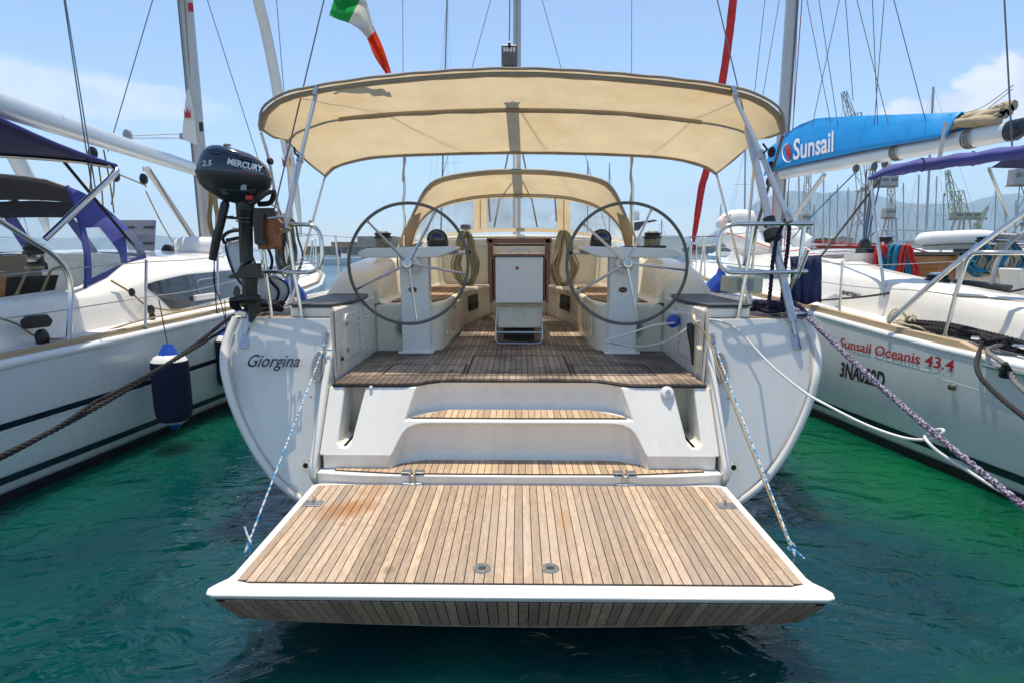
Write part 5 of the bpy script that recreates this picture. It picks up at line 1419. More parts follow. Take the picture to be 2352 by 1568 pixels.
# ---- italian flag on the port backstay
flg = thing('flag', PY(760, 35, 4.95), 'green, white and red flag drooping from the port backstay', 'flag')
def flag_row(t, n=9):
    # t from hoist 0 to fly 1; the cloth hangs down and away
    up = [(778, -40), (808, -30), (838, -5), (858, 60), (880, 110), (899, 168)]
    lo = [(756, 36), (778, 46), (806, 56), (838, 82), (860, 130), (886, 170)]
    a = spline([V(u, v, 0) for u, v in up], 6); b = spline([V(u, v, 0) for u, v in lo], 6)
    k = t * (len(a) - 1); i = min(len(a) - 2, int(k)); f = k - i
    p = a[i].lerp(a[i + 1], f); q = b[i].lerp(b[i + 1], f)
    return [PY(p.x + (q.x - p.x) * j / (n - 1), p.y + (q.y - p.y) * j / (n - 1), 4.95 + .05 * math.sin(j * 1.1 + t * 7) + .03 * math.sin(t * 15 + j * .4) + .10 * t) for j in range(n)]
for t0, t1, mt in ((0, .36, 'flag_cloth_g'), (.36, .64, 'flag_cloth_w'), (.64, 1.0, 'flag_cloth_r')):
    MB().loft([flag_row(t0 + (t1 - t0) * i / 12) for i in range(13)]).build('flag_band', mt, flg, smooth=80)
# ================================================================== neighbours
def hull_shell(root, st, mat, side, name='hull', nz=9, chine=0):
    """st: (y, x at waterline on the near side, x at sheer, z of sheer, centreline x). side=+1: near side faces +x"""
    rings = []
    for y, xw, xs, zs, xc in st:
        r_ = []
        for k in range(nz):
            t = k / (nz - 1)                    # 0 at sheer, 1 at keel line
            z = zs * (1 - t) - .45 * t
            f = 1 - max(0, z) / zs              # 0 at sheer, 1 at water
            x = xs + (xw - xs) * f + (xs - xc) * .018 * math.sin(math.pi * min(1, f))
            if z < .0: x = xw + (xc - xw) * min(1, (-z / .45)) ** 1.6
            r_.append(V(x, y, z))
        mir = [V(2 * xc - p.x, p.y, p.z) for p in reversed(r_[:-1])]
        rings.append(r_ + mir)
    g = MB().loft(rings)
    g.add(rings[0], [tuple(range(len(rings[0])))])
    g.build(name, mat, root, smooth=60)
    def at(y, z, off=0.0):
        for a, b in zip(st, st[1:]):
            if a[0] <= y <= b[0]:
                t = (y - a[0]) / (b[0] - a[0]); break
        else: t = 0; a = b = st[0] if y < st[0][0] else st[-1]
        xw, xs, zs, xc = (a[i] + (b[i] - a[i]) * t for i in (1, 2, 3, 4))
        f = 1 - max(0, z) / zs
        return V(xs + (xw - xs) * f + (xs - xc) * .018 * math.sin(math.pi * min(1, f)) + side * off, y, z)
    return at
def stripe(root, at, y0, y1, zlo, zhi, mat, name='hull_stripe', n=24, off=.004):
    a, b = [], []
    for i in range(n + 1):
        y = y0 + (y1 - y0) * i / n
        a.append(at(y, zhi(y), off)); b.append(at(y, zlo(y), off))
    MB().loft([a, [p.lerp(q, .5) + V(0, 0, 0) for p, q in zip(a, b)], b]).build(name, mat, root, smooth=60)
def tubes(root, lst, r, name, mat='steel', seg=8, n=6):
    for pts in lst: MB().tube(spline(pts, n) if len(pts) > 2 else pts, r, seg).build(name, mat, root, smooth=70)
def lash_block(parent, c, r, mat='black_plastic', name='block'):
    c = Vector(c)
    MB().loft([[c + V(math.cos(a) * r * k, d, math.sin(a) * r * 1.5 * k) for a in [2 * math.pi * i / 12 for i in range(12)]] for d, k in ((-r * .6, .8), (-r * .4, 1), (r * .4, 1), (r * .6, .8))], closed=True, cap=True).build(name, mat, parent)

# ------------------------------------------------------------------ yacht on the left
LB = thing('sailing_yacht', (-5.75, 6, 0), 'white sailing yacht on the left with navy bimini and blue sprayhood', 'sailing yacht', 'moored sailing yachts')
LS = [(1.6, -4.25, -4.16, .98, -5.75), (2.6, -4.10, -4.03, 1.02, -5.75), (4.05, -3.917, -3.86, 1.06, -5.75), (5.2, -3.76, -3.68, 1.09, -5.76), (6.9, -3.56, -3.50, 1.14, -5.78), (8.5, -3.50, -3.44, 1.19, -5.8), (10.5, -3.75, -3.65, 1.26, -5.85), (12.5, -4.4, -4.25, 1.35, -5.9), (14.5, -5.3, -5.15, 1.45, -5.95), (16, -5.97, -5.93, 1.56, -6.0)]
lat = hull_shell(LB, LS, 'hull_grey_white', 1)
stripe(LB, lat, 1.6, 9, lambda y: .575 + .014 * (y - 4), lambda y: .625 + .014 * (y - 4), 'stripe_navy')
stripe(LB, lat, 1.6, 9, lambda y: .562 + .014 * (y - 4), lambda y: .572 + .014 * (y - 4), 'letter_white', 'pin_line')
stripe(LB, lat, 1.6, 12, lambda y: .155, lambda y: .215, 'stripe_navy')
stripe(LB, lat, 1.6, 12, lambda y: -.1, lambda y: .085, 'antifoul', 'boot_stripe', off=.005)
def lsheer(y):
    for a, b in zip(LS, LS[1:]):
        if a[0] <= y <= b[0]:
            t = (y - a[0]) / (b[0] - a[0]); return a[2] + (b[2] - a[2]) * t, a[3] + (b[3] - a[3]) * t, a[4] + (b[4] - a[4]) * t
ys = [1.65 + i * .45 for i in range(32)]
# gunwale roll, teak toe rail in lengths, side deck
MB().tube([V(lsheer(y)[0] - .03, y, lsheer(y)[1] - .012) for y in ys], .045, 10).build('gunwale', 'hull_white', LB)
for k, (ya, yb_) in enumerate(((1.7, 4.1), (4.11, 6.05), (6.06, 8.2), (8.21, 10.5), (10.51, 13))):
    n = 8; rg = []
    for i in range(n + 1):
        y = ya + (yb_ - ya) * i / n; x, z, xc = lsheer(y)
        rg.append([V(x - .045, y, z + .02), V(x - .05, y, z + .075), V(x - .10, y, z + .075), V(x - .11, y, z + .02)])
    MB().loft(rg, closed=True, cap=True).build('toe_rail', 'toe_rail_wood', LB, bevel=.008)
dk = []
for y in ys:
    x, z, xc = lsheer(y); dk.append([V(x - .06, y, z + .02), V(-4.3 if y < 12 else xc + .3, y, z + .05), V(2 * xc + 4.3 if y < 12 else xc - .3, y, z + .05), V(2 * xc - x + .06, y, z + .02)])
MB().loft([[q[0], q[1]] for q in dk]).build('side_deck', 'antislip', LB); MB().loft([[q[2], q[3]] for q in dk]).build('side_deck', 'antislip', LB)
MB().loft([[q[1], q[2]] for q in dk if q[0].y > 9.5]).build('foredeck', 'antislip', LB)
# coaming and coachroof near side (mirrored to the far side)
def lcab():
    sec = []
    for y, zd, xo, zc, xi, zt in [(2.4, 1.05, -4.25, 1.36, -4.40, 1.42), (3.6, 1.08, -4.25, 1.40, -4.40, 1.45), (4.8, 1.12, -4.22, 1.44, -4.37, 1.50), (5.6, 1.14, -4.16, 1.46, -4.33, 1.54), (6.0, 1.15, -4.13, 1.50, -4.36, 1.62), (6.35, 1.16, -4.10, 1.58, -4.42, 1.76), (7.0, 1.18, -4.08, 1.64, -4.44, 1.82), (8.2, 1.22, -4.12, 1.65, -4.48, 1.83), (9.6, 1.27, -4.35, 1.64, -4.65, 1.81), (11, 1.32, -4.8, 1.55, -5.0, 1.70), (12, 1.36, -5.4, 1.45, -5.45, 1.5)]:
        sec.append([V(xo + .05, y, zd), V(xo, y, (zd + zc) / 2), V(xo - .03, y, zc - .03), V(xo - .07, y, zc + .01), V(xi + .02, y, zt - .02), V(xi - .04, y, zt)])
    return sec
sec = lcab()
MB().loft(sec).build('coachroof_side', 'gelcoat', LB, smooth=50)
MB().loft([[V(-11.56 - p.x, p.y, p.z) for p in r_] for r_ in sec]).build('coachroof_side', 'gelcoat', LB, smooth=50)
MB().loft([[r_[-1], V(-5.78, r_[-1].y, r_[-1].z + .08), V(-11.56 - r_[-1].x, r_[-1].y, r_[-1].z)] for r_ in sec if r_[0].y >= 6.3]).build('coachroof_top', 'gelcoat', LB)
MB().loft([[r_[-1], V(r_[-1].x - .10, r_[-1].y, r_[-1].z - .01), V(r_[-1].x - .14, r_[-1].y, 1.0), V(r_[-1].x - .2, r_[-1].y, .8)] for r_ in sec if r_[0].y <= 6.35]).build('cockpit_side', 'gelcoat_cream', LB, smooth=50)
MB().loft([[V(-11.56 - q.x, q.y, q.z) for q in [r_[-1], V(r_[-1].x - .10, r_[-1].y, r_[-1].z - .01), V(r_[-1].x - .14, r_[-1].y, 1.0), V(r_[-1].x - .2, r_[-1].y, .8)]] for r_ in sec if r_[0].y <= 6.35]).build('cockpit_side', 'gelcoat_cream', LB, smooth=50)
MB().box((-7.2, 1.7, .76), (-4.35, 6.4, .8)).build('cockpit_sole', 'teak_sole', LB)
MB().box((-7.1, 6.36, .8), (-6.15, 6.42, 1.86)).build('bulkhead', 'gelcoat', LB); MB().box((-5.35, 6.36, .8), (-4.45, 6.42, 1.86)).build('bulkhead', 'gelcoat', LB)
MB().box((-6.15, 6.44, .8), (-5.35, 6.46, 1.86)).build('companionway', 'dark_window', LB)
MB().prism([PX(u, v, -4.75) for u, v in [(0, 640), (30, 636), (135, 632), (130, 650), (120, 690), (0, 700)]], (-.05, 0, 0)).build('dark_interior_sheet', 'black_plastic', LB)  # black sheet that paints the shade inside the open cockpit
MB().prism([PX(u, v, -4.70) for u, v in [(-20, 628), (16, 624), (10, 690), (-20, 720)]], (-.04, 0, 0)).build('wooden_panel', 'varnished_wood', LB)
# window
def lsec_at(y, t):
    for a, b in zip(sec, sec[1:]):
        if a[0].y <= y <= b[0].y:
            f = (y - a[0].y) / (b[0].y - a[0].y); p0 = a[0].lerp(b[0], f); p1 = a[1].lerp(b[1], f); p2 = a[2].lerp(b[2], f)
            return p0.lerp(p1, t * 2) if t < .5 else p1.lerp(p2, t * 2 - 1)
def lwin(y0, y1, tl0, th0, tl1, th1, off=.006, n=14):
    a, b = [], []
    for i in range(n + 1):
        f = i / n; y = y0 + (y1 - y0) * f
        k = min(1, i / 2.0) if i < 2 else 1
        a.append(lsec_at(y, th0 + (th1 - th0) * f) + V(off, 0, 0)); b.append(lsec_at(y, (tl0 + (tl1 - tl0) * f) * 1.0) + V(off, 0, 0))
    return a, b
a = [lsec_at(6.25 + 3.2 * i / 20, .985) + V(.007, 0, 0) for i in range(21)]; b = [lsec_at(6.25 + 3.2 * i / 20, max(.08, .93 - i * .42)) + V(.007, 0, 0) for i in range(21)]
wn_ = MB().loft([a, b]).build('cabin_window', 'dark_window', LB)
MB().tube([lsec_at(7.2 + yy_, tt_) + V(.012, 0, 0) for yy_, tt_ in ((0, .30), (0, .66), (.03, .74), (.08, .78), (.45, .80), (.50, .76), (.52, .68), (.52, .34), (.49, .26), (.44, .22), (.08, .20), (.03, .23))], .006, 6, closed=True).build('opening_port', 'steel_dull', wn_)
p_ = PX(284, 668, -4.10)
lettering('lettering', '382', .12, lambda x, y, w: lsec_at(6.02, .3) + V(.012, (x) * .9, y - .02), 'letter_grey', LB, bold=-.004)
MB().box(lsec_at(6.02, .3) + V(.012, -.0, -.05), lsec_at(6.02, .3) + V(.014, .22, -.045)).build('lettering_rule', 'letter_grey', LB, smooth=0)
# handrail of pale wood
hr = [PX(u, v, -4.50) for u, v in [(290, 607), (300, 603), (370, 600), (440, 598), (512, 593)]]
MB().tube(spline(hr, 4), .024, 8).build('handrail', 'toe_rail_wood', LB)
for q in (hr[1], hr[2], hr[3], hr[4]): MB().tube([q, q - V(0, 0, .06)], .03, 8).build('handrail_foot', 'toe_rail_wood', LB)
# sprayhood: near side, roof, far side, windscreen
A_, B_, C_, D_ = PX(190, 692, -4.32), PX(338, 600, -4.48), PX(153, 428, -4.72), PX(255, 488, -4.70)
def sd(s_, t, off=0.):
    p = A_.lerp(B_, s_).lerp(C_.lerp(D_, s_), t)
    return p + V(.10 * math.sin(math.pi * t) * (1 - .3 * t) + off, 0, .04 * math.sin(math.pi * s_) * t)
SH = thing('x', (0, 0, 0), 'x', 'x'); bpy.data.objects.remove(SH)
def spatch(s0_, s1_, t0, t1, name, mat, par=None, off=0.):
    n = 8
    return MB().loft([[sd(s0_ + (s1_ - s0_) * i / n, t0 + (t1 - t0) * j / n, off) for i in range(n + 1)] for j in range(n + 1)]).build(name, mat, par or LB, smooth=80)
hood = MB()
roof = []
for i in range(9):
    f = i / 8; p = sd(f, 1); q = V(-11.5 - p.x, p.y, p.z); r_ = []
    for k in range(11):
        g_ = k / 10; r_.append(p.lerp(q, g_) + V(0, 0, .14 * math.sin(math.pi * g_) ** .6))
    roof.append(r_)
hd = hood.loft(roof).build('sprayhood', 'navy_dark', LB, smooth=80)
spatch(0, 1, .62, 1.0, 'hood_side', 'blue_canvas', hd)
spatch(0, .10, .0, .62, 'hood_edge', 'blue_canvas', hd); spatch(.10, 1.0, 0, .16, 'hood_skirt', 'blue_canvas', hd)
MB().loft([[sd(.58 - .24 * q ** 1.6 + (.08 + .40 * q ** 1.6) * i / 6, .16 + .46 * q, .006) for i in range(7)] for q in [j / 8 for j in range(9)]]).build('hood_pillar', 'blue_canvas', hd, smooth=80)
spatch(.10, .60, .16, .62, 'window_pane', 'clear_vinyl_side', hd); spatch(.62, 1.0, .16, .62, 'window_pane', 'clear_vinyl_side', hd)
def lfr(t0, t1, g0, g1, name, mat):
    rg = []
    for j in range(5):
        t = t0 + (t1 - t0) * j / 4; p = sd(1, t); q = V(-11.5 - p.x, p.y, p.z)
        rg.append([p.lerp(q, g0 + (g1 - g0) * k / 10) + V(0, .45 * math.sin(math.pi * (g0 + (g1 - g0) * k / 10)) * (1 - t * .7), .14 * math.sin(math.pi * (g0 + (g1 - g0) * k / 10)) ** .6 * t) for k in range(11)])
    MB().loft(rg).build(name, mat, hd, smooth=80)
lfr(0, .16, 0, 1, 'hood_skirt', 'blue_canvas'); lfr(.74, 1, 0, 1, 'hood_brow', 'navy_dark')
for g0, g1, nm, mt in ((0, .06, 'hood_pillar', 'blue_canvas'), (.06, .32, 'window_pane', 'clear_vinyl_side'), (.32, .38, 'hood_pillar', 'blue_canvas'), (.38, .62, 'window_pane', 'clear_vinyl_side'), (.62, .68, 'hood_pillar', 'blue_canvas'), (.68, .94, 'window_pane', 'clear_vinyl_side'), (.94, 1, 'hood_pillar', 'blue_canvas')):
    lfr(.16, .74, g0, g1, nm, mt)
MB().tube([p - V(0, 0, .02) for p in roof[0]], .02, 8).build('hood_bow', 'strip_holes', hd)
MB().tube([sd(0, t, .012) for t in (0, .2, .4, .6, .8, 1)], .016, 8).build('hood_bow', 'blue_canvas', hd)
for u in (193, 253): q = PX(u, 690, -4.28); MB().bar(q, q + V(.02, .04, -.18), .03, .004, (1, 0, 0)).build('hood_strap', 'black_rubber', hd, smooth=0)
# navy bimini
F_ = PY(267, 381, 5.6); G_ = PX(-60, 245, -3.86)
rows_l = []
for i in range(7):
    f = i / 6; a = G_.lerp(F_, f) + V(0, 0, -.03 * math.sin(math.pi * f)); b = V(-11.5 - a.x, a.y, a.z)
    rows_l.append([a.lerp(b, k / 12) + V(0, 0, .13 * math.sin(math.pi * k / 12) ** .7) for k in range(13)])
lbim = MB().loft(rows_l).build('bimini', 'navy_canvas', LB, smooth=80, solid=.006)
MB().tube([r_[0] for r_ in rows_l], .016, 8).build('bimini_hem', 'blue_canvas', lbim)
MB().tube([p - V(0, 0, .02) for p in rows_l[-1]], .018, 8).build('bimini_bow', 'steel', lbim)
tubes(lbim, [[F_ - V(.06, 0, -.0), F_ + V(-.0, -.02, -.03), PY(262, 402, 5.52), PY(190, 468, 5.2), PY(104, 550, 4.92)]], .026, 'bimini_leg', 'steel', 10)
MB().bar(PY(146, 371, 5.6), PY(337, 601, 6.9), .035, .006).build('bimini_strap', 'black_rubber', lbim, smooth=0)
# stern rail, stanchions, guard wires
tubes(LB, [[PX(-60, 462, -4.05), PX(0, 507, -4.0), PX(70, 552, -3.95), PX(118, 583, -3.93), PX(150, 618, -3.91), PX(162, 660, -3.9), PX(162, 710, -3.9), PX(157, 792, -3.88)]], .0225, 'stern_rail', 'steel', 10)
tubes(LB, [[PX(336, 598, -3.78), PX(334, 752, -3.68)], [PX(500, 585, -3.66), PX(499, 690, -3.56)]], .014, 'stanchion')
tubes(LB, [[PX(-30, 636, -4.0), PX(157, 618, -3.93), PX(334, 603, -3.78), PX(500, 590, -3.66), V(-3.75, 10.5, 2.05), V(-5.2, 14.5, 2.15)], [PX(-30, 738, -3.98), PX(157, 711, -3.92), PX(335, 683, -3.73), PX(500, 655, -3.6), V(-3.72, 10.5, 1.78), V(-5.2, 14.5, 1.85)]], .0045, 'guard_wire', 'letter_grey', 6)
for yy, xx in ((10.5, -3.72), (12.5, -4.3), (14.5, -5.2)): tubes(LB, [[V(xx, yy, 1.5), V(xx, yy, 2.1)]], .013, 'stanchion')
tubes(LB, [[V(-5.3, 14.5, 1.6), V(-5.25, 14.6, 2.2), V(-5.9, 15.9, 2.3), V(-6.55, 14.6, 2.2), V(-6.5, 14.5, 1.6)]], .016, 'pulpit')
# lead lines and deck gear
tubes(LB, [[PX(-10, 728, -4.18), PX(40, 745, -4.16), PX(95, 776, -4.10), PX(200, 772, -4.05), PX(330, 735, -3.95), PX(540, 690, -3.75)]], .009, 'control_line', 'rope_tan')
tubes(LB, [[PX(255, 645, -4.2), PX(300, 672, -4.12), PX(345, 705, -4.05), PX(430, 712, -4.0), PX(540, 690, -3.9)]], .010, 'control_line', 'rope_tan')
lc = PX(77, 738, -4.12)
MB().prism([lc + V(0, a, b) for a, b in [(-.13, -.05), (.10, -.06), (.14, -.01), (.09, .05), (-.08, .055), (-.14, .02)]], V(.06, 0, 0)).build('rope_clutch', 'black_plastic', LB, bevel=.012)
lash_block(LB, PX(97, 776, -4.06), .05); lash_block(LB, PX(347, 712, -4.0), .035); lash_block(LB, PX(350, 728, -4.0), .03); lash_block(LB, PX(303, 672, -4.08), .03)
lc = PX(130, 790, -4.0); MB().cbox(lc, (.06, .26, .05)).build('car_track', 'black_plastic', LB, bevel=.012)
lc = PX(470, 682, -4.02); MB().cbox(lc, (.05, .45, .07)).build('jib_track_block', 'white_plastic', LB, bevel=.012)
lw_ = winch(LB, PX(82, 618, -4.62), 1.1, False)
MB().lathe([(.085, .0), (.085, .06), (.065, .08), (.062, .15), (.08, .19), (.08, .24), (.04, .25)], PX(85, 620, -4.62), seg=18).build('winch_cover', 'black_plastic', LB)
for u, w_ in ((55, .05), (110, .03)):
    tubes(LB, [[PX(u + 40, 612, -4.55), PX(u + 10, 620, -4.5), PX(u - 5, 650, -4.45), PX(u - 25, 695, -4.42)]], .012, 'sheet_tail', 'rope_tan')
# boom, mast, rig
lb0, lb1 = PY(-70, 218, 4.6), PY(470, 397, 10.55)
lboom = MB().loft([[p + V(math.cos(a) * .085, 0, math.sin(a) * .105) for a in [2 * math.pi * i / 14 for i in range(14)]] for p in (lb0, lb0.lerp(lb1, .5), lb1)], closed=True, cap=True).build('boom', 'boom_white', LB, smooth=60)
MB().tube([lb0 + V(.0, 0, .105), lb0.lerp(lb1, .62) + V(0, 0, .105)], .005, 5).build('outhaul', 'rope_beige', lboom)
for u, v, yb_ in ((213, 352, 7.15), (265, 405, 7.4), (330, 412, 8.0)):
    q = PY(u, v - 18, yb_); lash_block(lboom, PY(u, v, yb_), .05)
    MB().tube([q + V(0, 0, .06), q], .012, 6).build('shackle', 'steel_dull', lboom)
for u0, v0, u1, v1 in ((208, 360, 205, 460), (225, 368, 238, 500), (238, 345, 262, 490), (262, 415, 256, 470)):
    tubes(LB, [[PY(u0, v0, 7.2), PY((u0 + u1) / 2 + 2, (v0 + v1) / 2, 7.3), PY(u1, v1, 7.4)]], .009, 'mainsheet', 'rope_tan')
tubes(LB, [[PY(270, 400, 7.4), PY(330, 425, 8.0), PY(335, 430, 8.1)], [PY(335, 440, 8.3), PY(375, 520, 9), PY(410, 570, 9.8), PY(460, 585, 10.3)]], .010, 'reef_line', 'rope_tan')
MB().tube([PY(338, 388, 8.4), PY(474, 592, 10.5)], .045, 10).build('boom_vang', 'mast_alu', LB); MB().tube([PY(345, 390, 8.4), PY(470, 600, 10.4)], .01, 6).build('vang_tackle', 'wire', LB)
lmb = PY(479, 585, 10.7); lmt = PY(426, 0, 10.45); ltop = lmb + (lmt - lmb) * 3.4
lm = MB().loft([[p + V(math.cos(a) * .105, math.sin(a) * .14, 0) for a in [2 * math.pi * i / 16 for i in range(16)]] for p in (lmb - V(0, 0, .3), lmt, ltop)], closed=True, cap=True).build('mast', 'mast_alu', LB, smooth=50)
MB().tube([lmb + V(-.05, -.15, 0), lmt + V(-.05, -.15, 0), ltop + V(-.05, -.15, 0)], .012, 6).build('mast_track', 'wire', lm)
MB().tube([lmb + V(-.02, -.145, .6), lmt + V(.06, -.14, 0), ltop + V(.06, -.14, 0)], .010, 6).build('halyard', 'rope_tan', lm)
q = PY(462, 292, 10.3); MB().cbox(q, (.07, .02, .16)).build('mast_exit', 'black_plastic', lm, bevel=.02)
q = PY(438, 18, 10.28); MB().box(q + V(-.04, -.01, -.07), q + V(.05, -.008, .07)).build('mast_sticker', 'letter_red', lm, smooth=0)
coil_ = coil('rope_hank', PY(486, 425, 10.4), .24, 1.0, 14, .012, 'rope_tan', 'tall hank of tan halyard hanging on the left mast', .05, seed=12)
# clew of the furled mainsail with a crown mark
cl_ = [[PY(429, 206, 10.2), PY(432, 206, 10.2), PY(435, 206, 10.22)], [PY(426, 232, 10.2), PY(432, 232, 10.18), PY(440, 232, 10.22)], [PY(423, 262, 10.2), PY(434, 262, 10.18), PY(446, 262, 10.24)], [PY(418, 312, 10.2), PY(434, 318, 10.2), PY(452, 325, 10.25)], [PY(421, 322, 10.2), PY(437, 328, 10.22), PY(455, 335, 10.25)]]
sl_ = MB().loft(cl_).build('mainsail_clew', 'sail_white', LB, smooth=80)
def crown(parent, c, w, h, mat='letter_red', ex=V(1, 0, 0), ez=V(0, 0, 1), off=V(0, -.02, 0)):
    pts = [(-.45, 0), (.45, 0), (.5, .75), (.2, .42), (0, 1.0), (-.2, .42), (-.5, .75)]
    MB().add([Vector(c) + ex * a * w + ez * b * h + off for a, b in pts], [tuple(range(7))]).build('sail_emblem', mat, parent, smooth=0)
crown(sl_, PY(433, 272, 10.16), .12, .18)
lash_block(LB, PY(418, 314, 10.3), .04, 'grey_plastic')
tubes(LB, [[PY(300, 313, 8.9), PY(415, 308, 10.3)], [PY(302, 318, 8.9), PY(415, 318, 10.3)]], .006, 'outhaul', 'rope_beige')
lash_block(lboom, PY(293, 312, 8.85), .06, 'grey_plastic')
# standing rigging
def wire(root, a, b, r, name='stay', mat='wire', ext=1.0):
    a, b = Vector(a), Vector(b); MB().tube([a, a + (b - a) * ext], r, 5).build(name, mat, root, smooth=70)
wire(LB, PY(212, 440, 5.2), PY(147, 0, 5.9), .006, 'backstay', ext=2.4); wire(LB, PY(220, 440, 5.2), PY(150, 0, 5.9), .006, 'backstay', 'wire_blue', ext=2.4)
wire(LB, PY(418, 470, 6.2), PY(351, 0, 8.5), .0001 + .006, 'running_stay', ext=1.3) if False else None
wire(LB, PY(248, 350, 8.2), PY(351, 0, 8.6), .007, 'topping_lift', ext=2.2)
wire(LB, PY(604, 400, 11), PY(476, 0, 10.8), .007, 'shroud', ext=1.6)
wire(LB, PY(650, 195, 12), PY(634, 0, 12), .009, 'shroud', ext=-1.8) if False else None
# furled headsail
fs = [PY(u, v, y) for u, v, y in [(692, 545, 15.7), (684, 470, 15.5), (672, 400, 15.3), (655, 320, 15.1), (632, 180, 14.8), (610, 70, 14.5), (593, 0, 14.3)]]
fs.append(fs[-1] + (fs[-1] - fs[-2]) * 5)
jb = MB().tube(spline(fs, 6), [.03 + .10 * min(1, i / 14) for i in range(len(spline(fs, 6)))], 10).build('furled_headsail', 'sail_white', LB, smooth=70)
crown(jb, PY(659, 383, 15.0), .22, .32)
wire(LB, PY(652, 210, 13), PY(635, 0, 13), .008, 'shroud', ext=2)
# blue oars-shaped fender hung on far rail: skip; hatch of tinted acrylic standing open
hp = [PY(u, v, 8.6) for u, v in [(274, 506), (355, 506), (358, 508), (354, 580), (296, 580)]]
hat = MB().prism(hp, (0, .012, 0)).build('open_hatch', 'tinted_acrylic', LB, bevel=.004)
for u, v in ((296, 523), (342, 523), (341, 560)): MB().cbox(PY(u, v, 8.57), (.16, .02, .035)).build('hatch_handle', 'black_plastic', hat, bevel=.006)
MB().box(PY(300, 592, 8.58), PY(362, 580, 8.64)).build('hatch_frame', 'black_plastic', hat, bevel=.006)
lash_block(LB, PY(386, 582, 9.0), .09, 'black_plastic', 'deck_organiser')
tubes(LB, [[PY(380, 585, 8.9), PY(345, 600, 8.2), PY(330, 605, 7.6)], [PY(392, 588, 8.95), PY(360, 600, 8.4), PY(332, 607, 7.7)]], .008, 'control_line', 'rope_tan')

# loose things on and by the left yacht
def fender(name, top, h, r, label, rope_to, grp='fenders on the left yacht', cloth='fender_cloth', ends='blue_plastic', neck='white_plastic'):
    top = Vector(top); t = thing(name, top - V(0, 0, h), label, 'fender', grp)
    MB().lathe([(r * .78, -h * .935), (r * .93, -h * .88), (r, -h * .80), (r, -h * .26), (r * .97, -h * .20)], top, seg=22, cap=False).build('fender_cover', cloth, t, smooth=60)
    MB().lathe([(r * .97, -h * .205), (r * .80, -h * .15), (r * .52, -h * .12)], top, seg=22, cap=False).build('fender_shoulder', neck, t, smooth=60)
    MB().lathe([(r * .78, -h * .935), (r * .66, -h * .955), (r * .45, -h * .975)], top, seg=22, cap=False).build('fender_base', neck, t, smooth=60)
    MB().loft([[top + V(math.cos(a) * r * k, math.sin(a) * r * k2, z * h) for a in [2 * math.pi * i / 12 for i in range(12)]] for k, k2, z in ((.60, .60, -.135), (.42, .30, -.06), (.26, .10, 0))], closed=True, cap=True).build('fender_eye', ends, t)
    MB().lathe([(r * .5, -h * .97), (r * .3, -h * 1.02), (r * .12, -h * 1.06)], top, seg=12).build('fender_tail', ends, t)
    MB().tube([top - V(0, 0, .02), Vector(rope_to)], .006, 6).build('fender_line', 'rope_dark', t)
    return t
ft_ = PX(372, 793, -3.50)
fender('fender', PY(385, 790, 5.35), .80, .165, 'navy-covered cylindrical fender hanging at the middle of the left grey hull', PY(365, 690, 5.5))
fender('fender', PY(520, 752, 6.6), .72, .15, 'navy-covered fender half hidden behind the white yacht stern', PY(516, 690, 6.7))
# big white fender lying on the deck by the mast, black end
wf = thing('fender', PY(440, 585, 9.4), 'fat white fender with black end lying on the left coachroof', 'fender')
c_ = PY(447, 570, 9.5)
MB().lathe([(.05, -.30), (.13, -.27), (.175, -.18), (.185, 0), (.18, .25), (.12, .4)], c_, V(.9, .5, 0), 20).build('fender_body', 'dinghy_white', wf, smooth=70)
MB().lathe([(.02, -.31), (.075, -.295), (.08, -.27)], c_, V(.9, .5, 0), 16).build('fender_end', 'black_rubber', wf)
# blue fender top on the far side of the white yacht's port quarter
bf = one(MB().lathe([(.03, .2), (.06, .14), (.16, .02), (.17, -.04), (.12, -.08)], PY(665, 678, 5.6), V(.1, 0, 1), 18), 'fender', 'blue_plastic', 'round blue fender lying on the white yacht deck behind the lifebuoy', 'fender', smooth=60)
bf2 = one(MB().lathe([(.03, .2), (.05, .12), (.14, .02), (.15, -.04), (.1, -.08)], PY(1653, 655, 6.3), V(.05, 0, 1), 18), 'fender', 'blue_plastic', 'round blue fender on the deck right of the starboard wheel', 'fender', smooth=60)
# box lamp on the starboard side deck
lx = thing('deck_floodlight', PY(1700, 672, 5.0), 'cream box floodlight standing behind the starboard stern rail', 'floodlight')
p0 = PY(1668, 672, 5.2); 
bx_ = MB().box(PY(1676, 674, 5.05), PY(1733, 634, 5.25) + V(0, .05, 0)).build('housing', 'cream_plastic', lx, bevel=.01)
MB().box(PY(1697, 668, 5.035), PY(1731, 642, 5.04)).build('lamp_glass', 'grey_plastic', lx, bevel=.003)
# ------------------------------------------------------------------ yacht on the right
RB = thing('sailing_yacht', (5.5, 6, 0), 'white sailing yacht on the right with bright blue sail cover and red hull lettering', 'sailing yacht', 'moored sailing yachts')
RS = [(1.4, 4.20, 4.12, .96, 5.5), (2.6, 4.06, 3.99, 1.0, 5.5), (4.10, 3.82, 3.80, 1.03, 5.5), (5.2, 3.62, 3.62, 1.07, 5.5), (6.62, 3.40, 3.42, 1.17, 5.5), (8.5, 3.30, 3.28, 1.24, 5.48), (10.5, 3.42, 3.36, 1.32, 5.45), (12.5, 3.85, 3.72, 1.40, 5.4), (14.5, 4.5, 4.35, 1.48, 5.3), (17, 5.12, 5.08, 1.60, 5.16)]
rat = hull_shell(RB, RS, 'hull_grey_white', -1)
def rsheer(y):
    for a, b in zip(RS, RS[1:]):
        if a[0] <= y <= b[0]:
            t = (y - a[0]) / (b[0] - a[0]); return a[2] + (b[2] - a[2]) * t, a[3] + (b[3] - a[3]) * t, a[4] + (b[4] - a[4]) * t
stripe(RB, rat, 1.4, 14, lambda y: .16, lambda y: .225, 'stripe_navy')
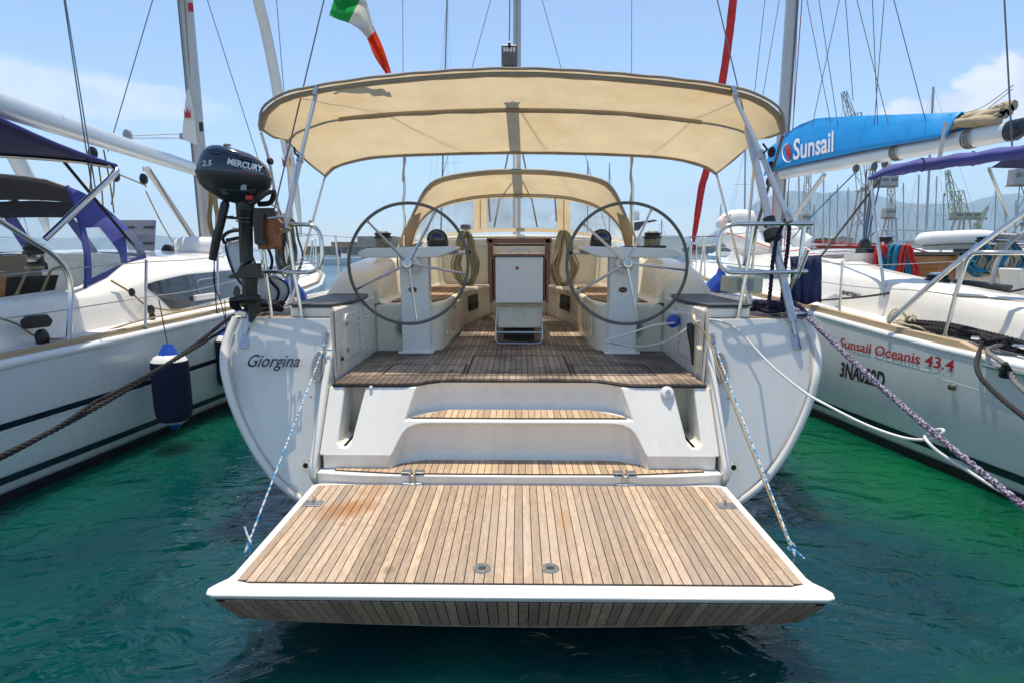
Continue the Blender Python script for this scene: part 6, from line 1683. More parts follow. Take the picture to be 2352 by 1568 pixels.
stripe(RB, rat, 1.4, 14, lambda y: -.1, lambda y: .085, 'antifoul', 'boot_stripe', off=.005)
ys = [1.45 + i * .5 for i in range(31)]
MB().tube([V(rsheer(y)[0] + .03, y, rsheer(y)[1] - .01) for y in ys], .04, 10).build('gunwale', 'hull_white', RB)
for ya, yb_ in ((4.55, 6.6), (6.61, 9.0), (9.01, 12)):
    rg = []
    for i in range(9):
        y = ya + (yb_ - ya) * i / 8; x, z, xc = rsheer(y); h = .085 * min(1, (y - 4.5) * 4)
        rg.append([V(x + .035, y, z + .02), V(x + .045, y, z + h), V(x + .11, y, z + h), V(x + .12, y, z + .02)])
    MB().loft(rg, closed=True, cap=True).build('toe_rail', 'toe_rail_wood', RB, bevel=.008)
dk = []
for y in ys:
    x, z, xc = rsheer(y); xi = 4.25 if y < 12.5 else xc - .3
    dk.append([V(x + .05, y, z + .02), V(xi, y, z + .05), V(2 * xc - xi, y, z + .05), V(2 * xc - x - .05, y, z + .02)])
MB().loft([[q[0], q[1]] for q in dk]).build('side_deck', 'antislip', RB); MB().loft([[q[2], q[3]] for q in dk]).build('side_deck', 'antislip', RB)
MB().loft([[q[1], q[2]] for q in dk if q[0].y > 11.5]).build('foredeck', 'antislip', RB)
# coaming and coachroof
rsec = []
for y, zd, xo, zc, xi, zt in [(2.2, 1.02, 4.35, 1.20, 4.52, 1.24), (3.6, 1.05, 4.30, 1.25, 4.48, 1.30), (4.6, 1.08, 4.22, 1.38, 4.44, 1.44), (5.6, 1.12, 4.12, 1.48, 4.36, 1.53), (6.4, 1.17, 4.02, 1.56, 4.26, 1.61), (7.0, 1.20, 3.96, 1.60, 4.24, 1.68), (7.6, 1.23, 3.92, 1.62, 4.30, 1.76), (8.6, 1.28, 3.92, 1.62, 4.38, 1.82), (10, 1.32, 4.0, 1.64, 4.5, 1.84), (12, 1.40, 4.3, 1.62, 4.7, 1.78), (13.5, 1.46, 4.8, 1.54, 5.0, 1.62)]:
    rsec.append([V(xo - .05, y, zd), V(xo, y, (zd + zc) / 2), V(xo + .03, y, zc - .03), V(xo + .08, y, zc + .01), V(xi - .02, y, zt - .02), V(xi + .04, y, zt)])
def rmir(p): return V(10.98 - p.x, p.y, p.z)
MB().loft(rsec).build('coachroof_side', 'gelcoat', RB, smooth=50); MB().loft([[rmir(p) for p in r_] for r_ in rsec]).build('coachroof_side', 'gelcoat', RB, smooth=50)
MB().loft([[r_[-1], V(5.49, r_[-1].y, r_[-1].z + .09), rmir(r_[-1])] for r_ in rsec if r_[0].y >= 7.5]).build('coachroof_top', 'gelcoat', RB)
inn = [[r_[-1], V(r_[-1].x + .16, r_[-1].y, r_[-1].z - .005), V(r_[-1].x + .22, r_[-1].y, 1.15), V(r_[-1].x + .65, r_[-1].y, 1.12), V(r_[-1].x + .68, r_[-1].y, .72)] for r_ in rsec if r_[0].y <= 7.6]
MB().loft(inn).build('cockpit_bench', 'gelcoat', RB, smooth=50); MB().loft([[rmir(p) for p in r_] for r_ in inn]).build('cockpit_bench', 'gelcoat', RB, smooth=50)
MB().box((4.4, 1.5, .70), (6.6, 7.7, .73)).build('cockpit_sole', 'teak_sole', RB)
MB().box((4.3, 7.6, .7), (5.03, 7.66, 1.86)).build('bulkhead', 'gelcoat', RB); MB().box((5.75, 7.6, .7), (6.7, 7.66, 1.86)).build('bulkhead', 'gelcoat', RB)
dr = MB().box((5.03, 7.62, .75), (5.75, 7.65, 1.82)).build('companionway_door', 'varnished_wood', RB)
for k in range(14): MB().cbox((5.30, 7.61, .85 + k * .065), (.42, .012, .045), Matrix.Rotation(.5, 3, 'X')).build('louvre', 'varnished_wood', dr)
MB().box((5.0, 7.55, 1.83), (5.85, 8.9, 1.875)).build('sliding_hatch', 'dark_window', RB, bevel=.01)
# deck hatch and portlight
hq = PX(1985, 618, 4.5)
dh = MB().prism([V(4.36, 8.0, 1.835), V(4.75, 8.0, 1.86), V(4.75, 8.55, 1.865), V(4.36, 8.55, 1.84)], (0, 0, .025)).build('deck_hatch', 'white_plastic', RB, bevel=.008)
MB().prism([V(4.40, 8.05, 1.864), V(4.71, 8.05, 1.885), V(4.71, 8.5, 1.891), V(4.40, 8.5, 1.870)], (0, 0, .004)).build('hatch_pane', 'dark_window', dh)
def rsec_at(y, t):
    for a, b in zip(rsec, rsec[1:]):
        if a[0].y <= y <= b[0].y:
            f = (y - a[0].y) / (b[0].y - a[0].y); p0, p1, p2 = (a[i].lerp(b[i], f) for i in range(3))
            return p0.lerp(p1, t * 2) if t < .5 else p1.lerp(p2, t * 2 - 1)
MB().loft([[rsec_at(8.4 + i * .25, .92) + V(-.006, 0, 0) for i in range(15)], [rsec_at(8.4 + i * .25, .42 + .3 * abs(i / 14 * 2 - 1) ** 3) + V(-.006, 0, 0) for i in range(15)]]).build('cabin_window', 'dark_window', RB)
lettering('lettering', 'BENETEAU', .06, lambda x, y, w: rsec_at(7.05 - x * 1.25, .42) + V(-.008, 0, y), 'letter_black', RB, shear=.25, bold=.004)
# hull lettering: mapped to the curved side, reading towards the stern
def on_hull(u0, v0, u1, v1, h):
    pa, pb = None, None
    def yz(u, v):
        y = 5.5
        for _ in range(12):
            zg = PY(u, v, y).z; x = rat(y, max(0, min(1.05, zg))).x; d = ray(u, v); y = x / d.x * d.y
        return y, PY(u, v, y).z
    (ya, za), (yb_, zb) = yz(u0, v0), yz(u1, v1)
    return lambda x, y, w: rat(ya + (yb_ - ya) * x / w, za + (zb - za) * x / w + y * h, .006)
lettering('lettering', 'Sunsail Oceanis 43.4', 1.0, on_hull(1928, 796, 2190, 852, .138), 'letter_red', RB, bold=.012)
lettering('lettering', '3NA022D', 1.0, on_hull(1929, 862, 2031, 890, .215), 'letter_black', RB, bold=.03)
# portlight, outlets and fittings in the hull side
def disc_on(y, z, ry, rz, name, mat, off=.006, n=20, par=None, sq=2.0):
    pts = []
    for i in range(n):
        a = 2 * math.pi * i / n; ca, sa = math.cos(a), math.sin(a)
        pts.append(rat(y + math.copysign(abs(ca) ** (2 / sq), ca) * ry, z + math.copysign(abs(sa) ** (2 / sq), sa) * rz, off))
    return MB().add(pts, [tuple(range(n))]).build(name, mat, par or RB, smooth=0)
disc_on(6.85, .865, .42, .072, 'portlight', 'dark_window', sq=3.5)
for y, z, r_ in ((3.72, .175, .035), (3.50, .18, .05), (3.42, .09, .03)):
    o = disc_on(y, z, r_ * 1.25, r_ * 1.25, 'outlet_rim', 'grey_plastic', .006); disc_on(y, z, r_, r_, 'outlet_hole', 'black_rubber', .009, par=o)
disc_on(3.95, .29, .05, .04, 'outlet_rim', 'hull_white', .012)
q = rat(4.72, .765, .012); MB().lathe([(.03, 0), (.024, .035), (.008, .04)], q, (-1, 0, 0), 12).build('hull_fitting', 'strip_holes', RB)
for ya, yb_, z in ((5.9, 4.95, .86), (4.85, 4.45, .80)):
    MB().tube([rat(ya + (yb_ - ya) * i / 6, z - .018 * i / 6, -.0085) for i in range(7)], .011, 6).build('hull_crease', 'hull_grey_white', RB)
MB().tube([rat(4.5, 1.0, .02), rat(4.0, .985, .02), rat(3.0, .955, .02)], .016, 8).build('rubbing_strip', 'steel', RB)
# rails
tubes(RB, [[PX(2165, 795, 3.86), PX(2172, 770, 3.87), PX(2192, 690, 3.9), PX(2213, 620, 3.93), PX(2224, 594, 3.94), PX(2240, 582, 3.96), PX(2290, 581, 4.05), PX(2400, 582, 4.3)], [PX(2190, 678, 3.9), PX(2280, 684, 4.02), PX(2400, 694, 4.3)]], .019, 'stern_rail', 'steel', 10)
tubes(RB, [[PY(2040, 742, 5.5), PY(2190, 610, 5.2), PY(2420, 440, 4.9)]], .022, 'gangway_strut', 'steel', 10)
tubes(RB, [[PX(1935, 600, 3.55), PX(1928, 725, 3.55)], [V(3.42, 8.6, 1.3), V(3.40, 8.6, 1.92)], [V(3.5, 10.8, 1.36), V(3.46, 10.8, 2.0)], [V(4.0, 13, 1.45), V(3.98, 13, 2.08)]], .0135, 'stanchion')
tubes(RB, [[PX(2240, 600, 3.97), PX(1937, 607, 3.57), V(3.42, 8.6, 1.90), V(3.48, 10.8, 1.98), V(4.0, 13, 2.06), V(5.0, 16, 2.2)], [PX(2210, 681, 3.93), PX(2100, 667, 3.75), PX(1936, 655, 3.56), V(3.42, 8.6, 1.62), V(3.5, 10.8, 1.68), V(4.0, 13, 1.76), V(5.0, 16, 1.9)]], .0045, 'guard_wire', 'letter_grey')
for s_ in (-1, 1):
    tubes(RB, [[V(5.17 + s_ * .75, 14.9, 1.5), V(5.17 + s_ * .74, 14.9, 2.18), V(5.17 + s_ * .3, 16.6, 2.28), V(5.17, 17, 2.3)], [V(5.17 + s_ * .38, 16.2, 1.55), V(5.17 + s_ * .36, 16.3, 2.26)]], .017, 'pulpit')
# far side guard rail
tubes(RB, [[V(7.4, 3, 2.0), V(7.5, 6, 2.0), V(7.45, 9.5, 2.0)]], .012, 'guard_rail', 'steel')
tubes(RB, [[V(7.4, yy, 1.1), V(7.45, yy, 2.0)] for yy in (3.6, 5.4, 7.4, 9.3)], .013, 'stanchion')
# rolled bimini and its legs
rb_ = [PY(2000, 410, 6.6), PY(2030, 396, 6.55), PY(2110, 381, 6.35), PY(2230, 365, 6.05), PY(2360, 347, 5.7), PY(2460, 335, 5.5)]
def flatroll(path, w, h, seed=2):
    P = resample(spline(path, 6), 26); rg = []
    for i, p in enumerate(P):
        k = .35 + .65 * min(1, i / 4)
        rg.append([p + V(0, math.cos(a) * w * k, math.sin(a) * h * k * (1 + .18 * math.sin(i * 1.3 + a * 3))) for a in [2 * math.pi * j / 16 for j in range(16)]])
    return MB().loft(rg, closed=True, cap=True)
rbm = flatroll(rb_, .14, .062).build('bimini', 'blue_canvas', RB, smooth=70)
MB().loft([[PY(2330, 352, 5.9), PY(2420, 330, 5.6)], [PY(2275, 386, 6.4), PY(2420, 390, 6.2)]]).build('bimini_flap', 'navy_canvas', rbm)
for u in (2118, 2235): q = PY(u, 379 if u < 2200 else 365, 6.3 if u < 2200 else 6.05); MB().torus(q, V(1, -.3, .12), .07, .006, 20, 6).build('bimini_tie', 'navy_canvas', rbm)
tubes(rbm, [[PY(2001, 414, 6.6), PY(2003, 440, 6.6), PY(2014, 540, 6.5), PY(2038, 712, 6.3)], [PY(2272, 386, 6.4), PY(2276, 400, 6.4), PY(2317, 498, 6.4)]], .017, 'bimini_leg', 'steel', 10)
MB().bar(PY(2020, 415, 6.5), PY(1870, 610, 8.5), .03, .006).build('bimini_strap', 'black_rubber', rbm, smooth=0)
# boom, cover, mast
rb0, rb1 = PY(1797, 398, 11.8), PY(2318, 302, 7.4)
rboom = MB().loft([[p + V(math.cos(a) * .09, 0, math.sin(a) * .125) for a in [2 * math.pi * i / 14 for i in range(14)]] for p in (rb0, rb0.lerp(rb1, .5), rb1)], closed=True, cap=True).build('boom', 'boom_white', RB, smooth=60)
d_ = (rb1 - rb0).normalized()
MB().loft([[p + V(math.cos(a) * .092 * k, 0, math.sin(a) * .128 * k) for a in [2 * math.pi * i / 14 for i in range(14)]] for p, k in ((rb1, 1), (rb1 + d_ * .10, 1), (rb1 + d_ * .28 + V(0, 0, .06), .55))], closed=True, cap=True).build('boom_end', 'stripe_navy', rboom, smooth=50)
for f in (.62, .88):
    for k in range(3):
        MB().torus(rb0.lerp(rb1, f) + d_ * .035 * k, d_ + V(0, .1 * k, .05 * k), .125, .011, 24, 6).build('sail_tie', 'rope_grey', rboom)
def cov(f, k):
    """cover section: f along the boom, k round it from the near bottom edge over the top to the far side"""
    p = rb0.lerp(rb1, f)
    h = lin(f, [(-.08, .55), (0, .70), (.1, .80), (.2, .82), (.45, .64), (.66, .47), (.80, .36), (.86, .32)]); w = lin(f, [(-.08, .13), (.1, .15), (.5, .16), (.82, .14)])
    b = lin(f, [(-.08, -.02), (.06, .02), (.5, .06), (.82, .04)])
    t = k
    k2 = 1 - abs(1 - 2 * t); x = -math.copysign(w * (1 - k2 ** 1.6) + .012, 1 - 2 * t) if abs(1 - 2 * t) > .02 else 0
    z = b + (h - b + .04) * k2 ** .92
    wr = (.008 * math.sin(f * 46 + t * 3.5) + .006 * math.sin(f * 83 + t * 9 + 1)) * min(1, k2 * 2)
    return p + V(x * (1 + .08 * math.sin(f * 9)) + wr, 0, z + wr * .3)
rcv = MB().loft([[cov(-.075 + .925 * i / 70, .02 + .96 * k / 14) for k in range(15)] for i in range(71)]).build('sail_cover', 'cover_blue', RB, smooth=80, solid=.005)
MB().loft([[cov(f, k / 8) * 1.0 for k in range(9)] for f in (-.09, -.075)]).build('cover_collar', 'cover_blue', rcv)
# folded sail sticking out of the cover
rr = random.Random(3)
for j in range(6):
    rg = []
    for i in range(10):
        f = .80 + .18 * i / 9; p = rb0.lerp(rb1, f) + V(-.06 + .03 * j + .02 * math.sin(i + j), 0, .19 + .035 * math.sin(j * 2.0 + i * .5) + .02 * j)
        rg.append([p + V(math.cos(a) * .05, 0, math.sin(a) * .055 * (1 + .3 * math.sin(i * 1.1 + j))) for a in [2 * math.pi * q / 8 for q in range(8)]])
    MB().loft(rg, closed=True, cap=True).build('sail_fold', 'sail_tan', rcv, smooth=70)
MB().bar(cov(.83, .3) + V(-.03, 0, 0), cov(.83, .02) + V(-.06, -.1, -.28), .05, .006).build('cover_strap', 'grey_plastic', rcv, smooth=0)
# lettering and emblem on the cover, laid on its near side
_cb = MB(); _cb.loft([[cov(-.075 + .925 * i / 70, .02 + .96 * k / 14) for k in range(15)] for i in range(71)]); _cbv = BVHTree.FromPolygons([tuple(p) for p in _cb.v], _cb.f)
def on_cover(u, v, off=.045):
    d = ray(u, v).normalized(); h = _cbv.ray_cast(V(0, 0, CAMZ), d)[0]
    return (h if h is not None else PY(u, v, 10.5)) - d * off
lettering('lettering', 'Sunsail', 1.0, lambda x, y, w: on_cover(1821 + 94 * x / w, 368 - 21 * x / w - y * 66), 'letter_white', rcv, bold=.02, shear=.05)
def blob(pts, mat, off=.045): MB().add([on_cover(u, v, off) for u, v in pts], [tuple(range(len(pts)))]).build('emblem', mat, rcv, smooth=0)
blob([(1806, 335), (1811, 331), (1815, 336), (1817, 350), (1816, 362), (1813, 369), (1808, 362), (1804, 348)], 'letter_red')
MB().tube([on_cover(1810 + 13 * math.cos(a), 352 + 21 * math.sin(a)) for a in [math.pi * .35 + i * .22 for i in range(17)]], .012, 6).build('emblem_ring', 'letter_white', rcv)
rmb, rmt = PY(1782, 566, 12.0), PY(1820, 0, 11.9); rtop = rmb + (rmt - rmb) * 3.0
rm = MB().loft([[p + V(math.cos(a) * .11, math.sin(a) * .16, 0) for a in [2 * math.pi * i / 16 for i in range(16)]] for p in (rmb - V(0, 0, .5), rmt, rtop)], closed=True, cap=True).build('mast', 'mast_alu', RB, smooth=50)
MB().tube([rmb + V(.02, -.165, 0), rmt + V(.03, -.165, 0), rtop + V(.03, -.165, 0)], .014, 6).build('mast_track', 'wire', rm)
MB().tube([rmb + V(.12, -.12, -.2), rmt + V(.13, -.12, 0), rtop + V(.13, -.12, 0)], .009, 6).build('halyard', 'wire_red', rm)
MB().tube([rmb + V(-.13, -.12, 0), PY(1776, 420, 11.9), PY(1790, 330, 11.9)], .010, 6).build('halyard', 'rope_red', rm)
for k in range(3): lash_block(rm, PY(1772 - k * 2, 350 + k * 34, 11.7), .07, 'navy_dark', 'rope_bundle')
MB().tube([PY(1893, 402, 10.2), PY(1806, 525, 11.8)], .04, 10).build('boom_vang', 'mast_alu', RB)
# gooseneck bar with holes lives on the white yacht; mainsheet of the right yacht
for u0, v0, u1, v1, mt in ((2012, 382, 1988, 555, 'wire_blue'), (2006, 385, 1984, 556, 'wire_blue'), (1990, 390, 1983, 556, 'wire'), (2030, 378, 1992, 555, 'wire_blue')):
    tubes(RB, [[PY(u0, v0, 9.6), PY(u1, v1, 9.3)]], .012, 'mainsheet', mt)
tubes(RB, [[PY(1970, 392, 9.9), PY(1862, 500, 10.4), PY(1820, 548, 10.6)]], .011, 'control_line', 'rope_teal')
for u, v in ((1966, 388), (2008, 384), (1990, 560), (2032, 376)): lash_block(RB, PY(u, v, 9.4), .045, 'strip_holes', 'mainsheet_block')
MB().box(PY(1880, 572, 9.3), PY(2060, 565, 9.38)).build('traveller_track', 'black_plastic', RB, bevel=.008)
lash_block(RB, PY(1985, 568, 9.28), .09, 'black_plastic', 'traveller_car')
for k in range(4): tubes(RB, [[PY(1870, 553 + 6 * k, 9.25), PY(1985, 560 + 3 * k, 9.25), PY(2040, 555 + 5 * k, 9.25)]], .0055, 'traveller_line', 'rope_red')
tubes(RB, [[PY(2040, 560, 9.2), PY(2110, 575, 8.6), PY(2170, 592, 8.0)], [PY(1850, 585, 9.2), PY(1920, 580, 8.8), PY(1985, 592, 8.4), PY(2030, 600, 8.0)]], .011, 'control_line', 'rope_red')
for k in range(4): MB().box((4.62 + k * .06, 7.72, 1.84), (4.67 + k * .06, 7.98, 1.92)).build('rope_clutch', 'black_plastic', RB, bevel=.01)
for k in range(4): MB().box((5.95 + k * .06, 7.72, 1.84), (6.0 + k * .06, 7.98, 1.92)).build('rope_clutch', 'black_plastic', RB, bevel=.01)
winch(RB, V(4.82, 7.66, 1.86), 1.15, False); winch(RB, V(6.1, 7.66, 1.86), 1.15, False)
# primary winch on the coaming
pw = winch(RB, PX(2147, 690, 4.45) + V(0, 0, .0), 1.5, False)
MB().lathe([(.14, -.14), (.14, -.02), (.115, 0)], PX(2147, 690, 4.45), seg=22).build('winch_base', 'stripe_navy', pw)
pc = PX(2147, 690, 4.45)
MB().tube([pc + V(math.cos(a) * .10, math.sin(a) * .10, .04 + a * .0035) for a in [i * .35 for i in range(80)]], .013, 6).build('winch_turns', 'rope_black', pw)
tubes(RB, [[pc + V(.09, .02, .10), pc + V(.13, .05, .0), pc + V(.08, -.06, -.1), PX(2110, 735, 4.1), PX(2075, 750, 4.0)]], .013, 'sheet_tail', 'rope_dark')
tubes(RB, [[PX(2118, 660, 4.4), PX(2000, 680, 3.9), PX(1888, 690, 3.75)]], .012, 'jib_sheet', 'rope_dark')
MB().prism([PX(u, v, 3.82) for u, v in [(1868, 720), (1880, 690), (1922, 672), (1924, 680), (1912, 725)]], (.06, 0, 0)).build('sheet_lead', 'white_plastic', RB, bevel=.012)
# wheel and compass binnacle
wc = V(5.20, 5.65, 1.58); wr_ = MB().lathe([(.0, .03), (.05, .03), (.06, 0), (.05, -.05)], wc, (0, -1, .15), 18).build('steering_wheel', 'steel', RB)
MB().torus(wc, (0, -1, .15), .56, .022, 64, 8).build('wheel_rim', 'grey_plastic', wr_)
for k in range(6):
    a = R(12 + 60 * k); d = V(math.cos(a), .15 * math.sin(a), math.sin(a)); MB().tube([wc, wc + d * .55], .011, 6).build('spoke', 'black_plastic', wr_)
MB().loft([[V(5.2 + a * w, 5.85 + b, z) for a, b in ((-1, -.12), (1, -.12), (1, .14), (-1, .14))] for z, w in ((.73, .22), (1.5, .20), (1.72, .26))], closed=True, cap=True).build('pedestal', 'gelcoat', RB, bevel=.02)
MB().lathe([(.12, 0), (.12, .04), (.10, .1), (.05, .15), (.01, .16)], (5.25, 5.82, 1.72), seg=18).build('compass', 'strip_holes', RB)
MB().prism([PX(u, v, 4.62) for u, v in [(2185, 640), (2320, 655), (2300, 690), (2205, 690)]], (.05, 0, 0)).build('bench_locker', 'dark_pad', RB, bevel=.02)
# standing rigging, headsail
wire(RB, PY(2325, 340, 7.2), PY(2307, 0, 7.6), .010, 'topping_lift', ext=2.0)
for u0, v0, u1, v1, y, mt in ((1818, 385, 1833, 0, 11.5, 'wire_red'), (1730, 350, 1790, 0, 11, 'wire'), (1720, 330, 1757, 0, 11, 'wire_blue'), (1905, 268, 1853, 0, 10.5, 'wire'), (1921, 265, 1881, 0, 9.8, 'wire'), (1870, 268, 1928, 0, 9.9, 'wire'), (2120, 255, 2053, 0, 8.5, 'wire_blue'), (2034, 262, 1968, 0, 9, 'rope_tan'), (2010, 262, 2031, 0, 9, 'wire'), (2015, 262, 2004, 0, 9.2, 'wire_blue'), (1958, 210, 1942, 0, 9.5, 'wire')):
    a_, b_ = PY(u0, v0, y), PY(u1, v1, y + .2)
    wire(RB, a_ - (b_ - a_) * (.10 if v0 < 300 else 0), b_, .006, 'rigging_line', mt, ext=1.8)
tubes(RB, [[PY(2180, 265, 8.2), PY(2250, 250, 7.9), PY(2328, 196, 7.4)], [PY(2260, 258, 8.0), PY(2326, 205, 7.4)]], .005, 'lazy_line', 'rope_tan')
fs = [PY(u, v, y) for u, v, y in [(1592, 556, 16.9), (1598, 520, 16.8), (1612, 430, 16.4), (1625, 380, 16.2), (1662, 170, 15.4), (1675, 80, 15.0), (1684, 0, 14.7)]]
fs.append(fs[-1] + (fs[-1] - fs[-2]) * 4)
fp = spline(fs, 6)
MB().tube(fp, [.05 + .048 * min(1, i / 10) + .004 * math.sin(i * 1.7) for i in range(len(fp))], 12).build('furled_headsail', 'sail_red', RB, smooth=70)
MB().lathe([(.06, 0), (.13, .02), (.13, .12), (.05, .16)], PY(1592, 575, 16.9), (-.1, 0, 1), 14).build('furling_drum', 'black_plastic', RB)
tubes(RB, [[PY(1592, 565, 16.8), PY(1586, 590, 16.3), PY(1590, 620, 15.6), PY(1598, 600, 15.9), PY(1592, 580, 16.7)]], .012, 'furling_line', 'rope_red')

# loose things on the right yacht
RC = rsheer(5.2)
tw = []
for i in range(13):
    f = i / 12; u = 1815 + 71 * f
    tw.append([PY(u + (2 if k else 0) - k * 0.4, v, 6.75 + .02 * math.sin(f * 22) + .012 * math.sin(f * 51 + k)) for k, v in enumerate((590 - 4 * f, 620, 650, 680, 697 - 3 * math.sin(f * 9)))])
one(MB().loft(tw), 'towel', 'towel_navy', 'navy blue striped beach towel hung on the right yacht guard wire', 'towel', smooth=80, solid=.012)
def hank_on(c, w, h, cols, label, seed, n=10, name='rope_hank'):
    t = thing(name, Vector(c) - V(0, 0, h), label, 'rope coil', 'rope hanks on the right yacht')
    for j, (mt, dx) in enumerate(cols):
        rr = random.Random(seed + j); g = MB(); pts = []
        for k in range(n):
            hw = w * rr.uniform(.3, .5); hh = h * rr.uniform(.8, 1.0); o = V(dx + rr.uniform(-.03, .03), -.03 * j + rr.uniform(-.04, .04), 0)
            for i in range(12):
                a = math.pi / 2 + 2 * math.pi * i / 12; pts.append(Vector(c) + o + V(math.cos(a) * hw * (1 if math.sin(a) < 0 else .5), .03 * math.sin(a), (math.sin(a) - 1) / 2 * hh))
        g.tube(spline(pts, 3), .014, 6).build('rope_strand', mt, t, smooth=70)
hank_on((4.82, 7.5, 1.96), .34, .62, [('rope_red', -.12), ('rope_teal', -.02), ('rope_teal', .06), ('rope_red', .12)], 'blue and red rope hank hanging on the right yacht bulkhead winch', 21)
hank_on((6.1, 7.5, 1.98), .42, .42, [('rope_beige', -.1), ('rope_teal', -.16), ('rope_beige', .08), ('rope_teal', .17)], 'tan and blue rope hank draped on the far bulkhead of the right yacht', 31)
rr = random.Random(11); g = MB()
for k in range(9):
    cc = PX(2080 + rr.uniform(-30, 35), 752 + rr.uniform(-10, 8), 3.95); w_ = rr.uniform(.07, .16); an = rr.uniform(0, 3)
    g.tube([cc + V(math.cos(a) * w_ * .5, math.sin(a) * w_ * 1.2, .02 + .03 * (1 + math.sin(a * 2 + an)) * (2 if k in (2, 5) else .5)) for a in [2 * math.pi * i / 18 for i in range(19)]], .0085, 6)
one(g, 'rope_heap', 'rope_beige', 'loose heap of thin cream line on the right side deck', 'rope coil', smooth=70)
g = MB(); rr = random.Random(6)
base = PX(2205, 785, 3.95)
for k in range(6):
    a0_, b0_ = base + V(-.02 + rr.uniform(-.03, .03), .75 - k * .02, .02 + .018 * k), base + V(.06, -.75 + rr.uniform(-.1, .1), .0 + .016 * k)
    g.rope(spline([a0_, a0_.lerp(b0_, .3) + V(rr.uniform(-.06, .06), 0, .03), a0_.lerp(b0_, .65) + V(rr.uniform(-.06, .06), 0, .03), b0_], 6), .017)
one(g, 'rope_heap', 'rope_black', 'thick black mooring line flaked on the right quarter deck', 'rope coil', smooth=70)
cl2 = PX(2290, 800, 3.92)
ck = MB().tube([cl2 + V(0, .26, .05), cl2 + V(0, .1, .06), cl2 + V(0, -.1, .06), cl2 + V(0, -.3, .05)], .018, 8).build('stern_cleat', 'steel', RB)
g = MB()
for k in range(4): g.rope(spline([cl2 + V(rr.uniform(-.06, .06), rr.uniform(-.2, .2), rr.uniform(.0, .1)) for _ in range(6)], 4), .016)
one(g, 'cleat_turns', 'rope_black', 'black rope turns on the right yacht stern cleat', 'rope', smooth=70)
rope_thing('mooring_line', [cl2 + V(-.03, .1, .06), cl2 + V(-.14, 0, -.02), PY(2245, 850, 4.02), PY(2290, 905, 3.7), PY(2420, 1010, 3.1)], .017, 'rope_black', 'black laid mooring line hanging down the right quarter', group='right yacht stern lines', n=6)
rope_thing('mooring_line', [cl2 + V(-.03, -.1, .06), cl2 + V(-.16, -.1, .0), PY(2310, 838, 3.9), PY(2335, 880, 3.7), PY(2420, 950, 3.2)], .017, 'rope_grey', 'grey laid mooring line knotted below the right stern cleat', group='right yacht stern lines', n=6)
q = PY(2315, 855, 3.82); g = MB(); g.rope(spline([q + V(rr.uniform(-.05, .05), rr.uniform(-.05, .05), rr.uniform(-.07, .07)) for _ in range(9)], 4), .015)
one(g, 'line_knot', 'rope_black', 'big black knot below the right yacht stern cleat', 'knot', smooth=70)
# inflatable dinghy lashed on the foredeck
DG = thing('inflatable_dinghy', PY(1720, 600, 13.2), 'white inflatable dinghy with orange cord lashed on the right foredeck', 'dinghy', 'inflatable dinghies')
def dpt(u, v, y): return PY(u, v, y)
def dtube(pts, r0):
    P = spline(pts, 6); n = len(P)
    rs = [r0 * (.35 + .65 * math.sqrt(min(1, i / 5))) for i in range(n)]
    MB().tube(P, rs, 16).build('side_tube', 'dinghy_white', DG, smooth=70)
dtube([dpt(1650, 518, 13.2), dpt(1690, 506, 13.3), dpt(1745, 512, 13.2), dpt(1800, 535, 13.0), dpt(1850, 566, 12.7)], .235)
dtube([dpt(1660, 532, 12.4), dpt(1695, 556, 12.3), dpt(1745, 578, 12.25), dpt(1800, 590, 12.3), dpt(1850, 592, 12.4)], .215)
MB().loft([[dpt(1660, 522, 12.8), dpt(1700, 520, 12.9), dpt(1750, 530, 12.8), dpt(1830, 560, 12.7)], [dpt(1670, 540, 12.4), dpt(1705, 560, 12.3), dpt(1750, 578, 12.3), dpt(1830, 588, 12.5)]]).build('dinghy_floor', 'hull_grey_white', DG, smooth=70)
tubes(DG, [[dpt(1660, 500, 12.95), dpt(1690, 490, 13.2), dpt(1730, 488, 13.2)], [dpt(1668, 535, 12.1), dpt(1700, 545, 12.05), dpt(1760, 566, 12.0), dpt(1800, 578, 12.0), dpt(1860, 570, 12.1)], [dpt(1657, 525, 12.3), dpt(1661, 508, 12.9), dpt(1672, 494, 13.0)]], .011, 'grab_line', 'rope_orange')
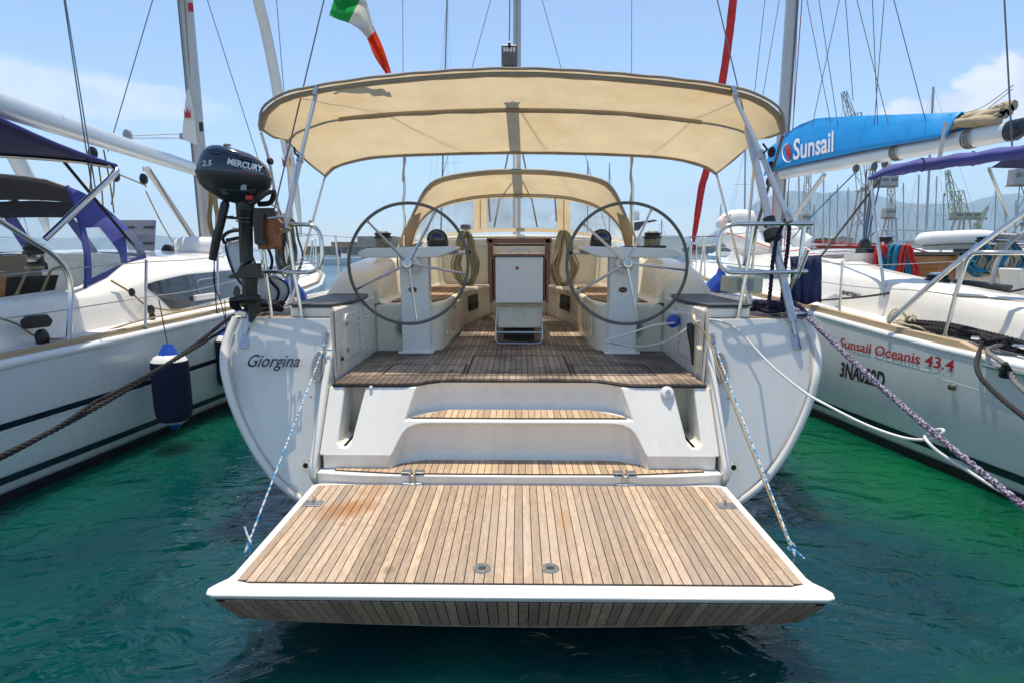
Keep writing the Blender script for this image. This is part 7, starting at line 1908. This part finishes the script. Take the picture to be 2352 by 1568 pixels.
# ================================================================== the harbour behind
def far_boat(u, y, mast_v, label, hull_w=None, mastmat='mast_alu', hullmat='hull_white', rig=True, name='far_sailboat', hull=True, rake=0, mast_r=None, sail=None, zb=1.0, grp='masts and yachts across the harbour'):
    """a yacht moored far off: hull, coachroof, mast, boom, stays"""
    b = PZ(u, 600, 0) if False else V(PY(u, 575, y).x, y, 0)
    t = thing(name, b, label, 'sailing yacht', grp)
    top = PY(u + rake, mast_v, y); r_ = mast_r or max(.07, y * .0011)
    MB().tube([b + V(0, 0, .6), V(top.x, y, top.z)], [r_ * 1.05, r_ * .8], 8).build('mast', mastmat, t)
    w = hull_w or 3.2
    L_ = 10.5
    rg = []
    for f, k, zz in ((0, .72, 1.0), (.2, .95, 1.0), (.5, 1, 1.05), (.8, .62, 1.2), (1, .02, 1.35)):
        yy = y - 5 + L_ * f
        rg.append([V(b.x - w / 2 * k, yy, zz), V(b.x - w / 2 * k * .95, yy, .4), V(b.x - w / 2 * k * .6, yy, -.1), V(b.x + w / 2 * k * .6, yy, -.1), V(b.x + w / 2 * k * .95, yy, .4), V(b.x + w / 2 * k, yy, zz)])
    MB().loft(rg, closed=True, cap=True).build('hull', hullmat, t, bevel=.04)
    MB().loft([[V(b.x - k, yy, 1.02), V(b.x - k * .8, yy, h), V(b.x + k * .8, yy, h), V(b.x + k, yy, 1.02)] for yy, k, h in ((y - 2, 1.1, 1.6), (y, 1.1, 1.65), (y + 2.5, .7, 1.3))], cap=True).build('coachroof', 'gelcoat', t)
    MB().tube([V(b.x, y, 2.3), V(b.x + .05, y - 4, 2.35)], .12 if sail else .07, 8).build('boom', sail or mastmat, t)
    if rig:
        tz = top.z
        for dx, dy, k in ((-w / 2 * .9, .1, .97), (w / 2 * .9, .1, .97), (0, 5.2, .98), (0, -4.8, 1.0)):
            MB().tube([V(b.x + dx, y + dy, 1.1), V(top.x, y, tz * k)], max(.006, y * .00013), 4).build('stay', 'wire', t)
        for f in (.4, .7):
            zq = tz * f
            if zq < 30: MB().tube([V(top.x - .7, y, zq), V(top.x + .7, y, zq)], max(.02, y * .0004), 5).build('spreader', mastmat, t)
    return t
FB = [(1960, 22, -60, 'thin-masted yacht just right of the big blue sail cover crane', 3), (2130, 30, 395, 'yacht with tall grey mast under the rolled blue bimini', 2),
      (2236, 60, 360, 'x', 0)]
far = [
 (1712, 42, 330, 'yacht whose mast shows between the two right bimini struts', 0), (1748, 55, 425, 'yacht with short mast just left of the right mast', 0),
 (1838, 46, 405, 'yacht whose mast stands left of the slim lattice crane', -3), (1892, 60, 408, 'yacht with thin mast right of the slim lattice crane', 0),
 (1924, 70, 425, 'yacht with pale mast below the blue sail cover', 0), (2107, 52, 402, 'left of two yachts with short masts beside the green crane', 4),
 (2148, 60, 405, 'right of two yachts with short masts beside the green crane', 4), (2128, 34, 200, 'yacht with the tall leaning grey mast under the rolled bimini', 16),
 (2332, 70, 460, 'yacht with a mast at the right edge beyond the crane', 2), (1520, 90, 505, 'far yacht with little mast inside the starboard wheel', 0),
 (1400, 75, 375, 'yacht whose mast tip shows right of the sprayhood centre', 0), (1350, 62, 370, 'yacht whose mast tip shows above the sprayhood', 0),
 (1688, 110, 480, 'tiny far yacht at the foot of the red headsail', 0), (1870, 120, 470, 'tiny far yacht with bare mast before the hills', 0), (2050, 100, 500, 'tiny far yacht below the second crane', 0)]
far += [
 (1655, 95, 470, 'far yacht with a bare mast left of the white dinghy', 1), (1725, 130, 455, 'far yacht with a bare mast behind the white dinghy', 0),
 (1812, 85, 440, 'far yacht with a thin mast close right of the right mast', -2), (1905, 95, 445, 'far yacht with a thin mast behind the teal control line', 2),
 (1948, 120, 430, 'far yacht with a thin mast left of the big grey crane legs', 0), (2078, 80, 420, 'far yacht with a thin mast between grey and green cranes', -3),
 (2168, 110, 450, 'far yacht with a thin mast just left of the green crane', 0), (2285, 90, 430, 'far yacht with a thin mast right of the small green crane', 3), (2310, 140, 470, 'far yacht with a short mast left of the edge crane', 0)]
for u, y, mv, lb, rk in far: far_boat(u, y, mv, lb, rake=rk)
far_boat(1010, 46, -40, 'yacht with pale mast faint behind the bimini on the left', mastmat='letter_grey', rake=18)
far_boat(378, 48, 250, 'far yacht at anchor left of the left mast', hull_w=3, rake=-6) if False else None
# yacht beyond the left one: furled white sail, pennant
FL = thing('sailing_yacht', (-13.5, 13, 0), 'yacht beyond the left one with furled white sail and dark pennant', 'sailing yacht', 'moored sailing yachts')
fl_st = [(8, -11.6, -11.5, 1.15, -13.3), (11, -11.3, -11.2, 1.2, -13.3), (15, -11.8, -11.7, 1.3, -13.3), (19, -13.2, -13.15, 1.45, -13.3)]
hull_shell(FL, fl_st, 'hull_white', 1)
MB().loft([[V(-11.55 - k, y, z), V(-11.75 - k, y, z + h), V(-14.85 + k, y, z + h), V(-15.05 + k, y, z)] for y, k, z, h in ((8.1, .0, 1.15, .25), (10.5, .0, 1.2, .5), (14, .3, 1.28, .5), (17.5, 1.2, 1.4, .1))], cap=True).build('coachroof', 'gelcoat', FL, smooth=40)
fsl = [PY(u, v, y) for u, v, y in [(112, 540, 16.5), (92, 480, 16.3), (68, 420, 16.1), (42, 372, 15.9), (-40, 200, 15.2)]]
MB().tube(spline(fsl, 6), [.06 + .14 * min(1, i / 10) for i in range(25)], 10).build('furled_headsail', 'sail_white', FL, smooth=70)
MB().tube([PY(-70, 560, 12.5), PY(-110, -100, 12.5)], .1, 10).build('mast', 'mast_alu', FL)
tubes(FL, [[PY(20, 470, 11), PY(40, 455, 11), PY(70, 555, 11)], [PY(-10, 545, 11), PY(60, 550, 11), PY(80, 575, 11)], [PY(40, 540, 11), PY(45, 500, 11), PY(35, 470, 11)]], .012, 'stern_rail', 'steel')
MB().add([PY(22, 430, 11), PY(48, 468, 11.05), PY(20, 462, 11)], [(0, 1, 2)]).build('pennant', 'navy_dark', FL, smooth=0, solid=.004)
MB().tube([PY(20, 425, 11), PY(30, 510, 11)], .012, 6).build('pennant_staff', 'toe_rail_wood', FL)
MB().loft([[PY(-40, 520, 10.8), PY(10, 505, 10.8), PY(50, 570, 10.6)], [PY(-40, 580, 10.2), PY(20, 575, 10.2), PY(60, 595, 10.2)]]).build('windscreen', 'clear_vinyl_side', FL)

# moored boats right of the right yacht: white dinghy on davits and a motor yacht
MY = thing('motor_yacht', (12.5, 14.5, 0), 'white yacht beyond the right one with long steel deck rail', 'motor yacht')
hull_shell(MY, [(9, 10.3, 10.2, 1.35, 12.4), (13, 10.0, 9.9, 1.4, 12.4), (18, 10.3, 10.2, 1.6, 12.4), (22, 12.3, 12.25, 1.9, 12.4)], 'hull_white', -1)
MB().loft([[V(10.5 + k, y, z), V(10.8 + k, y, z + h), V(14.0 - k, y, z + h), V(14.3 - k, y, z)] for y, k, z, h in ((9.2, 0, 1.35, .25), (12.5, 0, 1.4, .45), (16, .1, 1.5, .45), (19, .8, 1.65, .1))], cap=True).build('coachroof', 'gelcoat', MY, smooth=40)
ry = 10.6
tubes(MY, [[PY(2000, 545, 14.0), PY(2012, 532, 13.8), PY(2040, 528, 13.6), PY(2200, 533, 12.2), PY(2420, 545, 10.8)], [PY(2005, 560, 14), PY(2200, 548, 12.2), PY(2420, 560, 10.8)]], .018, 'deck_rail', 'steel')
tubes(MY, [[PY(u, v, 12.6), PY(u + 26, v + 58, 12.2)] for u, v in ((2045, 528), (2140, 531), (2288, 540))], .018, 'rail_post', 'steel')
D2 = thing('inflatable_dinghy', PY(2210, 575, 12), 'white and dark grey inflatable dinghy lying on deck at far right', 'dinghy', 'inflatable dinghies')
pth = spline([PY(2112, 560, 12.3), PY(2125, 553, 12.2), PY(2180, 550, 12.0), PY(2250, 548, 11.8), PY(2290, 555, 11.7), PY(2310, 562, 11.6)], 6)
MB().tube(pth[:22], [.09 + .08 * min(1, i / 5) for i in range(22)], 14).build('side_tube', 'dinghy_white', D2, smooth=70)
MB().tube(pth[21:], [.172 - .14 * (i / (len(pth) - 22)) ** 3 for i in range(len(pth) - 21)], 14).build('tube_cone', 'dinghy_grey', D2, smooth=70)
tubes(D2, [[PY(2120, 564, 12.05), PY(2180, 561, 11.82), PY(2250, 560, 11.62), PY(2295, 565, 11.5)]], .02, 'rubbing_strip', 'dinghy_grey')
MB().loft([[PY(2115, 566, 12.2), PY(2200, 564, 12), PY(2300, 568, 11.6)], [PY(2120, 575, 12.1), PY(2200, 576, 11.9), PY(2300, 578, 11.6)]]).build('dinghy_hull', 'hull_grey_white', D2)

# ---- breakwater with buildings to the left
BW = thing('breakwater', (-90, 260, 0), 'long brown stone breakwater across the water on the left', 'breakwater')
def bw_block(u0, u1, vt, y, mat, name, dep=8):
    a, b = PY(u0, vt, y), PY(u1, vt, y)
    return MB().box((a.x, y, -.5), (b.x, y + dep, a.z)).build(name, mat, BW, bevel=.15)
bw_block(700, 1160, 566, 260, 'stone', 'quay_wall'); bw_block(820, 905, 543, 262, 'concrete', 'wall_tower', 14); bw_block(760, 825, 556, 268, 'stone', 'upper_wall'); bw_block(905, 1100, 551, 268, 'stone', 'upper_wall')
for u in (848, 872, 790, 930, 960): 
    a = PY(u, 575, 259.6); MB().box((a.x - .9, 259.5, a.z - 1), (a.x + .9, 259.8, a.z + 1.2)).build('doorway', 'strip_holes', BW, smooth=0)
# small open boat passing with two people
RBT = thing('motorboat', PZ(795, 596, 0), 'small white motorboat passing in front of the breakwater', 'boat')
yb0 = 78; xb0 = PY(795, 590, yb0).x
MB().loft([[V(xb0 - 3.2 + 6.4 * f, yb0 - w, .75 + .25 * f), V(xb0 - 3.2 + 6.3 * f, yb0 - w * .7, -.1), V(xb0 - 3.2 + 6.3 * f, yb0 + w * .7, -.1), V(xb0 - 3.2 + 6.4 * f, yb0 + w, .75 + .25 * f)] for f, w in ((0, 1.0), (.3, 1.1), (.7, .9), (1, .1))], closed=True, cap=True).build('hull', 'hull_white', RBT, bevel=.05)
MB().box((xb0 - .6, yb0 - .4, .75), (xb0 + .1, yb0 + .4, 1.4)).build('console', 'white_plastic', RBT, bevel=.06)
def person(x, y, z, h, label, shirt, shorts):
    t = thing('person', (x, y, z), label, 'person', 'people in the motorboat')
    k = h / 1.75
    sk = [[V(x + math.cos(a) * rx * k, y + math.sin(a) * ry_ * k, z + zz * k) for a in [2 * math.pi * i / 10 for i in range(10)]] for zz, rx, ry_ in ((0.0, .16, .12), (.10, .13, .09), (.45, .14, .11), (.80, .18, .13), (.95, .19, .14), (1.15, .17, .12), (1.38, .22, .13), (1.44, .12, .09), (1.48, .06, .06), (1.52, .065, .075), (1.60, .085, .10), (1.70, .075, .09), (1.75, .02, .03))]
    MB().loft(sk, closed=True, cap=True).build('body', 'skin', t, smooth=70)
    for s_ in (-1, 1): MB().tube([V(x + s_ * .21 * k, y, z + 1.38 * k), V(x + s_ * .27 * k, y - .03, z + 1.1 * k), V(x + s_ * .24 * k, y - .14 * k, z + .86 * k)], [.055 * k, .045 * k, .035 * k], 8).build('arm', 'skin', t)
    MB().loft([[V(x + math.cos(a) * rx * k, y + math.sin(a) * ry_ * k, z + zz * k) for a in [2 * math.pi * i / 10 for i in range(10)]] for zz, rx, ry_ in ((.88, .205, .155), (1.15, .19, .14), (1.40, .235, .145), (1.45, .13, .1))], closed=True).build('shirt', shirt, t, smooth=70)
    MB().loft([[V(x + math.cos(a) * rx * k, y + math.sin(a) * ry_ * k, z + zz * k) for a in [2 * math.pi * i / 10 for i in range(10)]] for zz, rx, ry_ in ((.5, .185, .145), (.8, .20, .15), (.90, .205, .155))], closed=True).build('shorts', shorts, t, smooth=70)
    MB().sphere((x, y + .01, z + 1.66 * k), .1 * k, 10, 6).build('hair', 'black_plastic', t)
person(xb0 - .9, yb0, .55, 1.75, 'standing person in dark blue shirt in the motorboat', 'shirt_blue', 'shirt_blue')
person(xb0 + .35, yb0, .5, 1.5, 'person in red shorts near the motorboat bow', 'skin', 'shorts_red')

# ---- the shipyard on the right: quay, cranes
QY = 300
qa = MB().box((PY(1300, 570, QY).x, QY, -1), (PY(2700, 570, QY).x, QY + 60, 3.0)).build('quay', 'concrete')
tag(qa, 'pale concrete shipyard quay below the cranes', kind='structure')
def lattice(a, b, w, r, name, mat, parent, n=None, tap=1.0):
    a, b = Vector(a), Vector(b); d = (b - a); Ln = d.length; d.normalize()
    ref = V(0, 1, 0) if abs(d.y) < .9 else V(1, 0, 0)
    x = d.cross(ref).normalized(); y = d.cross(x).normalized()
    n = n or max(3, int(Ln / (w * 1.3)))
    def c(i, k):
        f = i / n; ww = w * (1 + (tap - 1) * f) / 2
        return a + d * Ln * f + x * ww * (1 if k in (0, 1) else -1) + y * ww * (1 if k in (1, 2) else -1)
    g = MB()
    for k in range(4): g.bar(c(0, k), c(n, k), r * 1.5, r * 1.5)
    for i in range(n):
        for k in range(4):
            k2 = (k + 1) % 4
            g.bar(c(i, k), c(i + 1, k2), r, r) if (i + k) % 2 else g.bar(c(i, k2), c(i + 1, k), r, r)
            g.bar(c(i + 1, k), c(i + 1, k2), r, r)
    return g.build(name, mat, parent, smooth=0)
def crane(label, u, y, v_plat, jib, cab, base_w, mat, tower_top=None, tower_w=3, house=None, cw=True, name='harbour_crane', mat2='crane_grey'):
    """portal legs up to v_plat, lattice tower, machinery house, jib as picture points"""
    p = PY(u, v_plat, y); t = thing(name, (p.x, y, 3), label, 'crane', 'shipyard cranes')
    sc = y / FPX
    for s_, q in ((-1, -1), (1, -1), (-1, 1), (1, 1)):
        MB().bar(V(p.x + s_ * base_w * .9, y + q * base_w * .7, 3), V(p.x + s_ * base_w * .45, y + q * base_w * .35, p.z), base_w * .16, base_w * .16).build('portal_leg', mat2, t, smooth=0)
    for s_ in (-1, 1):
        MB().bar(V(p.x - base_w * .75, y + s_ * base_w * .55, 3 + (p.z - 3) * .35), V(p.x + base_w * .62, y + s_ * base_w * .45, 3 + (p.z - 3) * .68), base_w * .10, base_w * .1).build('portal_brace', mat2, t, smooth=0)
        MB().bar(V(p.x + base_w * .75, y + s_ * base_w * .55, 3 + (p.z - 3) * .35), V(p.x - base_w * .62, y + s_ * base_w * .45, 3 + (p.z - 3) * .68), base_w * .10, base_w * .1).build('portal_brace', mat2, t, smooth=0)
    MB().box((p.x - base_w * .7, y - base_w * .5, p.z), (p.x + base_w * .7, y + base_w * .5, p.z + base_w * .12)).build('platform', mat2, t, smooth=0)
    MB().lathe([(base_w * .4, 0), (base_w * .4, base_w * .25)], (p.x, y, p.z + base_w * .12), seg=16).build('slew_ring', 'crane_rust', t)
    top = p
    if tower_top:
        q = PY(tower_top[0], tower_top[1], y); lattice(V(p.x, y, p.z + base_w * .3), q, tower_w, .22, 'tower', mat, t, tap=.7); top = q
    if house:
        a, b = PY(house[0], house[3], y - 2), PY(house[2], house[1], y - 2)
        h = MB().box((a.x, y - 2.5, a.z), (b.x, y + 2.5, b.z)).build('machinery_house', mat, t, bevel=.2)
        for k in range(3):
            f = (k + .5) / 3; w_ = (b.x - a.x) * .12
            MB().box((a.x + (b.x - a.x) * f - w_, y - 2.56, a.z + (b.z - a.z) * .45), (a.x + (b.x - a.x) * f + w_, y - 2.51, a.z + (b.z - a.z) * .75)).build('window', 'strip_holes', h, smooth=0)
        MB().box((a.x - .3, y - 2.7, a.z - .5), (b.x + .3, y + 2.7, a.z - .02)).build('house_floor', 'crane_rust', h, smooth=0)
    if jib:
        a, b = PY(jib[0], jib[1], y), PY(jib[2], jib[3], y)
        lattice(a, b, tower_w * .8, .2, 'jib', mat, t, tap=.45)
        if len(jib) > 4:
            c = PY(jib[4], jib[5], y); MB().bar(b, c, .18, .18).build('jib_stay', 'wire', t, smooth=0)
            MB().bar(b.lerp(a, .5), c, .14, .14).build('jib_stay', 'wire', t, smooth=0)
        MB().bar(b, b - V(0, 0, (b.z - 10) * .35), .12, .12).build('hoist_cable', 'wire', t, smooth=0)
        MB().cbox(b - V(0, 0, (b.z - 10) * .35 + .8), (1.0, .8, 1.6)).build('hook_block', 'crane_rust', t, bevel=.2)
    return t
crane('grey crane rising above the blue sail cover with a white machinery house', 1985, 330, 440, (1962, 300, 1938, 212, 1975, 290), None, 5.2, 'crane_grey', (1966, 262), 5.5, (2002, 404, 2064, 428))
crane('slim grey lattice crane left of the vang', 1851, 360, 500, (1852, 400, 1890, 300), None, 4, 'crane_grey', (1856, 395), 3.6, (1842, 492, 1862, 510))
crane('second slim grey crane right of the big grey one', 2046, 340, 505, (2046, 400, 2010, 300), None, 4.2, 'crane_grey', (2047, 400), 3.2, (2034, 478, 2058, 500))
crane('yellow-green crane with raised jib in the middle right', 2210, 320, 506, (2192, 490, 2176, 392, 2203, 440), None, 5.5, 'crane_green', (2202, 440), 4.2, (2192, 488, 2254, 503))
crane('small yellow-green crane with leaning jib', 2246, 380, 535, (2240, 530, 2268, 475, 2245, 512), None, 4.5, 'crane_green', (2243, 512), 3, (2222, 528, 2262, 536))
crane('grey crane cut by the right edge of the picture', 2352, 300, 520, (2356, 400, 2400, 300), None, 4.8, 'crane_grey', (2356, 420), 4.5, (2328, 388, 2380, 425))
# low buildings and sheds on the quay
for k, (u0, u1, vt, y) in enumerate(((1620, 1700, 566, 305), (1905, 1960, 548, 322), (2120, 2160, 556, 312), (2280, 2380, 540, 330), (1500, 1585, 563, 310))):
    a, b = PY(u0, vt, y), PY(u1, vt, y)
    bt = thing('shed', (a.x, y, 3), ['pale low shed behind the right pulpit', 'grey block building behind the slim crane', 'small shed under the green crane', 'long brown building at the far right', 'low white shed seen through the starboard wheel'][k], 'building', 'shipyard sheds')
    MB().box((a.x, y, 2.9), (b.x, y + 14, a.z)).build('wall', ['concrete', 'concrete', 'crane_grey', 'stone', 'gelcoat'][k], bt, smooth=0)
    MB().prism([V(a.x - .4, y - .4, a.z), V(b.x + .4, y - .4, a.z), V((a.x + b.x) / 2, y - .4, a.z + 1.2)], (0, 15, 0)).build('roof', ['concrete', 'concrete', 'crane_rust', 'crane_rust', 'concrete'][k], bt, smooth=0)
    n = max(2, int((b.x - a.x) / 4))
    for i in range(n):
        xx = a.x + (b.x - a.x) * (i + .5) / n; MB().box((xx - .7, y - .12, 3.6), (xx + .7, y - .02, 3 + (a.z - 3) * .65)).build('window', 'strip_holes', bt, smooth=0)
# superyacht with dark radar arch seen inside the starboard wheel
SY = thing('motor_yacht', (PY(1490, 575, 60).x, 60, 0), 'white motor yacht with dark radar arch inside the starboard wheel', 'motor yacht')
x0_ = PY(1475, 575, 60).x
hull_shell(SY, [(52, x0_ - 2.4, x0_ - 2.6, 1.7, x0_), (58, x0_ - 2.6, x0_ - 2.8, 1.8, x0_), (66, x0_ - 2.0, x0_ - 2.3, 2.0, x0_), (72, x0_ - .1, x0_ - .15, 2.4, x0_)], 'hull_white', -1)
MB().loft([[V(x0_ - k, y, 1.7), V(x0_ - k * .85, y, h), V(x0_ + k * .85, y, h), V(x0_ + k, y, 1.7)] for y, k, h in ((53, 2.2, 3.2), (60, 2.2, 3.3), (66, 1.4, 2.2))], cap=True).build('superstructure', 'gelcoat', SY, smooth=40)
a_ = PY(1462, 520, 58)
MB().prism([PY(u, v, 58) for u, v in [(1450, 512), (1504, 505), (1512, 508), (1480, 514), (1468, 530), (1452, 530)]], (0, 3, 0)).build('radar_arch', 'stripe_navy', SY, bevel=.1)
MB().lathe([(.5, 0), (.5, .7), (.35, 1.0)], PY(1457, 506, 59), seg=16).build('radar_dome', 'white_plastic', SY)
# tree clump by the quay
TR = thing('bush_tree', PY(1900, 560, 290), 'small dark green tree on the quay behind the red ropes', 'tree')
tb = PY(1893, 566, 290)
MB().tube([V(tb.x, 290, 2.8), V(tb.x, 290, tb.z + 1)], [.35, .2], 8).build('trunk', 'crane_rust', TR)
g = MB(); rr = random.Random(5)
for k in range(420):
    a = rr.uniform(0, 6.28); q = rr.random() ** .5; ph = rr.uniform(-.4, 1)
    c = V(tb.x + math.cos(a) * 5.2 * q, 290 + math.sin(a) * 4 * q, tb.z + 1.8 + 2.2 * ph * math.sqrt(1 - q * q * .9)); s_ = rr.uniform(.35, .7)
    n1 = V(rr.uniform(-1, 1), rr.uniform(-1, 1), rr.uniform(-1, 1)).normalized(); n2 = n1.orthogonal()
    g.add([c - n1 * s_ - n2 * s_, c + n1 * s_ - n2 * s_, c + n1 * s_ + n2 * s_, c - n1 * s_ + n2 * s_], [(0, 1, 2, 3)])
g.build('crown', 'foliage', TR, smooth=0)
# ---- hills
def ridge(name, label, pts, y, depth, seed):
    """pts: (u, v) of the skyline; a strip of terrain rising to it and falling behind"""
    P = resample(spline([PY(u, v, y) for u, v in pts], 8), 90); rg = []
    for j in range(9):
        f = j / 8
        row = []
        for i, p in enumerate(P):
            h = p.z * (math.sin(f * math.pi / 2) ** 1.2)
            yy = y - depth * (1 - f)
            nn_ = mnoise.noise(V(i * .23, f * 4.1, seed)) * p.z * .22 * math.sin(f * math.pi)
            row.append(V(p.x * (yy / y * .35 + .65), yy, max(-2, h + nn_)))
        rg.append(row)
    rg.append([V(p.x, y + depth, -5) for p in P])
    tag(MB().loft(rg).build(name, 'hill', smooth=70), label, kind='structure')
ridge('hills', 'blue hazy mountain range behind the shipyard', [(1480, 575), (1540, 556), (1580, 545), (1640, 552), (1690, 520), (1720, 478), (1760, 455), (1800, 446), (1860, 452), (1930, 446), (1980, 452), (2030, 470), (2090, 474), (2150, 468), (2200, 474), (2260, 455), (2330, 445), (2420, 440), (2600, 430), (2900, 470)], 6500, 2200, 1)
ridge('hills', 'low blue hills behind the foot of the red headsail', [(1380, 575), (1440, 570), (1500, 566), (1560, 556), (1600, 548), (1650, 552), (1720, 560), (1800, 575)], 5000, 1200, 2)
ridge('hills', 'low hazy headland on the left horizon', [(-500, 560), (100, 548), (260, 546), (330, 540), (380, 543), (430, 551), (480, 560), (540, 572), (600, 575)], 7000, 1500, 3)
ridge('hills', 'faint small hill left of the breakwater', [(740, 575), (770, 566), (790, 560), (805, 558), (820, 562), (860, 572), (900, 575)], 7500, 900, 4)
# ---- sea haze
hz = MB().box((-8800, -38, -1.2), (8800, 8900, 760)).build('haze', 'water', smooth=0)
m = bpy.data.materials.new('haze_air'); m.use_nodes = True; nt = m.node_tree; nt.nodes.clear()
om = nt.nodes.new('ShaderNodeOutputMaterial'); pv = nt.nodes.new('ShaderNodeVolumePrincipled')
pv.inputs['Color'].default_value = (.58, .78, 1.0, 1); pv.inputs['Density'].default_value = .00014; pv.inputs['Anisotropy'].default_value = .2
nt.links.new(pv.outputs[0], om.inputs['Volume'])
hz.data.materials.clear(); hz.data.materials.append(m)
tag(hz, 'thin pale blue sea haze over the harbour', kind='stuff')
